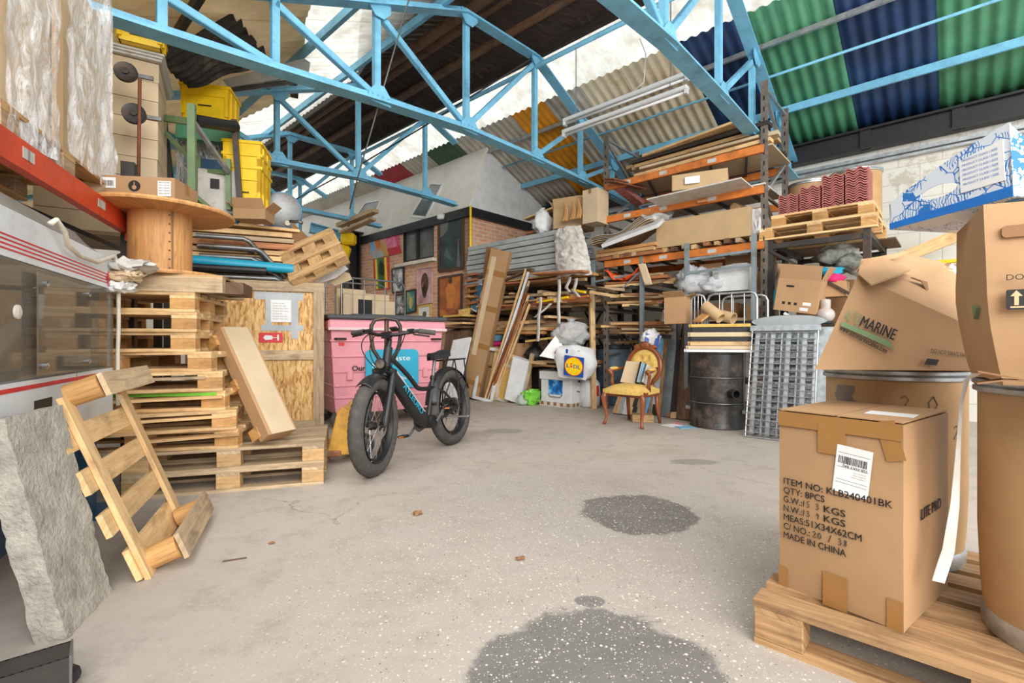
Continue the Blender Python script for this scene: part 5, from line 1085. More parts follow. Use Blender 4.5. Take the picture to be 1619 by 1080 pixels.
m = MB(); m.tube([S(.84, -.355, 1.085), S(.9, -.22, 1.10), S(.975, -.08, 1.068), S(.985, 0, 1.066), S(.975, .08, 1.068), S(.9, .22, 1.10), S(.84, .355, 1.085)], .015, 12); hb = m.build('handlebar', 'matblack', t, smooth=True)
for s in (-1, 1):
    m = MB(); m.tube([S(.895, s * .235, 1.099), S(.84, s * .36, 1.085)], .021, 12); m.build('grip', 'rubber', t, smooth=40)
    m = MB(); m.tube([S(.92, s * .19, 1.09), S(.96, s * .22, 1.07), S(.9, s * .33, 1.055)], .007, 6); m.box(S(.925, s * .18, 1.098), (.04, .045, .035)); m.build('brake_lever', 'black', t, smooth=40)
m = MB(); m.box(S(.95, .05, 1.115), (.05, .07, .02), M.Rotation(-.5, 3, 'Y')); m.build('display', 'matblack', t, bevel=.005)
m = MB().lathe([(.01, -.05), (.036, -.03), (.042, .0), (.042, .015), (.034, .016)], 20, SM @ M.Translation((1.1, 0, .84)) @ M.Rotation(math.pi / 2, 4, 'Y')); hl = m.build('headlight', 'matblack', t, smooth=40)
MB().lathe([(.0001, .019), (.035, .017)], 20, SM @ M.Translation((1.1, 0, .84)) @ M.Rotation(math.pi / 2, 4, 'Y'), cap=False).build('lens', 'chrome', hl, smooth=True)
for k, (y0, dx) in enumerate(((-.16, .22), (-.1, .18), (.14, .2), (.1, .16))):
    m = MB(); m.tube(bez(S(.94, y0, 1.08), S(1.0 + dx, y0 * 1.3, .98 - .04 * k), S(1.04, y0 * .2, .77), 14), .0045, 6); m.build('cable', 'matblack', t, smooth=True)
m = MB(); m.tube(bez(S(1.04, .09, .76), S(1.17, .14, .6), S(1.19, .11, .4), 10), .0035, 6); m.build('cable', 'matblack', t, smooth=True)
m = MB(); dt = [(1.0, .80), (.95, .745), (.84, .635), (.72, .505), (.62, .40), (.54, .325), (.45, .29)]
m.tube([V((x, 0, z)) for x, z in dt], [.044, .052, .058, .06, .062, .06, .052], 18); fr = m.build('frame', 'black', t, smooth=50)
m = MB(); m.tube(bez((.97, 0, .905), (.72, 0, .76), (.585, 0, .62), 8) + bez((.585, 0, .62), (.54, 0, .575), (.33, 0, .585), 6)[1:], .02, 12); m.build('top_tube', 'black', t, smooth=True)
m = MB(); m.tube([V((.44, 0, .29)), V((.285, 0, .68))], .021, 12); m.build('seat_tube', 'black', t, smooth=40); m = MB(); m.tube([V((.3, 0, .64)), V((.22, 0, .87))], .0155, 10); m.build('seat_post', 'steel', t, smooth=40)
MB().lathe([(.028, -.015), (.028, .015)], 14, M.Translation((.286, 0, .675)) @ M.Rotation(-.38, 4, 'Y')).build('seat_clamp', 'matblack', t, smooth=40)
for s in (-1, 1):
    m = MB(); m.tube([V((.43, s * .055, .29)), V((.25, s * .075, .31)), V((0, s * .082, TR))], .014, 8); m.build('chain_stay', 'black', t, smooth=40); m = MB(); m.tube([V((.325, s * .02, .59)), V((.22, s * .07, .53)), V((0, s * .082, TR))], .012, 8); m.build('seat_stay', 'black', t, smooth=40)
def saddle(u, v):
    x = .33 - .27 * u; w_ = .022 + .062 * max(0, (u - .25) / .75) ** .8; y = w_ * (2 * v - 1) ; z = .905 + .03 * u * u + .014 * math.sin(math.pi * u) * 0 - .035 * (2 * v - 1) ** 4; return (x, y, z)
m = MB(); m.grid(saddle, 14, 10, .035, Z); m.tube([V((.3, 0, .875)), V((.22, 0, .868)), V((.12, 0, .885))], .012, 6); m.build('saddle', 'matblack', t, smooth=45)
bbx = V((.45, 0, .29))
m = MB().lathe([(.055, -.075), (.06, -.05), (.06, .05), (.055, .075)], 20, M.Translation(bbx) @ M.Rotation(math.pi / 2, 4, 'X')); m.build('bottom_bracket', 'matblack', t, smooth=40)
m = MB().lathe([(.05, .085), (.088, .085), (.09, .088), (.088, .091), (.05, .091)], 36, M.Translation(bbx) @ M.Rotation(math.pi / 2, 4, 'X')); m.build('chainring', 'steel', t, smooth=40)
for s, a in ((1, 2.5), (-1, -.65)):
    e = bbx + V((.17 * math.cos(a), s * .11, .17 * math.sin(a))); m = MB(); m.beam(bbx + V((0, s * .1, 0)), e, .025, .016, Y); c = m.build('crank', 'steel', t, bevel=.004)
    m = MB(); m.box(e + V((0, s * .055, 0)), (.09, .085, .02)); p = m.build('pedal', 'matblack', c, bevel=.005); m = MB(); m.box(e + V((.047, s * .055, 0)), (.004, .05, .012)); m.box(e + V((-.047, s * .055, 0)), (.004, .05, .012)); m.build('reflector', 'orange', p)
m = MB(); ch = [V((.45, -.088, .376)), V((0, -.088, TR + .045)), V((-.045, -.088, TR)), V((-.02, -.088, TR - .09)), V((.03, -.088, TR - .14)), V((.1, -.088, TR - .1)), V((.45, -.088, .202)), V((.53, -.088, .25)), V((.53, -.088, .33))]; m.tube(ch, .004, 6, True); m.build('chain', 'darksteel', t)
m = MB(); zr = .83
for y in (-.06, 0, .06): m.tube([V((.13, y, zr)), V((-.3, y, zr))], .008, 8)
m.tube([V((.13, -.06, zr)), V((.15, -.03, zr)), V((.15, .03, zr)), V((.13, .06, zr))], .008, 8); [m.tube([V((x, -.06, zr)), V((x, .06, zr))], .007, 6) for x in (.05, -.1, -.2, -.3)]
rk = m.build('rear_rack', 'matblack', t, smooth=40)
m = MB()
for s in (-1, 1):
    m.tube([V((-.02, s * .1, TR + .02)), V((-.05, s * .085, .6)), V((-.06, s * .06, zr))], .007, 6); m.tube([V((-.02, s * .1, TR + .02)), V((-.2, s * .1, .58)), V((-.27, s * .06, zr))], .007, 6); m.tube([V((-.045, s * .09, .62)), V((-.21, s * .085, .67))], .005, 6)
m.build('rack_stays', 'matblack', rk, smooth=40)
m = MB(); m.tube([V((.25, .085, .29)), V((.18, .115, .29)), V((-.08, .125, .26)), V((-.1, .14, .255))], .01, 8); m.build('kickstand', 'chrome', t, smooth=40)
tx_ = V((-.695, 0, -.72)); yy = Y.cross(tx_); mm = M((tx_, yy, Y)).transposed().to_4x4(); mm.translation = V((.885, .0645, .635))
text(t, 'frame_lettering', 'AYLEURO', 'teal', mm, .052, .36, bold=.02); m = MB(); m.beam(V((.93, .052, .765)), V((.56, .05, .395)), .004, .012, Y); m.build('frame_stripe', 'paper', t)
# ================================================================ brick wall pictures
def canvas(name, c1, c2, c3, sc):
    t = NT(name); f = t.noise(t.coord(), sc, 6, .6, .6); return t.fin(t.ramp(f, [(.32, c1), (.5, c2), (.66, c3)]), .5)
for n, a in dict(c_land=((22, 36, 40), (46, 66, 66), (98, 116, 112), 1.6), c_nude=((112, 52, 20), (176, 92, 28), (206, 124, 44), 2.2), c_pink=((150, 92, 104), (202, 158, 160), (216, 182, 180), 2), c_bw=((40, 40, 42), (150, 150, 150), (230, 230, 228), 7), c_blue=((24, 60, 70), (60, 130, 130), (150, 170, 110), 5), c_mix=((214, 70, 84), (226, 150, 130), (120, 190, 214), 4), c_rose=((200, 50, 110), (228, 90, 140), (240, 160, 190), 3), c_gold=((214, 180, 80), (236, 208, 120), (210, 150, 80), 6)).items(): MT[n] = canvas(n, *a)
def pic(label, q, mat, fr=None, fw_=.035, a=FA, shapes=(), cat='picture', th=.03, name='painting'):
    p = [PA(x, y, a - .01) for x, y in q]; c = sum(p, V()) / 4; t = thing(name, label, cat, c)
    m = MB(); m.prism([x - A * .0 for x in p], A * -th * .6)
    e1, e2 = (p[1] - p[0]), (p[3] - p[0]); mats = [mat]
    for sh, mt in shapes:
        if mt not in mats: mats.append(mt)
        m.m = mats.index(mt); m.prism([p[0] + e1 * u + e2 * v - A * (th * .6) for u, v in sh], A * -.003)
    m.build('canvas', mats, t, True)
    if fr:
        f = MB()
        for x, y in zip(p, p[1:] + p[:1]): f.beam(x - A * th * .5, y - A * th * .5, fw_, th, -A)
        f.build('frame', fr, t, True)
    return t
def ell(cx, cy, rx, ry, n=14): return [(cx + rx * math.cos(2 * math.pi * k / n), cy + ry * math.sin(2 * math.pi * k / n)) for k in range(n)]
def R4(a, b, c, d): return [(a, b), (c, b), (c, d), (a, d)]
mk('skin', plain, (120, 84, 66), rough=.6, bump=0); mk('ochre', plain, (214, 130, 50), rough=.5, bump=0); mk('palegreen', plain, (60, 150, 70), rough=.5, bump=0)
pic('colour-block canvas in red, pale blue and orange above the striped portrait', [(582, 382), (629, 369), (629, 400), (588, 411)], 'c_mix', None, shapes=((R4(.05, .1, .22, .55), 'lightblue'), (R4(.25, .05, .42, .5), 'orange'), (R4(.6, .05, 1, .62), 'c_rose'), (R4(.6, .64, 1, 1), 'red'), (R4(.05, .6, .4, .98), 'greyplastic'), (R4(.44, .2, .58, .98), 'gold')))
pic('portrait on red, yellow and green stripes left of the black and white prints', [(591, 411), (615, 406), (616, 458), (593, 458)], 'red', None, shapes=((R4(.12, 0, .88, 1), 'yellow'), (R4(.26, 0, .74, 1), 'palegreen'), (ell(.5, .38, .22, .28), 'matblack'), (ell(.5, .48, .13, .16), 'skin'), ([(.3, 1), (.38, .68), (.62, .68), (.72, 1)], 'darksteel')))
pic('upper black and white print in a thin black frame', [(621, 426), (639, 423), (639, 461), (622, 463)], 'c_bw', 'matblack'); pic('lower black and white print, just above the pink bin', [(627, 467), (641, 465), (641, 496), (627, 498)], 'c_bw', 'matblack')
pic('small blue-green picture in a dark frame right of the lower black and white print', [(643, 461), (658, 458), (658, 492), (643, 496)], 'c_blue', 'blackwood', shapes=((ell(.5, .55, .16, .28), 'gold'),))
pic('dusky pink painting of a crouched dark figure below the window', [(661, 426), (684, 423), (684, 478), (661, 482)], 'c_pink', 'c_pink', .02, shapes=((ell(.52, .42, .26, .3), 'brown'), (ell(.5, .62, .16, .2), 'darksteel'), ([(.3, .5), (.5, .2), (.56, .24), (.42, .55)], 'c_rose')))
pic('little gilt-framed sketch below the dusky pink painting', [(663, 485), (682, 482), (682, 503), (663, 504)], 'paper', 'gold', .04, shapes=((ell(.5, .7, .16, .25), 'skin'),))
pic('large dark landscape painting in a heavy frame right of the window', [(695, 350), (733, 340), (733, 424), (695, 429)], 'c_land', 'brown', .06, shapes=(([(.06, .04), (.42, .04), (.36, .22), (.2, .3), (.06, .34)], 'steel'), ([(.76, .98), (.8, .55), (.84, .5), (.88, .98)], 'steel'), (ell(.81, .47, .04, .04), 'skin')))
pic('amber painting of a bare back, below the dark landscape', [(695, 440), (731, 434), (730, 500), (695, 502)], 'c_nude', 'brown', .045, shapes=(([(.3, .3), (.45, .16), (.62, .18), (.76, .34), (.7, .62), (.62, .8), (.34, .8), (.36, .6)], 'ochre'), (ell(.52, .1, .08, .1), 'brown')))
pic('small yellow square picture standing at the foot of the amber painting', [(726, 490), (744, 487), (743, 505), (726, 507)], 'c_gold', None, a=5.95)
for i, q in enumerate(([(514, 395), (530, 391), (531, 421), (515, 424)], [(534, 389), (545, 386), (546, 420), (535, 422)])): pic(['pink poster with a dancing figure, far left on the brick wall', 'narrow pink poster partly behind the hoist column'][i], q, 'c_rose', None, shapes=((ell(.5, .5, .15, .35), 'lightblue'),))
bar('yellow_hose', 'yellow hose running down the corner of the brick building', 'hose', [PA(744, 326, FA - .1), PA(744, 400, FA - .1), PA(742, 470, FA - .1), PA(741, 505, FA - .1)], .022, 'yellow')
t = thing('flood_light', 'small white flood light fixed under the black fascia', 'light', PA(697, 343, FA - .1)); MB().box((0, 0, 0), (.14, .1, .1)).build('lamp', 'white', t, bevel=.02); MB().box((.1, .0, .03), (.1, .06, .06)).build('sensor', 'white', t, bevel=.02)
# wire cage with flat cardboard behind the bin
g0 = P(540, 500, 6.9); g1 = P(640, 500, 7.6); gd = (g1 - g0); gd.z = 0; gl_ = gd.length; t = thing('roll_cage', 'wire roll cage of flat cardboard standing behind the pink bin', 'cage', FR(V((g0.x, g0.y, 0)), gd)); zt_ = 1.93
for y in (0, .6): m = MB(); m.tube([(0, y, .12), (0, y, zt_ - .1), (.03, y, zt_ - .03), (.1, y, zt_), (gl_ - .1, y, zt_), (gl_ - .03, y, zt_ - .03), (gl_, y, zt_ - .1), (gl_, y, .12)], .014, 8); m.build('hoop', 'steel', t, smooth=40)
m = MB(); [m.cyl((gl_ * k / 6, 0, .15), (gl_ * k / 6, 0, zt_), .006, 6) for k in range(1, 6)]; m.build('wires', 'steel', t); MB().box((gl_ / 2, .3, .12), (gl_, .62, .04)).build('base', 'steel', t)
for x in (.06, gl_ - .06):
    for y in (.05, .55): MB().lathe([(.05, -.015), (.05, .015)], 14, M.Translation((x, y, .05)) @ M.Rotation(math.pi / 2, 4, 'X')).build('wheel', 'rubber', t)
co_ = V((g0.x, g0.y, 0)); gx_ = gd.normalized(); gy_ = Z.cross(gx_)
for i in range(4):
    m = MB(); c = co_ + gx_ * (gl_ * (.27 if i % 2 == 0 else .72)) + gy_ * (.12 + .1 * i) + Z * .14
    w_ = gl_ * (.42 if i < 2 else .44); h_ = [1.56, 1.5, 1.66, 1.62][i]
    carton(['flat pale carton with a black square at the front of the wire cage', 'flat pale carton at the right front of the wire cage', 'taller flat carton at the back left of the wire cage', 'taller flat carton at the back right of the wire cage'][i], FR(c, gx_), w_, .08, h_, 'cardpale', True)
    if i == 0: tt = C.objects[-1].parent; MB().box((.12, -.0465, 1.22), (.22, .003, .55)).build('black_patch', 'matblack', tt)
# ================================================================ racks and everything along the right side
RA = 6.35
def one(name, mb, mat, label, cat, group=None, **k): return tag(mb.build(name, mat, **k), label, cat, group)
def bb(px, py, a): p = PA(px, py, a); return p.dot(B), p.z
def plank(name, p, q, w, h, mat, label, cat='timber', group=None): return one(name, MB().beam(p, q, w, h), mat, label, cat, group)
def abm(a, b, z, rot=0):                                # frame with x along -B (to the right of the picture) and y into the rack
    return FR(AB(a, b, z), -B * math.cos(rot) + A * math.sin(rot))
# --- orange beam racking
b0, b1 = 1.72, 3.92; HT = 4.15
t = thing('pallet_rack', 'tall racking with orange beams, holding boards and long cartons', 'racking', AB(RA + .45, (b0 + b1) / 2, 0))
for b in (b0, b1):
    for a in (RA, RA + .95):
        m = MB(); p = AB(a, b); m.angle(p, p + Z * HT, .07, .012, A, 1); m.beam(p - A * .0, p + Z * HT, .075, .03, A); u = m.build('upright', 'racksteel', t, True)
        m = MB(); [m.box(p + Z * (.3 + k * .13) - A * .017, (.014, .006, .05), M.Rotation(TH - math.pi / 2, 3, 'Z')) for k in range(29)]; m.build('slots', 'matblack', u, True)
    for k in range(6): m = MB(); z = .2 + k * .65; m.beam(AB(RA + (.95 if k % 2 else 0), b, z), AB(RA + (0 if k % 2 else .95), b, z + .6), .035, .03); m.beam(AB(RA, b, z + .62), AB(RA + .95, b, z + .62), .03, .03); m.build('brace', 'galv' if k > 3 else 'racksteel', t, True)
for z in (2.17, 2.84, 3.33):
    for a in (RA - .03, RA + .98): m = MB(); m.beam(AB(a, b0, z), AB(a, b1, z), .045, .095); bmx = m.build('beam', 'orange', t, True)
    for f in (.25, .55, .8): m = MB(); m.beam(AB(RA - .055, b0 + (b1 - b0) * f, z), AB(RA - .055, b0 + (b1 - b0) * f + .11, z), .003, .05); m.build('label_sheet', 'dirtywhite', t, True)
    for k in range(5): b = b0 + .2 + k * .45; m = MB(); m.beam(AB(RA, b, z + .03), AB(RA + .95, b + (.3 if z > 3 else 0), z + .03), .03, .03); m.build('cross_bar', 'darksteel', t, True)
# top level: long boards and rails
TT = z0 = 3.385; k = 0
mats = ['pine', 'blackwood', 'steel', 'cardpale', 'darkwood', 'dirtywhite', 'oldpine', 'darksteel']
one('light_block_board', MB().box(AB(RA + .5, 2.7, 3.40), (.85, 2.1, .02), M.Rotation(TH, 3, 'Z')), 'cardpale', 'wide grey-brown board added on the top orange beams to block light', 'board')  # board added to keep light from falling through this level
for r in range(4):
    for c in range(4 - r // 2):
        bs, be = U(1.6, 1.9), U(3.2, 3.75); a = RA + .06 + c * .2 + U(-.02, .02); z = 3.44 + r * .062
        plank('plank', AB(a, bs, z + U(0, .01)), AB(a + U(-.08, .08), be, z + U(0, .01)), U(.1, .18), U(.025, .05), mats[(r * 3 + c * 5) % 8], 'long plank or rail on the top level of the orange racking', group='planks on the top orange level')
pl = MB(); pl.beam(AB(RA - .05, 1.95, 3.70), AB(RA + .1, 3.3, 3.66), .25, .03); one('plank', pl, 'pine', 'pale plank on the very top of the orange racking', 'timber')
m = MB()
for k in range(8): p = PA(952 + k * 2.6, 282 + (k % 2) * 4, RA - .3); m.cyl(p, p + A * .5 - Z * .05 - B * .25, .012, 8)
one('tube_bundle', m, 'rust', 'bundle of thin rusty tubes sticking out left of the top orange beam', 'tubes')
m = MB(); p, q = PA(968, 287, RA - .1), PA(1012, 322, RA + .5); m.beam(p, q, .16, .07); one('channel', m, 'tile', 'dark red steel channel lying across the racking below the top orange beam', 'channel')
# middle level
one('hardboard_sheet', MB().box(AB(RA + .35, 2.45, 2.905), (.8, 1.5, .02), M.Rotation(TH, 3, 'Z')), 'dirtywhite', 'pale hardboard sheet on the middle orange beams under the flat carton', 'board')
m = MB(); p, q = PA(1036, 322, RA - .22), PA(1183, 290, RA - .22); m.beam(p, q, .5, .016, Z + A * .02); one('white_board', m, 'dirtywhite', 'pale board tilted over the front of the middle orange beam', 'board')
p = PA(1108, 287, RA); b = p.dot(B); tt = carton('flat carton with a white label, tilted on the middle level of the orange racking', abm(RA + .0, b, 2.96, .3), .66, .5, .2, 'card2'); MB().box((-.08, -.281, .1), (.18, .002, .09)).build('label_sheet', 'paper', tt)
one('offcut', MB().beam(PA(1110, 318, RA - .1), PA(1125, 318, RA + .3), .12, .03), 'ply', 'small plywood offcut under the pale board on the middle level', 'timber')
# bottom level
for k in range(14):
    b = 1.85 + k * .14; plank('timber_offcut', AB(RA - .08 + U(-.06, .04), b + U(-.03, .03), 2.25 + U(0, .02)), AB(RA + .8, b + U(-.08, .08), 2.25), U(.05, .09), U(.03, .06), ['pine', 'greywood', 'darkwood', 'oldpine', 'redwood'][k % 5], 'short timber lying crossways on the bottom orange beams, its end facing out', group='timber ends under the long carton')
bl, br = 3.08, 1.86
tt = carton('long pale carton on the bottom level of the orange racking', abm(RA + .15, (bl + br) / 2, 2.3), bl - br, .42, .36, 'card2', False)
MB().box(((bl - br) / 2 + .06, 0, .17), (.1, .38, .3)).build('film_end', 'film', tt)
tube_ = MB(); tube_.cyl(AB(RA + .1, 2.1, 2.72), AB(RA + .75, 2.0, 2.74), .055, 16); one('cardboard_tube', tube_, 'card', 'cardboard tube lying on top of the long pale carton', 'tube', smooth=40)
bag('bunched white polythene on the left end of the long pale carton', AB(RA + .12, 3.15, 2.67), (.2, .16, .12), 'white', False, 8, 'polythene', 'plastic', .5)
for i, z in enumerate((2.48, 2.515, 2.55, 2.58, 2.61)):
    def fn(u, v): bq = 4.1 - 1.0 * u; return AB(RA - .12 + .5 * v + .02 * i, bq + .02 * i, z + .17 * math.sin(max(0, u - .3) * 2.0) ** 2 * 1.2 + .02 * math.sin(u * 9))
    m = MB(); m.grid(fn, 18, 4, .008, Z); one('bent_sheet', m, ['card2', 'cardpale', 'dirtywhite', 'card2', 'dirtywhite'][i], 'bent hardboard sheet in the sagging pile left of the long carton', 'sheet', 'bent hardboard sheets', smooth=40)
m = MB(); p, q = PA(957, 385, RA - .25), PA(1045, 352, RA - .2); m.beam(p, q, .3, .05, Z - A * .5); one('panel', m, 'white', 'long white panel poking out under the bent sheets', 'panel')
for i in range(6):
    plank('board', AB(RA - .02 + (i % 2) * .3, U(2.95, 3.15), 2.25 + i // 2 * .055), AB(RA + .02 + (i % 2) * .3, U(4.0, 4.1), 2.25 + i // 2 * .055), .22, .045, ['redwood', 'ply', 'oldpine'][i % 3], 'brown board in the layer under the bent sheets, on the bottom orange beams', group='brown boards under the bent sheets')
m = MB(); m.grid(lambda u, v: AB(RA - .1 + .3 * v, 3.9 - .55 * u, 2.08 - .16 * math.sin(u * 3) + .06 * noise.noise(V((u * 5, v * 5, 0)))), 14, 6, .01); one('cloth', m, 'orangehi', 'bright orange cloth hanging below the bottom orange beam', 'cloth', smooth=True)
m = MB(); m.grid(lambda u, v: AB(RA - .14 + .05 * v, 3.32 - .12 * u - .08 * v, 2.1 - .3 * v + .02 * noise.noise(V((u * 5, v * 5, 3)))), 6, 10, .006); one('cloth', m, 'cardpale', 'pale rag with an orange edge hanging beside the orange cloth', 'cloth', smooth=True)
# --- grey tube frames in front of the lower shelves
for (pl_, pr_, yt, lab, hs) in ((1086, 1192, 385, 'grey tube frame in front of the foam box shelf', ((411, 396), (432, 418))), (938, 1015, 415, 'grey tube frame with a diagonal brace in front of the timber shelves', ((446, 432),))):
    aF = RA - (.2 if pl_ > 1000 else .03); p, q = PA(pl_, 500, aF), PA(pr_, 500, aF); tz = bb(pl_, yt, aF)[1]; t = thing('tube_stand', lab, 'frame', V((p.x, p.y, 0)))
    mk('framegrey', plain, (146, 160, 166), rough=.45, metal=.3, dirt=(110, 110, 106)) if 'framegrey' not in MT else 0
    for c in (p, q): m = MB(); m.beam(V((c.x, c.y, 0)), V((c.x, c.y, tz)), .05, .05, A); m.build('post', 'framegrey', t, True)
    for ya, yb in hs: m = MB(); m.beam(PA(pl_, ya, aF), PA(pr_, yb, aF), .03, .03); m.build('rail', 'framegrey', t, True)
    if pl_ == 938: m = MB(); m.tube([PA(985, 455, aF), PA(1013, 428, aF)], .014, 6); m.build('brace', 'framegrey', t, True)
# --- shelves behind the frames: foam box, cartons, foil
t = thing('shelf_unit', 'dark shelf boards under the bottom orange beam, behind the grey tube frame', 'shelf', AB(RA + .4, 2.25, 0))
for z in (1.62, 1.05, .5): MB().box((0, 0, z), (.8, 1.15, .03), M.Rotation(TH, 3, 'Z')).build('shelf_board', 'darkwood', t)
for s in (-1, 1):
    for r in (-1, 1): p = M.Rotation(TH, 3, 'Z') @ V((r * .37, s * .55, 0)); MB().box((p.x, p.y, .82), (.05, .05, 1.64)).build('post', 'darksteel', t)
b, z = bb(1160, 455, RA); m_ = abm(RA + .05, b, 1.64)
t = thing('foam_box', 'white polystyrene box on the shelf behind the grey tube frame', 'box', m_); g = gbox(.45, .34, .3, 6, .0, False)
for p in g.v: p.x *= .88 + .4 * p.z; p.y *= .9 + .3 * p.z
g.build('body', 'white', t, bevel=.0); MB().box((0, 0, .29), (.4, .3, .01)).build('inside', 'dirtywhite', t); MB().box((-.17, -.175, .2), (.05, .004, .07)).build('slot', 'greyplastic', t)
m = MB().ball((0, 0, .3), (.2, .14, .05), 16, 8, .3, 4); m.build('foam_pieces', 'dirtywhite', t, smooth=True)
carton('brown carton at the back of the foam box shelf, left', abm(RA + .4, bb(1130, 455, RA + .4)[0], 1.64), .3, .3, .42, 'card'); carton('tall brown carton right behind the foam box', abm(RA + .42, bb(1182, 455, RA + .4)[0], 1.64), .5, .35, .26, 'card'); carton('dark carton topping the one behind the foam box', abm(RA + .42, bb(1186, 455, RA + .4)[0], 1.905), .52, .36, .22, 'carddark')
for i, (px, z) in enumerate(((1130, 1.07), (1170, 1.07), (1205, 1.07), (1150, 1.3))): carton(['carton on the shelf below the foam box, left of the black crate', 'carton on the shelf below the foam box, behind the black crate', 'carton on the shelf below the foam box, next to the rack upright', 'small carton resting on the others below the foam box'][i], abm(RA + .2 + (i == 3) * .02, bb(px, 480, RA + .2)[0], z), [.34, .3, .3, .3][i], .3, [.22, .24, .38, .2][i], ['card', 'card2', 'card', 'carddark'][i])
for i, (px, py, r, sd) in enumerate(((1105, 462, (.26, .16, .17), 2), (1128, 448, (.2, .14, .1), 6), (1092, 448, (.17, .12, .14), 9))):
    p = PA(px, py, RA - .05); bag(['crumpled clear film heap on the shelf left of the foam box', 'smaller crumpled film between the heap and the foam box', 'crumpled film hanging left over the tube frame'][i], V((p.x, p.y, 1.62 + .1 * (i == 2))), r, 'clear', False, sd, 'plastic_film', 'plastic', .5)
m = MB().ball(PA(1118, 432, RA + .1), (.08, .06, .06), 12, 8, .4, 3); one('green_bag', m, 'roofgreen', 'small dark green bag above the crumpled film', 'bag', smooth=True)
b, z = bb(1070, 512, RA - .5); carton('small open carton standing on the leaning boards by the roll cage', abm(RA - .45, b, z), .27, .22, .33, 'card', open_=1.1)
# --- timber rack with offcuts
t = thing('cantilever_rack', 'dark steel rack full of timber offcuts, left of the orange racking', 'racking', AB(7.0, 5.4, 0)); LV = [.55, 1.08, 1.5, 1.9]
for b in (4.25, 5.4, 6.5):
    for a in (6.45, 7.35): m = MB(); m.beam(AB(a, b), AB(a, b, 2.75 if a > 7 else 2.05), .07, .09, A); m.build('upright', 'darksteel', t, True)
    for z in LV: m = MB(); m.beam(AB(5.95, b, z), AB(7.4, b, z), .05, .06); m.build('arm', 'darksteel', t, True)
for b in (4.25, 5.4): m = MB(); m.beam(AB(7.35, b, .3), AB(7.35, b + 1.1, 2.2), .03, .03); m.beam(AB(7.35, b + 1.1, .3), AB(7.35, b, 2.2), .03, .03); m.build('brace', 'darksteel', t, True)
WM = ['oldpine', 'greywood', 'pine', 'redwood', 'pine', 'darkwood', 'greywood', 'oldpine', 'ply', 'redwood']
LN_ = {0: ('timber offcut on the lowest level of the offcut rack', 'offcuts on the lowest level'), 1: ('timber offcut on the second level of the offcut rack', 'offcuts on the second level'), 2: ('timber offcut on the third level of the offcut rack', 'offcuts on the third level'), 3: ('timber offcut just below the grey metal profiles', 'offcuts below the grey profiles')}
for li, zl in enumerate(LV):
    n = [18, 44, 48, 44][li]
    for k in range(n):
        row = k // 12; a = 5.95 + (k % 12) * .115 + U(-.03, .03); z = zl + .06 + row * .06 + U(0, .01); bc = U(4.9, 5.8); L_ = U(.7, 1.5); an = U(-.12, .12); dd = B * math.cos(an) + A * math.sin(an)
        lo, hi = max(4.05, bc - L_ * .7), min(6.7, bc + L_ * .7); c = AB(a, (lo + hi) / 2, z)
        if li in (1, 2) and k % 3 == 0: c = AB(6.1 + U(-.12, .05), U(4.3, 6.4), z + .05); p, q = c - A * U(.1, .3) + B * U(-.2, .2), c + A * .7
        else: p, q = c - dd * (hi - lo) / 2, c + dd * (hi - lo) / 2
        plank('timber_offcut', p + Z * U(0, .02), q + Z * U(0, .03), U(.06, .15), U(.025, .06), WM[(k * 7 + li) % 10], LN_[li][0], group=LN_[li][1])
for i in range(36):                                     # right-hand extension of the offcuts behind the grey frame
    lv = [1.08, 1.5, 1.78][i % 3]; z = lv + .05 + (i // 9) * .045; bs = U(2.88, 3.1); plank('timber_offcut', AB(6.3 + U(0, .5), bs, z), AB(6.25 + U(0, .5), U(3.6, 4.05), z + U(-.01, .03)), U(.05, .12), U(.02, .05), WM[(i * 3) % 10], 'long dark offcut behind the grey frame with the diagonal brace', group='offcuts behind the braced frame')
t = thing('offcut_shelf', 'steel cross arms carrying offcuts behind the braced grey frame', 'shelf', AB(6.8, 3.3, 0))
for z in (1.08, 1.5, 1.78):
    for b in (2.95, 3.4, 3.95): MB().beam(AB(6.15, b, z) - t.location, AB(7.3, b, z) - t.location, .04, .05).build('arm', 'darksteel', t)
for b in (2.95, 3.95): MB().beam(AB(7.28, b, 0) - t.location, AB(7.28, b, 2.0) - t.location, .06, .06, A).build('post', 'darksteel', t)
for i, (p, q, mt, lab) in enumerate((((898, 470), (850, 478), 'yellow', 'bright yellow strip among the offcuts'), ((930, 468), (895, 473), 'orange', 'orange painted strip among the offcuts'), ((925, 462), (905, 458), 'yellow', 'short yellow strip above the orange one'), ((842, 471), (815, 477), 'dkblue', 'teal painted strip among the offcuts'), ((890, 532), (832, 540), 'gold', 'gilded moulding on the second level of the offcut rack'), ((838, 425), (790, 448), 'darkwood', 'dark moulding sticking out left of the offcut rack'))):
    plank('painted_strip', PA(*p, 5.85), PA(*q, 5.9), .05, .03, mt, lab, 'strip')
# grey metal profiles
for i in range(16):
    r, c = i // 2, i % 2; z = 2.05 + r * .088; bl_, br_ = 6.62 - .01 * r + U(-.05, .05), 4.2 + U(-.06, .1) + .015 * r; a = 6.08 + c * .3 + (r % 2) * .02
    m = MB(); p, q = AB(a, bl_, z), AB(a, br_, z); m.beam(p, q, .27, .008); m.beam(p - A * .13 + Z * .035, q - A * .13 + Z * .035, .01, .078, Z); m.beam(p - A * .05 + Z * .05, q - A * .05 + Z * .05, .012, .03); m.beam(p + A * .13 + Z * .035, q + A * .13 + Z * .035, .01, .078, Z)
    one('metal_profile', m, 'greyplastic', 'long grey metal profile in the stack above the timber offcuts', 'profile', 'stacked grey metal profiles')
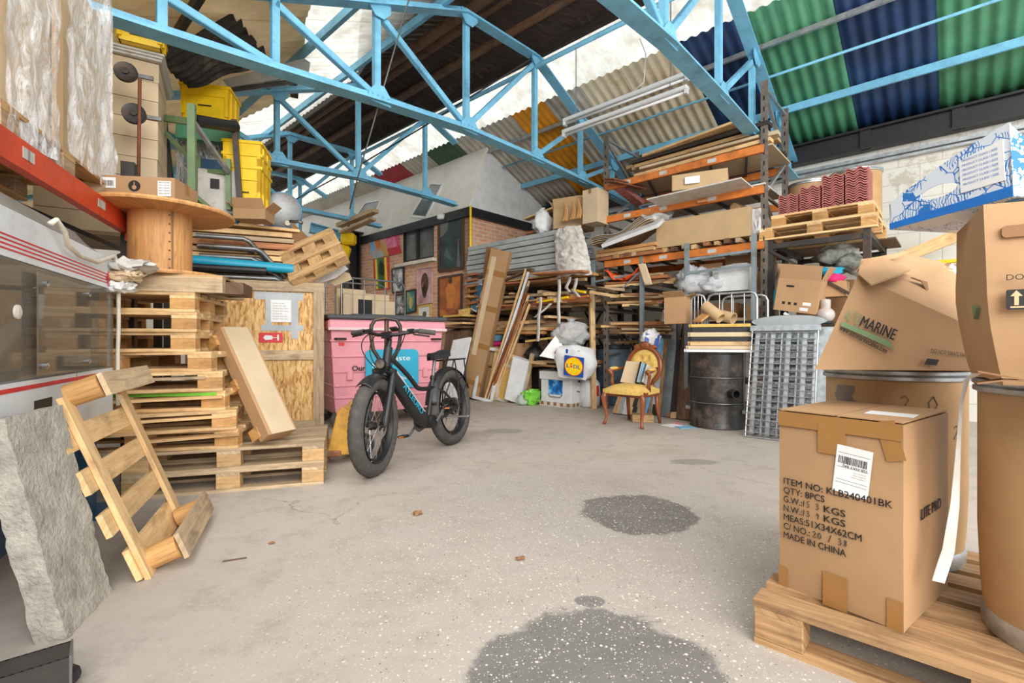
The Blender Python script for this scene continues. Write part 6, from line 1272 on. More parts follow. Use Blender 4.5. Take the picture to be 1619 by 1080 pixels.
# things on top of the profiles
zt = 2.77
tt = carton('torn brown carton on top of the grey profiles, below the truss end', abm(6.3, bb(905, 340, 6.3)[0], zt + .02, .25), .5, .36, .3, 'card2', open_=.5)
carton('pale carton on end beside the left upright of the orange racking', abm(6.2, bb(946, 330, 6.2)[0] + .05, zt), .26, .3, .5, 'cardpale'); carton('smaller carton right of the torn one, on the profiles', abm(6.42, bb(926, 350, 6.4)[0] + .1, zt), .3, .3, .2, 'card')
bag('clear bag with rice-coloured filling at the left of the torn carton', AB(6.15, bb(858, 350, 6.15)[0], zt - .02), (.15, .11, .2), 'white', True, 11)
for i, px in enumerate((893, 905, 914)):
    p = AB(6.0, bb(px, 345, 6.0)[0], zt + .08); m = MB(); m.grid(lambda u, v: p + A * (.05 * math.sin(u * 3.14)) + B * (.09 * (v - .5) * (1.2 - u)) + Z * (.3 * u), 8, 6, .02, A); one('moulded_insert', m, 'ply', 'curved moulded packing insert standing by the torn carton', 'packaging', 'moulded packing inserts', smooth=True)
plank('plank', PA(832, 347, 6.6), PA(942, 305, 6.6), .14, .03, 'pine', 'pale plank sloping up behind the torn carton')
plank('plank', PA(836, 371, 6.3), PA(868, 363, 6.3), .2, .05, 'redwood', 'short brown board stack end left of the clear bag')
c = PA(897, 400, 5.86); t = thing('plastic_sack', 'big crumpled translucent sack hanging in front of the grey profiles', 'sack', c); m = MB()
def fn(u, v):
    x = (u - .5) * .62 * (1 - .25 * v * v) ; z = .36 - .74 * (1 - v); z = -.36 + .74 * v; th_ = .11 * math.sin(math.pi * min(1, max(0, u))) * (1 - .6 * v)
    n = noise.noise(V((u * 5, v * 14, 2))) * .03 + noise.noise(V((u * 13, v * 30, 5))) * .015; return (-B) * x * 1.0 + A * (-th_ + n) + Z * (z + .03 * noise.noise(V((u * 6, 1, 1)))) - B * (.12 * (1 - v))
m.grid(fn, 40, 50, .012, -A); m.build('body', 'dirtywhite', t, smooth=True)
plank('plank', PA(848, 434, 5.82), PA(930, 430, 5.82), .3, .03, 'redwood', 'brown board sticking out under the big crumpled sack')
# white straps hanging on the offcuts
for i, q in enumerate(([(881, 442), (881, 480), (880, 512)], [(852, 470), (850, 500), (847, 540)], [(898, 438), (893, 455), (897, 462)], [(908, 440), (905, 460), (912, 470)], [(868, 480), (850, 497), (842, 502)])):
    ps = [PA(x, y, 5.8) for x, y in q]; m = MB(); m.grid(lambda u, v: ps[0].lerp(ps[1], u * 2) - B * (.06 * v) + A * .012 * math.sin(u * 9) if u < .5 else ps[1].lerp(ps[2], u * 2 - 1) - B * (.06 * v) + A * .012 * math.sin(u * 9), 12, 2, .004, -A)
    one('plastic_strip', m, 'dirtywhite', ['long white plastic strip hanging in the middle of the offcut rack', 'white strip hanging left of the long one', 'short white strip right below the crumpled sack', 'rightmost short white strip below the sack', 'diagonal white strip across the offcuts'][i], 'strip', smooth=True)
# --- things leaning in front of the offcut rack
def lean(name, pb, pt, dd, w, h, mat, label, cat='timber', group=None, up=None, part=None):
    p = PZ(*pb); q = P(*pt, p.y + dd) if dd is not None else PA(*pt, 5.84); up = up or V((-.3, -.9, .2)); p = p + Z * .004
    t = one(name, MB().beam(p + (q - p).normalized() * h * .3, q, w, h, up), mat, label, cat, group); return t, p, q
t, p, q = lean('cardboard_box', (744, 631), (794, 396), None, .34, .16, 'card', 'very tall narrow carton leaning against the offcut rack', 'box')
n = (q - p).normalized(); s_ = n.cross(V((-.3, -.9, .2))).normalized(); u_ = s_.cross(n).normalized(); loc = t.location.copy()
[MB().beam(p.lerp(q, f) - loc + u_ * .081 - s_ * .17, p.lerp(q, f) - loc + u_ * .081 + s_ * .17, .09, .003, u_).build('tape', 'tape', t) for f in (.12, .37, .62, .85)]; m = MB(); m.beam(p.lerp(q, .3) - loc + u_ * .083 - s_ * .08, p.lerp(q, .95) - loc + u_ * .083 - s_ * .08, .09, .003, u_); m.build('paper_strip', 'cardpale', t)
lean('cardboard_box', (752, 622), (777, 392), None, .16, .1, 'carddark', 'narrower brown carton right behind the very tall one', 'box')
lean('board', (728, 628), (738, 500), None, .2, .03, 'greywood', 'grey weathered board leaning left of the very tall carton', 'board')
t, p, q = lean('canvas_board', (704, 648), (731, 536), .55, .36, .03, 'white', 'blank white board leaning behind the bicycle wheel', 'board', up=V((-.55, -.75, .3)))
lean('framed_picture', (694, 645), (709, 530), .5, .06, .05, 'brown', 'edge of a brown frame leaning left of the blank white board', 'frame')
SM_ = ['pine', 'mahog', 'white', 'redwood', 'darkwood', 'white', 'pine', 'greywood']
for i in range(9): lean('moulding', (766 + i * 1.9, 634), (832 + i * .7, 425 + (i * 37) % 60), None, .034, .028, SM_[i % 8], 'long slim moulding in the bundle leaning on the offcut rack', 'moulding', 'slim mouldings leaning on the rack')
def fr_lean(label, pb, pt, dd, w, fw_, mat, inner=None, group=None):
    p = PZ(*pb); q = PA(*pt, 5.84) if dd else P(*pt, p.y); n = (q - p).normalized(); s_ = V((.83, -.5, 0)); s_ = (s_ - n * s_.dot(n)).normalized(); u_ = s_.cross(n).normalized(); u_ = u_ if u_.y < 0 else -u_
    t = thing('framed_picture', label, 'frame', p, group); f = MB(); L_ = (q - p).length; p = p + n * fw_ * .6
    f.beam(p - s_ * w / 2, p + s_ * w / 2, fw_, .025, u_); f.beam(q - s_ * w / 2, q + s_ * w / 2, fw_, .025, u_)
    for sg in (-1, 1): f.beam(p + s_ * sg * (w / 2 - fw_ / 2), q + s_ * sg * (w / 2 - fw_ / 2), fw_, .025, u_)
    f.build('frame', mat, t, True)
    if inner: m = MB(); m.beam(p - u_ * .006, q - u_ * .006, w - fw_, .008, u_); m.build('panel', inner, t, True)
    return t
fr_lean('white frame leaning just right of the very tall carton', (762, 634), (778, 552), .25, .42, .05, 'white'); fr_lean('wooden frame with pale panel leaning behind the mouldings', (785, 634), (800, 560), .22, .42, .06, 'pine', 'cardpale'); fr_lean('narrow frame with greenish panel leaning by the white carton', (793, 635), (803, 578), .18, .25, .04, 'dirtywhite', 'gold')
fr_lean('brown frame behind the blank white board, left of the tall carton', (716, 635), (724, 522), .5, .45, .07, 'brown', 'card2')
lean('cardboard_box', (811, 637), (826, 567), None, .28, .12, 'white', 'slim white carton leaning at the front of the offcut rack', 'box'); lean('offcut_strip', (826, 636), (842, 560), None, .07, .04, 'greywood', 'grey strip leaning against the slim white carton')
for i, (px, py, w_, z, mt, lab) in enumerate(((785, 545, .34, .34, 'card2', 'carton with red cloth on top, behind the leaning mouldings'), (815, 545, .36, .4, 'card', 'brown carton standing on crates behind the slim white carton'))):
    p = PA(px, 590, 6.05); carton(lab, FR(V((p.x, p.y, .58)), -B), w_, .3, z, mt)
c_ = PA(783, 543, 6.05); one('cloth', MB().ball(V((c_.x, c_.y, .97)), (.16, .1, .05), 14, 8, .4, 3), 'magenta', 'crimson cloth heap on the carton behind the mouldings', 'cloth', smooth=True); one('basin', MB().lathe([(.08, 0), (.15, .09), (.16, .1), (.14, .1), (.08, .02)], 20, M.Translation((c_.x + .02, c_.y, 1.02))), 'lightblue', 'pale blue basin on top of the crimson cloth', 'basin', smooth=50)
t = thing('crate_base', 'low wooden crates carrying the cartons behind the leaning mouldings', 'crate', FR(AB(6.1, 5.75, 0), -B)); [MB().box((x, 0, .28), (.42, .36, .56)).build('crate_body', 'oldpine', t) for x in (-.3, .2)]
sg = MB(); q = [PA(x, y, 5.95) for x, y in ((755, 446), (764, 449), (753, 494), (744, 489))]; sg.prism(q, A * .02); t = sg.build('sign', 'paper'); tag(t, 'narrow blue and white sign tilted by the building corner', 'sign')
mk('signblue', plain, (30, 118, 158), rough=.4, bump=0); sg = MB(); c = sum(q, V()) / 4; sg.prism([c + (x - c) * .88 - A * .003 - t.location for x in q], A * .002); s2 = sg.build('sign_face', 'signblue', t)
for i in range(6): plank('slat', PA(741, 436 + i * 9, 5.95), PA(757, 433 + i * 9, 5.95), .16, .04, 'redwood', 'slat of brown wood stacked at the building corner behind the blue sign', group='brown slats at the corner')
for i in range(4): plank('frame_stack', PA(712, 519 - i * 6, 5.7), PA(743, 517 - i * 6, 5.7), .35, .035, ['darkwood', 'pine', 'brown', 'gold'][i], 'old frame lying in the low stack above the blank white board', 'frame', 'old frames lying in a stack')
t = thing('tall_crate', 'brown crate under the old frames by the wheelie bin', 'crate', FR(AB(5.86, PA(727, 520, 5.8).dot(B) - .05, 0), -B)); MB().box((0, 0, .6), (.5, .45, 1.2)).build('body', 'darkwood', t)
# radiator, green bag
p = PZ(841, 624); t = thing('radiator', 'grey ribbed radiator standing on the floor behind the green bag', 'radiator', FR(V((p.x, p.y + .1, 0)), V((.8, -.6, 0)))); m = MB(); [m.box((-.1 + k * .028, 0, .24), (.02, .08, .46)) for k in range(8)]; m.build('fins', 'greyplastic', t, bevel=.004); MB().box((0, 0, .47), (.24, .05, .03)).build('top_pipe', 'greyplastic', t)
p = PZ(838, 640); m = MB().ball((p.x, p.y, .11), (.17, .13, .12), 18, 10, .6, 4); soft(m, .02, 14); [setattr(v, 'z', max(v.z, .003)) for v in m.v]; one('plastic_bag', m, 'lime', 'bright green plastic bag on the floor beside the white box', 'bag', smooth=20)
m = MB().ball((p.x - .12, p.y - .02, .08), (.1, .1, .09), 14, 8, .5, 9); [setattr(v, 'z', max(v.z, .003)) for v in m.v]; one('plastic_bag', m, 'clear', 'clear plastic bag left of the bright green one', 'bag', smooth=True)
m = MB().ball(P(848, 562, 7.9), (.18, .12, .14), 16, 10, .5, 7); one('bin_bag', m, 'matblack', 'black bin bag stuffed above the radiator', 'bag', smooth=True)
# white lidded box with blue picture
wx = V((.715, -.70, 0)).normalized(); wy = Z.cross(wx); wc = V((.891, 7.29, 0)) - wx * .31 + wy * .21; wm = FR(wc, wx)
t = thing('storage_box', 'white lidded box with a blue picture, on the floor by the offcut rack', 'box', wm)
MB().box((0, 0, .29), (.6, .4, .46)).build('body', 'white', t, bevel=.006); MB().box((0, 0, .48), (.64, .44, .13)).build('lid', 'white', t, bevel=.008)
MB().box((0, 0, .035), (.63, .43, .07)).build('base', 'dirtywhite', t); [MB().box((-.26 + k * .13, -.216, .04), (.06, .004, .05)).build('brown_patch', 'carddark', t) for k in range(5)]; [MB().box((.316, -.15 + k * .1, .04), (.004, .05, .05)).build('brown_patch', 'carddark', t) for k in range(4)]
MT['c_sea'] = canvas('c_sea', (8, 30, 70), (20, 110, 190), (150, 220, 250), 7); MB().box((0, -.203, .3), (.28, .006, .22)).build('picture', 'c_sea', t); m = MB(); m.tube([(-.14, -.21, .19), (-.1, -.215, .15), (.1, -.215, .15), (.14, -.21, .19)], .006, 6); m.build('handle', 'greyink', t); m = MB(); m.box((.302, 0, .42), (.004, .05, .08)); m.tube([(.305, -.06, .25), (.32, 0, .235), (.305, .06, .25)], .006, 6); m.build('side_handle', 'ink', t)
m = MB(); m.prism([wm @ V((-.2, .0, .56)), wm @ V((0.05, .0, .56)), wm @ V((-.06, .05, .76))], wy * .1); one('roof_block', m, 'darksteel', 'dark triangular piece standing on the white lidded box', 'block')
m = MB(); q = [P(x, y, 7.25) for x, y in ((853, 563), (878, 531), (895, 553), (884, 569))]; m.prism(q, V((.1, .95, -.2)) * .03); t2 = m.build('picture_tray', 'paper'); tag(t2, 'white tray with a small photo, tilted above the white lidded box', 'tray')
m = MB(); c = sum(q, V()) / 4 + V((.1, 0, -.02)); m.prism([c + (x - c) * .35 - V((0, .012, 0)) - t2.location for x in q], V((0, -.002, 0))); m.build('photo', 'c_nude', t2)
fr_lean('small grey frame standing on the white lidded box', (880, 600), (883, 566), 0, .2, .03, 'greywood').location.z += 0
p = P(903, 530, 7.35); bag('clear sack of bark-like scraps above the printed shopper', V((p.x, p.y, .92)), (.27, .2, .2), 'clear', True, 13); m = MB(); [m.beam(p + V((U(-.15, .02), U(-.12, .1), U(-.08, .12))), p + V((U(-.05, .15), U(-.1, .1), U(-.06, .14))), .06, .012) for k in range(10)]; one('bark_scraps', m, 'oldpine', 'wood scraps inside the clear sack above the printed shopper', 'scraps')
# printed shopping bag
lm_ = FR(P(908, 596, 7.2), V((.86, -.42, -.12)), V((.05, -.25, 1))); t = thing('shopping_bag', 'white shopping bag with a round yellow and blue shop logo', 'bag', lm_)
g = gbox(.5, .2, .43, 10, .05)
for p in g.v: p.x *= .85 + .25 * math.sin(p.z * 6); p += noise.noise_vector(p * 7) * .025
g.build('body', 'white', t, smooth=50)
s_ = MB(); s_.prism([(.04 + x, -.165, .21 + z) for x, z in rr(.3, .3, .01)], (0, -.003, 0)); sq = s_.build('logo_square', 'logoblue' if 'logoblue' in MT else (mk('logoblue', plain, (10, 80, 170), rough=.4, bump=0) or 'logoblue'), t)
s_ = MB(); s_.prism([(x, -.1685, z) for x, z in ell(.04, .21, .142, .142, 30)], (0, -.002, 0)); s_.build('logo_ring', 'red', sq); s_ = MB(); s_.prism([(x, -.171, z) for x, z in ell(.04, .21, .132, .132, 30)], (0, -.002, 0)); s_.build('logo_disc', 'yellow', sq)
text(sq, 'logo_text', 'L', 'logoblue', at(FX, -.068, -.1735, .185), .055, .045, bold=.04); text(sq, 'logo_text', 'DL', 'logoblue', at(FX, .035, -.1735, .185), .055, .105, bold=.04)
s_ = MB(); s_.prism([(x, -.1735, z) for x, z in ((-.01, .185), (.012, .2), (.02, .19), (.025, .2), (.012, .225), (-.008, .225))], (0, -.001, 0)); s_.prism([(x, -.1735, z) for x, z in ell(.003, .245, .012, .012, 10)], (0, -.001, 0)); s_.build('logo_i', 'red', sq)
for x in (-.1, .08): m = MB(); m.box((x, -.1, .4), (.03, .01, .07)); m.build('handle_tab', 'logoblue', t)
p = PZ(934, 645); t = thing('sack', 'white filled sack with a red mark, standing behind the wooden post', 'sack', V((p.x, p.y + .12, 0))); g = MB().lathe([(.12, 0), (.16, .03), (.17, .2), (.155, .36), (.12, .41), (.06, .43), (.001, .43)], 20); soft(g, .02, 8); [setattr(v, 'z', max(v.z, 0)) for v in g.v]; g.build('body', 'white', t, smooth=True); m = MB(); m.grid(lambda u, v: (.176 * math.cos(-1.5 + u * .7), .176 * math.sin(-1.5 + u * .7), .18 + .16 * v), 6, 2, .003); m.build('red_mark', 'red', t)
p = PZ(939, 646); m = MB(); m.beam(V((p.x, p.y, 0)), V((p.x - .03, p.y + .05, 1.78)), .075, .05, V((.3, -.9, 0))); one('timber_post', m, 'pine', 'pale wooden post standing upright left of the blue barrel', 'post')
for i, (a, b, mt) in enumerate((((932, 455), (985, 458), 'greywood'), ((928, 452), (975, 462), 'darkwood'), ((935, 462), (972, 468), 'pine'))): plank('batten', PA(*a, 5.95), PA(*b, 5.95), .1, .04, mt, ['grey batten resting on top of the wooden post', 'dark batten behind the grey one on the wooden post', 'pale batten under the grey one at the wooden post'][i])
# blue plastic barrel
p = PZ(970, 642); bc_ = V((p.x + .06, p.y + .3, 0)); t = thing('plastic_barrel', 'blue-grey plastic barrel with a black lid, behind the gilt chair', 'barrel', bc_)
MB().lathe([(.25, 0), (.275, .02), (.285, .1), (.285, .28), (.295, .3), (.285, .32), (.29, .55), (.3, .57), (.3, .61), (.29, .63), (.285, .8), (.26, .9), (.25, .91)], 36).build('body', 'barrel', t, smooth=35); MB().lathe([(.27, .89), (.28, .9), (.28, .95), (.26, .96), (.25, .945), (.001, .945)], 36).build('lid', 'matblack', t, smooth=35); [MB().box((.27 * math.cos(a), .27 * math.sin(a), .78), (.09, .05, .07), M.Rotation(a, 3, 'Z')).build('grip', 'barrel', t, bevel=.015) for a in (-.4, 2.7)]
for i, x in enumerate((-.1, .08)): m = MB(); m.lathe([(.04, 0), (.05, .02), (.02, .08), (.03, .2), (.022, .32), (.035, .36)], 12, M.Translation((bc_.x + x, bc_.y - .08, .948))); one('glass_vase', m, 'clear', ['left one of two dusty glass stems on the barrel lid', 'right one of two dusty glass stems on the barrel lid'][i], 'vase', smooth=40)
for i in range(5): plank('timber_scrap', V((bc_.x + .0 + i * .05, bc_.y - .1 + .03 * i, .99 + .02 * (i % 2))), V((bc_.x + .35, bc_.y - .2 + .05 * i, 1.0 + .02 * (i % 2))), .04, .03, ['pine', 'oldpine', 'gold'][i % 3], 'short wood scrap lying on the black barrel lid', group='scraps on the barrel lid')
# --- boards leaning behind the chair
DM = ['darkwood', 'greywood', 'white', 'blackwood', 'oldpine', 'darkwood', 'galv', 'redwood', 'blackwood', 'pine', 'darkwood', 'oldpine']
for i in range(13): lean('board', (1026 + i * 5, 655 + i * .9), (1046 + i * 4.3, [505, 498, 490, 520, 485, 545, 488, 550, 500, 540, 488, 545, 492][i]), .35, .12 if i % 3 else .2, .03, DM[i % 12], 'tall board leaning in the row between the gilt chair and the black drum', 'board', 'tall boards leaning behind the chair', up=V((-.75, -.6, .2)))
for i in range(7): lean('board', (973 + i * 7, 655 + i), (1010 + i * 6, 545 - i * 2), .3, .09, .03, ['oldpine', 'greyplastic', 'white', 'pine', 'darksteel', 'greywood', 'lightblue'][i], 'short board leaning low behind the legs of the gilt chair', 'board', 'short boards behind the chair legs', up=V((-.75, -.6, .2)))
m = MB().ball(P(1030, 535, 6.5), (.13, .08, .12), 14, 9, .4, 6); one('packaging', m, 'paper', 'crumpled white packaging tucked behind the chair crest', 'packaging', smooth=20); 
for i, px in enumerate((1021, 1037)): m = MB(); m.beam(P(px, 552, 6.4), P(px + 3, 528, 6.45), .05, .02, Y); one('blue_pack', m, 'logoblue', ['left blue packet in the white packaging behind the chair', 'right blue packet in the white packaging behind the chair'][i], 'packet')
p = PZ(1028, 668); plank('wood_block', V((p.x - .2, p.y + .1, .05)), V((p.x + .05, p.y + .05, .05)), .2, .09, 'oldpine', 'wooden block on the floor under the gilt chair', 'block')
m = MB(); [m.box(V((p_.x, p_.y, .003)), (.2, .16, .003), M.Rotation(.5 + i, 3, 'Z')) for i, p_ in enumerate((PZ(1062, 673),))]; one('leaflet', m, 'paper', 'white leaflet on the floor right of the chair', 'leaflet'); p_ = PZ(1083, 676); one('leaflet', MB().box((p_.x, p_.y, .003), (.2, .15, .004), M.Rotation(.2, 3, 'Z')), 'lightblue', 'pale blue leaflet on the floor near the black drum', 'leaflet'); p_ = PZ(1073, 671); one('leaflet', MB().box((p_.x, p_.y + .06, .003), (.14, .12, .004), M.Rotation(.9, 3, 'Z')), 'pink', 'pink leaflet between the white and the blue one', 'leaflet')
# --- gilt upholstered armchair
cx_ = V((.72, -.69, 0)).normalized(); t = thing('armchair', 'carved wooden armchair with gold buttoned back and seat', 'chair', FR(V((1.488, 5.93, 0)), cx_))
m = MB()
def seat(u, v): x, y = (u - .5), (v - .5); w_ = .54 - .07 * v; return (x * w_, y * .48 - .02 + .03 * (1 - 4 * x * x) * (-1 if v < .5 else 0), .42 + .065 * (1 - (2 * x) ** 4) * (1 - (2 * y) ** 4) + .012)
m.grid(seat, 16, 14, .05, Z); m.build('seat', 'gold', t, smooth=60)
m = MB(); m.beam((-.25, -.235, .385), (.25, -.235, .385), .04, .07); m.beam((-.25, -.235, .385), (-.21, .215, .385), .04, .07); m.beam((.25, -.235, .385), (.21, .215, .385), .04, .07); m.beam((-.21, .215, .385), (.21, .215, .385), .04, .07); m.build('apron', 'mahog', t, bevel=.01)
for s in (-1, 1):
    m = MB(); m.tube([(s * .24, -.225, .41), (s * .265, -.25, .33), (s * .255, -.24, .22), (s * .235, -.225, .1), (s * .245, -.24, .04), (s * .255, -.255, .0)], [.034, .036, .026, .018, .017, .024], 12); m.build('leg', 'mahog', t, smooth=True)
    m = MB(); m.tube([(s * .2, .205, .42), (s * .2, .22, .2), (s * .215, .27, .0)], [.026, .024, .018], 12); m.build('leg', 'mahog', t, smooth=True)
    m = MB(); m.tube([(s * .235, -.06, .42), (s * .25, -.09, .52), (s * .255, -.07, .6), (s * .262, -.13, .645)], [.028, .02, .02, .028], 10); m.tube([(s * .262, -.15, .648), (s * .255, 0, .66), (s * .21, .2, .68)], [.026, .022, .018], 10); ar_ = m.build('arm', 'mahog', t, smooth=True)
    m = MB(); m.ball((s * .258, -.02, .675), (.032, .1, .022), 12, 8); m.build('arm_pad', 'gold', ar_, smooth=True)
def bk_(a, r=1): return V((.225 * r * math.cos(a), .23 + .06 * (.5 + .5 * math.sin(a)), .70 + .235 * r * math.sin(a)))
m = MB(); m.tube([bk_(math.radians(-60 + k * 10)) for k in range(31)], .028, 10); m.tube([bk_(math.radians(-60)), V((.15, .22, .44))], .024, 10); m.tube([bk_(math.radians(240)), V((-.15, .22, .44))], .024, 10); bf = m.build('back_frame', 'mahog', t, smooth=True)
m = MB(); m.ball((0, .28, .965), (.07, .03, .045), 14, 9, .5, 2); [m.ball((s * .1, .285, .94), (.06, .025, .03), 12, 8, .4, 3) for s in (-1, 1)]; m.build('crest', 'mahog', bf, smooth=True)
m = MB()
def bkc(u, v):
    a = 2 * math.pi * u; p = bk_(a, .9 * v); d = 1 - v ** 4; tuft = sum(.03 * math.exp(-((p.x - bx_) ** 2 + (p.z - bz_) ** 2) / .0012) for bx_, bz_ in ((-.1, .7), (.1, .7), (0, .7), (-.05, .8), (.05, .8), (-.05, .6), (.05, .6))); return p + V((0, -.045 * d + tuft, 0))
m.grid(bkc, 32, 14); m.build('back_cushion', 'gold', t, smooth=True)
m = MB(); m.add([V(bk_(2 * math.pi * k / 24, .95)) + V((0, .012, 0)) for k in range(24)], [tuple(range(24))]); m.build('back_panel', 'gold', t)
cmx = FR(V((1.488, 5.93, 0)), cx_)
m = MB(); m.beam(cmx @ V((-.06, -.02, .492)), cmx @ V((-.04, .09, .75)), .2, .05, cmx.to_3x3() @ V((0, -1, .3))); one('wooden_box', m, 'cardpale', 'pale wooden box with scribbles leaning on the chair back', 'box')
for i in range(5): m = MB(); m.beam(cmx @ V((.075 + i * .022, .0, .492)), cmx @ V((.085 + i * .022, .1, .735 - .01 * i)), .018, .17, cmx.to_3x3() @ V((0, -1, .3))); one('book', m, ['matblack', 'greyplastic', 'lightblue', 'steel', 'dirtywhite'][i], ['black book next to the pale box on the chair', 'grey book second from the pale box on the chair', 'pale blue book in the middle of the chair row', 'dark grey book second from the chair arm', 'off-white book nearest the chair arm'][i], 'book', 'books on the chair')
# --- black drum with frames
dc = V((2.46, 5.8, 0)); t = thing('oil_drum', 'black battered oil drum with a stub pipe, under a stack of frames', 'drum', dc)
mk('blackdrum', plain, (44, 42, 41), rough=.38, var=.3, sc=5, dirt=(104, 88, 76)); r_ = .305
MB().lathe([(r_, 0), (r_ + .008, .008), (r_, .02), (r_, .285), (r_ + .014, .297), (r_, .31), (r_, .58), (r_ + .014, .592), (r_, .605), (r_, .86), (r_ + .01, .872), (r_ + .01, .884), (r_ - .01, .884), (r_ - .015, .87), (.001, .87)], 48).build('shell', 'blackdrum', t, smooth=35)
m = MB(); [m.lathe([(r_ + .0145, z - .004), (r_ + .0155, z), (r_ + .0145, z + .004)], 48, cap=False) for z in (.297, .592)]; m.build('worn_hoops', 'steel', t)
a_ = math.atan2(-dc.y, -dc.x) + .5; mm = M.Translation((r_ * .96 * math.cos(a_), r_ * .96 * math.sin(a_), .42)) @ M.Rotation(a_, 4, 'Z') @ M.Rotation(math.pi / 2, 4, 'Y'); MB().lathe([(.05, -.03), (.05, .12), (.04, .12), (.04, .0)], 20, mm).build('stub_pipe', 'blackdrum', t, smooth=40)
z = .89
for i, (w_, d_, h_, mt, mi) in enumerate(((.7, .5, .03, 'paper', 'oldpine'), (.66, .52, .035, 'cardpale', 'pine'), (.62, .5, .045, 'pine', 'gold'), (.6, .46, .045, 'matblack', 'white'), (.62, .48, .05, 'cardpale', 'gold'), (.58, .44, .05, 'matblack', 'pine'), (.6, .46, .035, 'gold', 'white'))):
    tt = thing('framed_picture', ['lowest white-edged frame on the black drum', 'pale frame second from the bottom on the black drum', 'thick pine frame in the stack on the black drum', 'black frame just above the thick pine one', 'pale boxed frame between the two black ones', 'upper black frame in the stack on the drum', 'gilt frame on top of the stack on the drum'][i], 'frame', FR(V((dc.x - .02, dc.y - .08, z)), V((.93, -.36, 0))), 'frames stacked on the black drum')
    f = MB(); [f.beam(p, q, .05, h_, Z) for p, q in (((-w_ / 2, -d_ / 2, h_ / 2), (w_ / 2, -d_ / 2, h_ / 2)), ((-w_ / 2, d_ / 2, h_ / 2), (w_ / 2, d_ / 2, h_ / 2)), ((-w_ / 2, -d_ / 2, h_ / 2), (-w_ / 2, d_ / 2, h_ / 2)), ((w_ / 2, -d_ / 2, h_ / 2), (w_ / 2, d_ / 2, h_ / 2)))]; f.build('frame', mt, tt); MB().box((0, 0, h_ / 2), (w_ - .05, d_ - .05, h_ * .5)).build('panel', mi, tt); z += h_ + .005
zf = z
for i, (px, py) in enumerate(((1160, 507), (1140, 500))): c = P(px, py, 5.55); m = MB(); ax = V((-.55, .8, .25)) if i == 0 else V((-.5, .6, .6)); mm = FR(V((c.x, c.y, zf + .06)), V((.8, .55, 0)), ax); m.lathe([(.055, 0), (.065, 0), (.065, .26), (.055, .26), (.055, 0)], 22, mm, cap=False); one('roll', m, 'card2', ['cardboard roll on the gilt frame, open end towards us', 'second cardboard roll behind the first, tilted up'][i], 'roll', smooth=40)
m = MB(); m.beam(P(1102, 508, 5.6) , P(1118, 496, 5.7), .12, .02); one('wood_piece', m, 'ply', 'small plywood piece on top of the stacked frames', 'timber')
# --- silver roll cage behind
t = thing('roll_cage', 'silver wire roll cage with a black crate behind the black drum', 'cage', AB(6.0, 2.2, 0))
def hoop(x0, x1, yt, a, r_=.014):
    p0, p1 = PA(x0, yt, a), PA(x1, yt - .1 * (x1 - x0), a); z = p0.z; e = (p1 - p0); e.z = 0; L_ = e.length; e.normalize(); o = V((p0.x, p0.y, 0)); m = MB(); rr_ = .07
    m.tube([o, o + Z * (z - rr_), o + Z * (z - rr_ * .3) + e * rr_ * .3, o + Z * z + e * rr_, o + Z * z + e * (L_ - rr_), o + Z * (z - rr_ * .3) + e * (L_ - rr_ * .3), o + Z * (z - rr_) + e * L_, o + e * L_], r_, 8); m.build('hoop', 'galv', t, True, smooth=40)
    m = MB(); [m.cyl(o + e * (L_ * k / 4) + Z * .2, o + e * (L_ * k / 4) + Z * z, .005, 6) for k in range(1, 4)]; m.build('wires', 'galv', t, True)
hoop(1093, 1115, 467, 5.95); hoop(1119, 1197, 466, 5.9); hoop(1142, 1214, 470, 6.15)
m = MB(); p, q = PA(1093, 600, 6.05), PA(1200, 600, 6.05); m.beam(V((p.x, p.y, .2)), V((q.x, q.y, .2)), .35, .04); m.build('base', 'galv', t, True)
c = PA(1165, 520, 6.05); one('shelf_board', MB().beam(V((c.x, c.y, 1.0)) + B * .42, V((c.x, c.y, 1.0)) - B * .4, .3, .02), 'greywood', 'grey board inside the silver roll cage under the black crate', 'board')
t = thing('plastic_crate', 'black ribbed plastic crate inside the silver roll cage', 'crate', FR(V((c.x, c.y, 1.012)), -B)); MB().box((0, 0, .12), (.5, .26, .24)).build('body', 'matblack', t, bevel=.01); MB().box((0, 0, .225), (.54, .3, .03)).build('rim', 'matblack', t); m = MB(); [m.box((-.2 + k * .1, -.133, .12), (.02, .01, .2)) for k in range(5)]; m.build('ribs', 'matblack', t)
# --- galvanised panel and wire rack leaning, basin behind
gp_ = PZ(1178, 691); gu = (A * .26 + Z * 1.16).normalized(); gM = FR(gp_ + Z * .01, -B, (gu - (-B) * gu.dot(-B)).normalized())
t = thing('sheet_panel', 'plain galvanised sheet leaning behind the wire rack', 'panel', gM); MB().box((.42, .1, .6), (.84, .02, 1.2)).build('sheet', 'galv', t, bevel=.004)
t = thing('wire_rack', 'galvanised wire rack with four columns of pockets, leaning on the metal sheet', 'rack', gM); W_, H_ = .62, 1.15
m = MB(); [m.tube(q, .008, 8) for q in ([(0, 0, 0), (W_, 0, 0), (W_, 0, H_), (0, 0, H_), (0, 0, 0)],)]; m.build('outer_frame', 'galv', t, smooth=40); MB().box((W_ / 2, 0, H_ + .02), (W_ + .04, .03, .06)).build('top_plate', 'galv', t)
m = MB()
for k in range(17): z_ = .05 + k * (H_ - .08) / 16; m.cyl((0, -.012, z_), (W_, -.012, z_), .0045, 6)
m.build('cross_wires', 'galv', t)
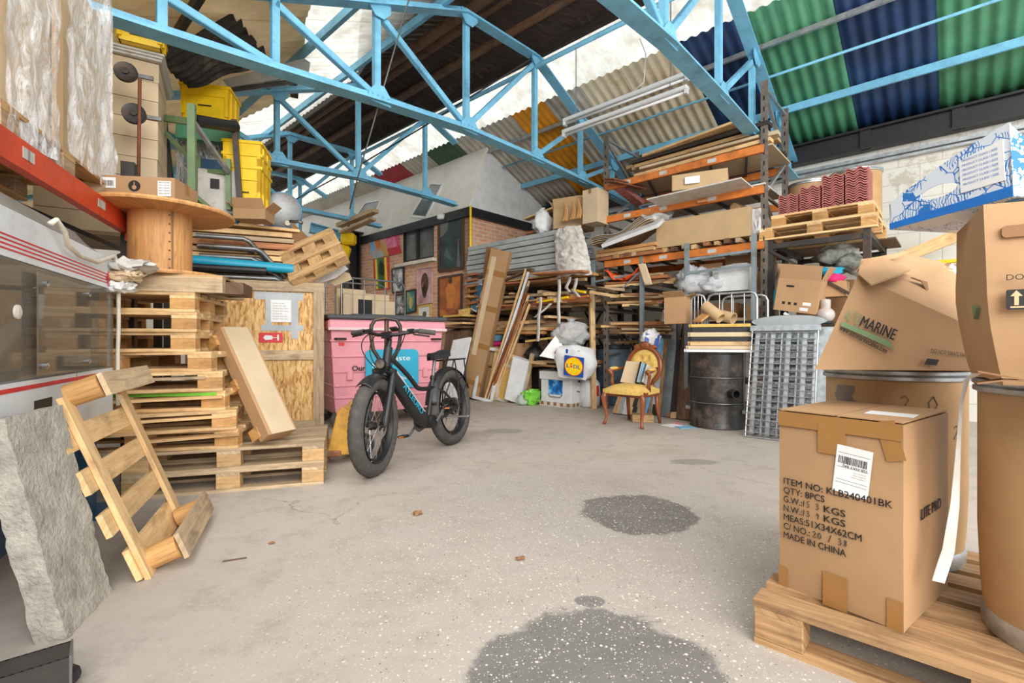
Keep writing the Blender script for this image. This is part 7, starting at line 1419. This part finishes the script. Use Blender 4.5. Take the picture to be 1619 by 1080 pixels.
for c in range(4):
    x0_ = .03 + c * (W_ - .02) / 4; mq_ = MB(); mq_.box((x0_ + .025, .04, H_ / 2), (.04, .05, H_ - .06)); mq_.box((x0_ + .115, .02, H_ / 2), (.012, .05, H_ - .06)); cc = mq_.build('column', 'galv', t)
    m = MB(); [m.box((x0_ + .08, .035, .07 + k * (H_ - .1) / 13), (.06, .05, .035)) for k in range(13)]; m.build('pockets', 'steel', cc)
c = PA(1245, 503, 5.75); mm = FR(c, -B, (A * .25 + Z).normalized()); t = thing('basin', 'grey-blue oval tub standing on edge behind the wire rack', 'tub', FR(V((c.x, c.y, c.z - .03)), -B)); m = MB(); m.lathe([(.001, -.0), (.3, .0), (.33, .03), (.34, .12), (.36, .13), (.36, .12)], 36); 
for p in m.v: p.y *= .6; p.z *= .6; p.z -= 0
for p in m.v: y = p.y; p.y, p.z = -p.z + .1, y * .3
m.build('shell', 'greyplastic', t, smooth=40)
# --- short stillage with pallets and roof tiles
sb0, sb1, SA = .72, 1.66, 6.4
t = thing('stillage', 'dark steel stillage with a diagonal brace, under the pallets of roof tiles', 'stillage', AB(SA + .7, (sb0 + sb1) / 2, 0))
for b in (sb0, sb1):
    for a in (SA, SA + 1.5): m = MB(); m.beam(AB(a, b), AB(a, b, 2.22), .07, .07, A); m.build('post', 'darksteel', t, True)
    m = MB(); m.beam(AB(SA, b, 2.19), AB(SA + 1.5, b, 2.19), .05, .06); m.build('beam', 'darksteel', t, True)
for a in (SA, SA + 1.5): m = MB(); m.beam(AB(a, sb0, 2.15), AB(a, sb1, 2.15), .05, .06); m.build('beam', 'darksteel', t, True)
m = MB(); m.beam(AB(SA - .03, sb1, 2.1), AB(SA - .03, sb0, 1.42), .04, .03); m.build('brace', 'darksteel', t, True); m = MB(); m.box(AB(SA + .75, (sb0 + sb1) / 2, 1.22), (1.5, .92, .03), M.Rotation(TH, 3, 'Z')); m.build('shelf_board', 'darkwood', t, True); m = MB(); m.box(AB(SA + 1.2, (sb0 + sb1) / 2, 2.23), (.75, 1.3, .02), M.Rotation(TH, 3, 'Z')); m.build('deck', 'darkwood', t, True)
p1 = pallet('lower pallet on the dark stillage, under the roof tiles', abm(SA + .38, 1.2, 2.225), 1.15, .9, 6, .1, 'pine', 'block')
p2 = pallet('upper pallet on the dark stillage, carrying the roof tiles', abm(SA + .4, 1.16, 2.375), 1.0, .8, 6, .1, 'pine', 'block')
tm = None
for s_ in range(4):
    nt = [9, 11, 14, 15][s_]
    for k in range(nt):
        b = 1.5 - s_ * .225; mt_ = abm(SA + .28 + U(-.008, .008), b, 2.526 + k * .027)
        if tm is None:
            m = MB(); m.grid(lambda u, v: (.21 * (u - .5), .36 * (v - .5), .017 * math.sin(u * 4 * math.pi) + .02), 12, 1, .014, Z); tm = m.build('roof_tile', 'tile', None, smooth=40); tag(tm, 'red-brown wavy roof tile in the stacks on the upper pallet', 'roof tile', 'stacked roof tiles'); base_off = tm.location.copy(); tm.rotation_euler = mt_.to_euler(); tm.location = mt_.translation + Z * base_off.z
        else: q_ = tm.copy(); C.objects.link(q_); q_.rotation_euler = mt_.to_euler(); q_.location = mt_.translation + Z * base_off.z
for i, (px, a, r_) in enumerate(((1352, 7.35, .27), (1280, 7.45, .25))): b = PA(px, 300, a).dot(B); fibre_drum(['right fibre drum behind the stacked roof tiles, with a grey band', 'left fibre drum behind the stacked roof tiles'][i], AB(a, b, 2.245), r_, .86)
# clutter on the stillage shelf
cm_ = FR(PA(1262, 492, SA - .12), (-B + Z * -.18).normalized(), (Z + A * -.1 - B * .25)); tt = carton('open brown carton tipped forward on the stillage, with two white labels', cm_, .42, .36, .36, 'card', open_=.25)
for k in range(2): MB().box((.11 - .02 * k, -.183, .1 - .06 * k), (.08, .002, .035)).build('label_sheet', 'paper', tt)
MB().prism([(x - .08, -.183, z + .28) for x, z in rr(.08, .022, .01)], (0, -.002, 0)).build('hand_hole', 'matblack', tt); m = MB(); [m.box((-.12 + k * .06, -.183, .09), (.03, .002, .03)) for k in range(3)]; m.build('printed_symbols', 'ink', tt)
for i, (px, py, a, r, mt, lab) in enumerate(((1325, 405, 6.8, (.24, .2, .13), 'textile', 'heap of grey patterned fabric under the tile pallets'), (1345, 418, 6.7, (.16, .16, .1), 'textile', 'smaller grey fabric heap right of the big one'), (1312, 430, 6.5, (.13, .1, .05), 'cyan', 'turquoise cloth beside the tipped carton'), (1318, 440, 6.42, (.1, .08, .05), 'magenta', 'magenta cloth hanging out below the turquoise one'))):
    m = MB().ball(PA(px, py, a), r, 18, 12, .5, i + 2); soft(m, .015, 12); one('cloth', m, mt, lab, 'cloth', smooth=True)
carton('small brown carton right of the tipped carton, under the magenta cloth', FR(PA(1318, 470, SA + .1), -B), .26, .24, .17, 'card'); carton('brown carton at the back of the stillage shelf', FR(AB(SA + .7, 1.2, 1.24), -B), .6, .4, .5, 'carddark')
p = PA(1305, 508, SA - .2); t = thing('glass_lantern', 'white glass globe lamp with a dark base, below the tipped carton', 'lamp', V((p.x, p.y, 1.2))); MB().ball((0, 0, .1), (.09, .09, .085), 20, 12).build('globe', 'glaze', t, smooth=True); MB().lathe([(.045, .16), (.05, .2), (.05, .26), (.04, .27)], 18).build('neck', 'glaze', t, smooth=40); MB().lathe([(.07, -.0), (.08, .01), (.07, .03)], 18).build('base', 'matblack', t)
plank('teal_level', PA(1225, 490, 6.2), PA(1227, 460, 6.25), .03, .05, 'cyan', 'turquoise strip standing left of the tipped carton', 'strip'); plank('batten', PA(1240, 495, 6.1), PA(1258, 506, 6.1), .03, .03, 'white', 'thin white batten under the tipped carton', 'batten')
# planks against the back wall
plank('plank', PA(1395, 420, 7.9), PA(1540, 362, 7.9), .06, .14, 'pine', 'long pale plank leaning along the painted back wall', 'timber')
for i, (y, mt) in enumerate(((412, 'yellow'), (420, 'greywood'), (426, 'darkwood'))): plank('batten', PA(1470, y + 4, 7.6), PA(1540, y - 2, 7.6), .08, .04, mt, ['yellow batten on the heap behind the tall carton', 'grey batten under the yellow one', 'dark batten lowest on the heap behind the tall carton'][i], 'batten')
t = thing('timber_trestle', 'dark trestle under the battens by the painted wall', 'trestle', AB(7.6, PA(1505, 430, 7.6).dot(B), 0)); MB().box((0, 0, .85), (.5, .1, 1.7), M.Rotation(TH, 3, 'Z')).build('panel', 'darkwood', t)
# small litter on the floor
for i, (px, py, s_) in enumerate(((660, 814, .03), (823, 885, .02), (430, 860, .015))):
    p = PZ(px, py); m = MB().ball((p.x, p.y, s_ * .35), (s_, s_ * .8, s_ * .35), 10, 6, .8, i); [setattr(v, 'z', max(v.z, .002)) for v in m.v]; one('dead_leaf', m, 'carddark', ['curled dead leaf on the floor right of the bicycle', 'small dark scrap in the middle of the floor', 'tiny scrap on the floor left of centre'][i], 'leaf', smooth=20)
p = PZ(370, 886); one('straw', MB().beam(PZ(352, 889) + Z * .004, PZ(390, 883) + Z * .004, .006, .004), 'darkwood', 'thin dark straw on the floor by the broken pallet', 'straw')
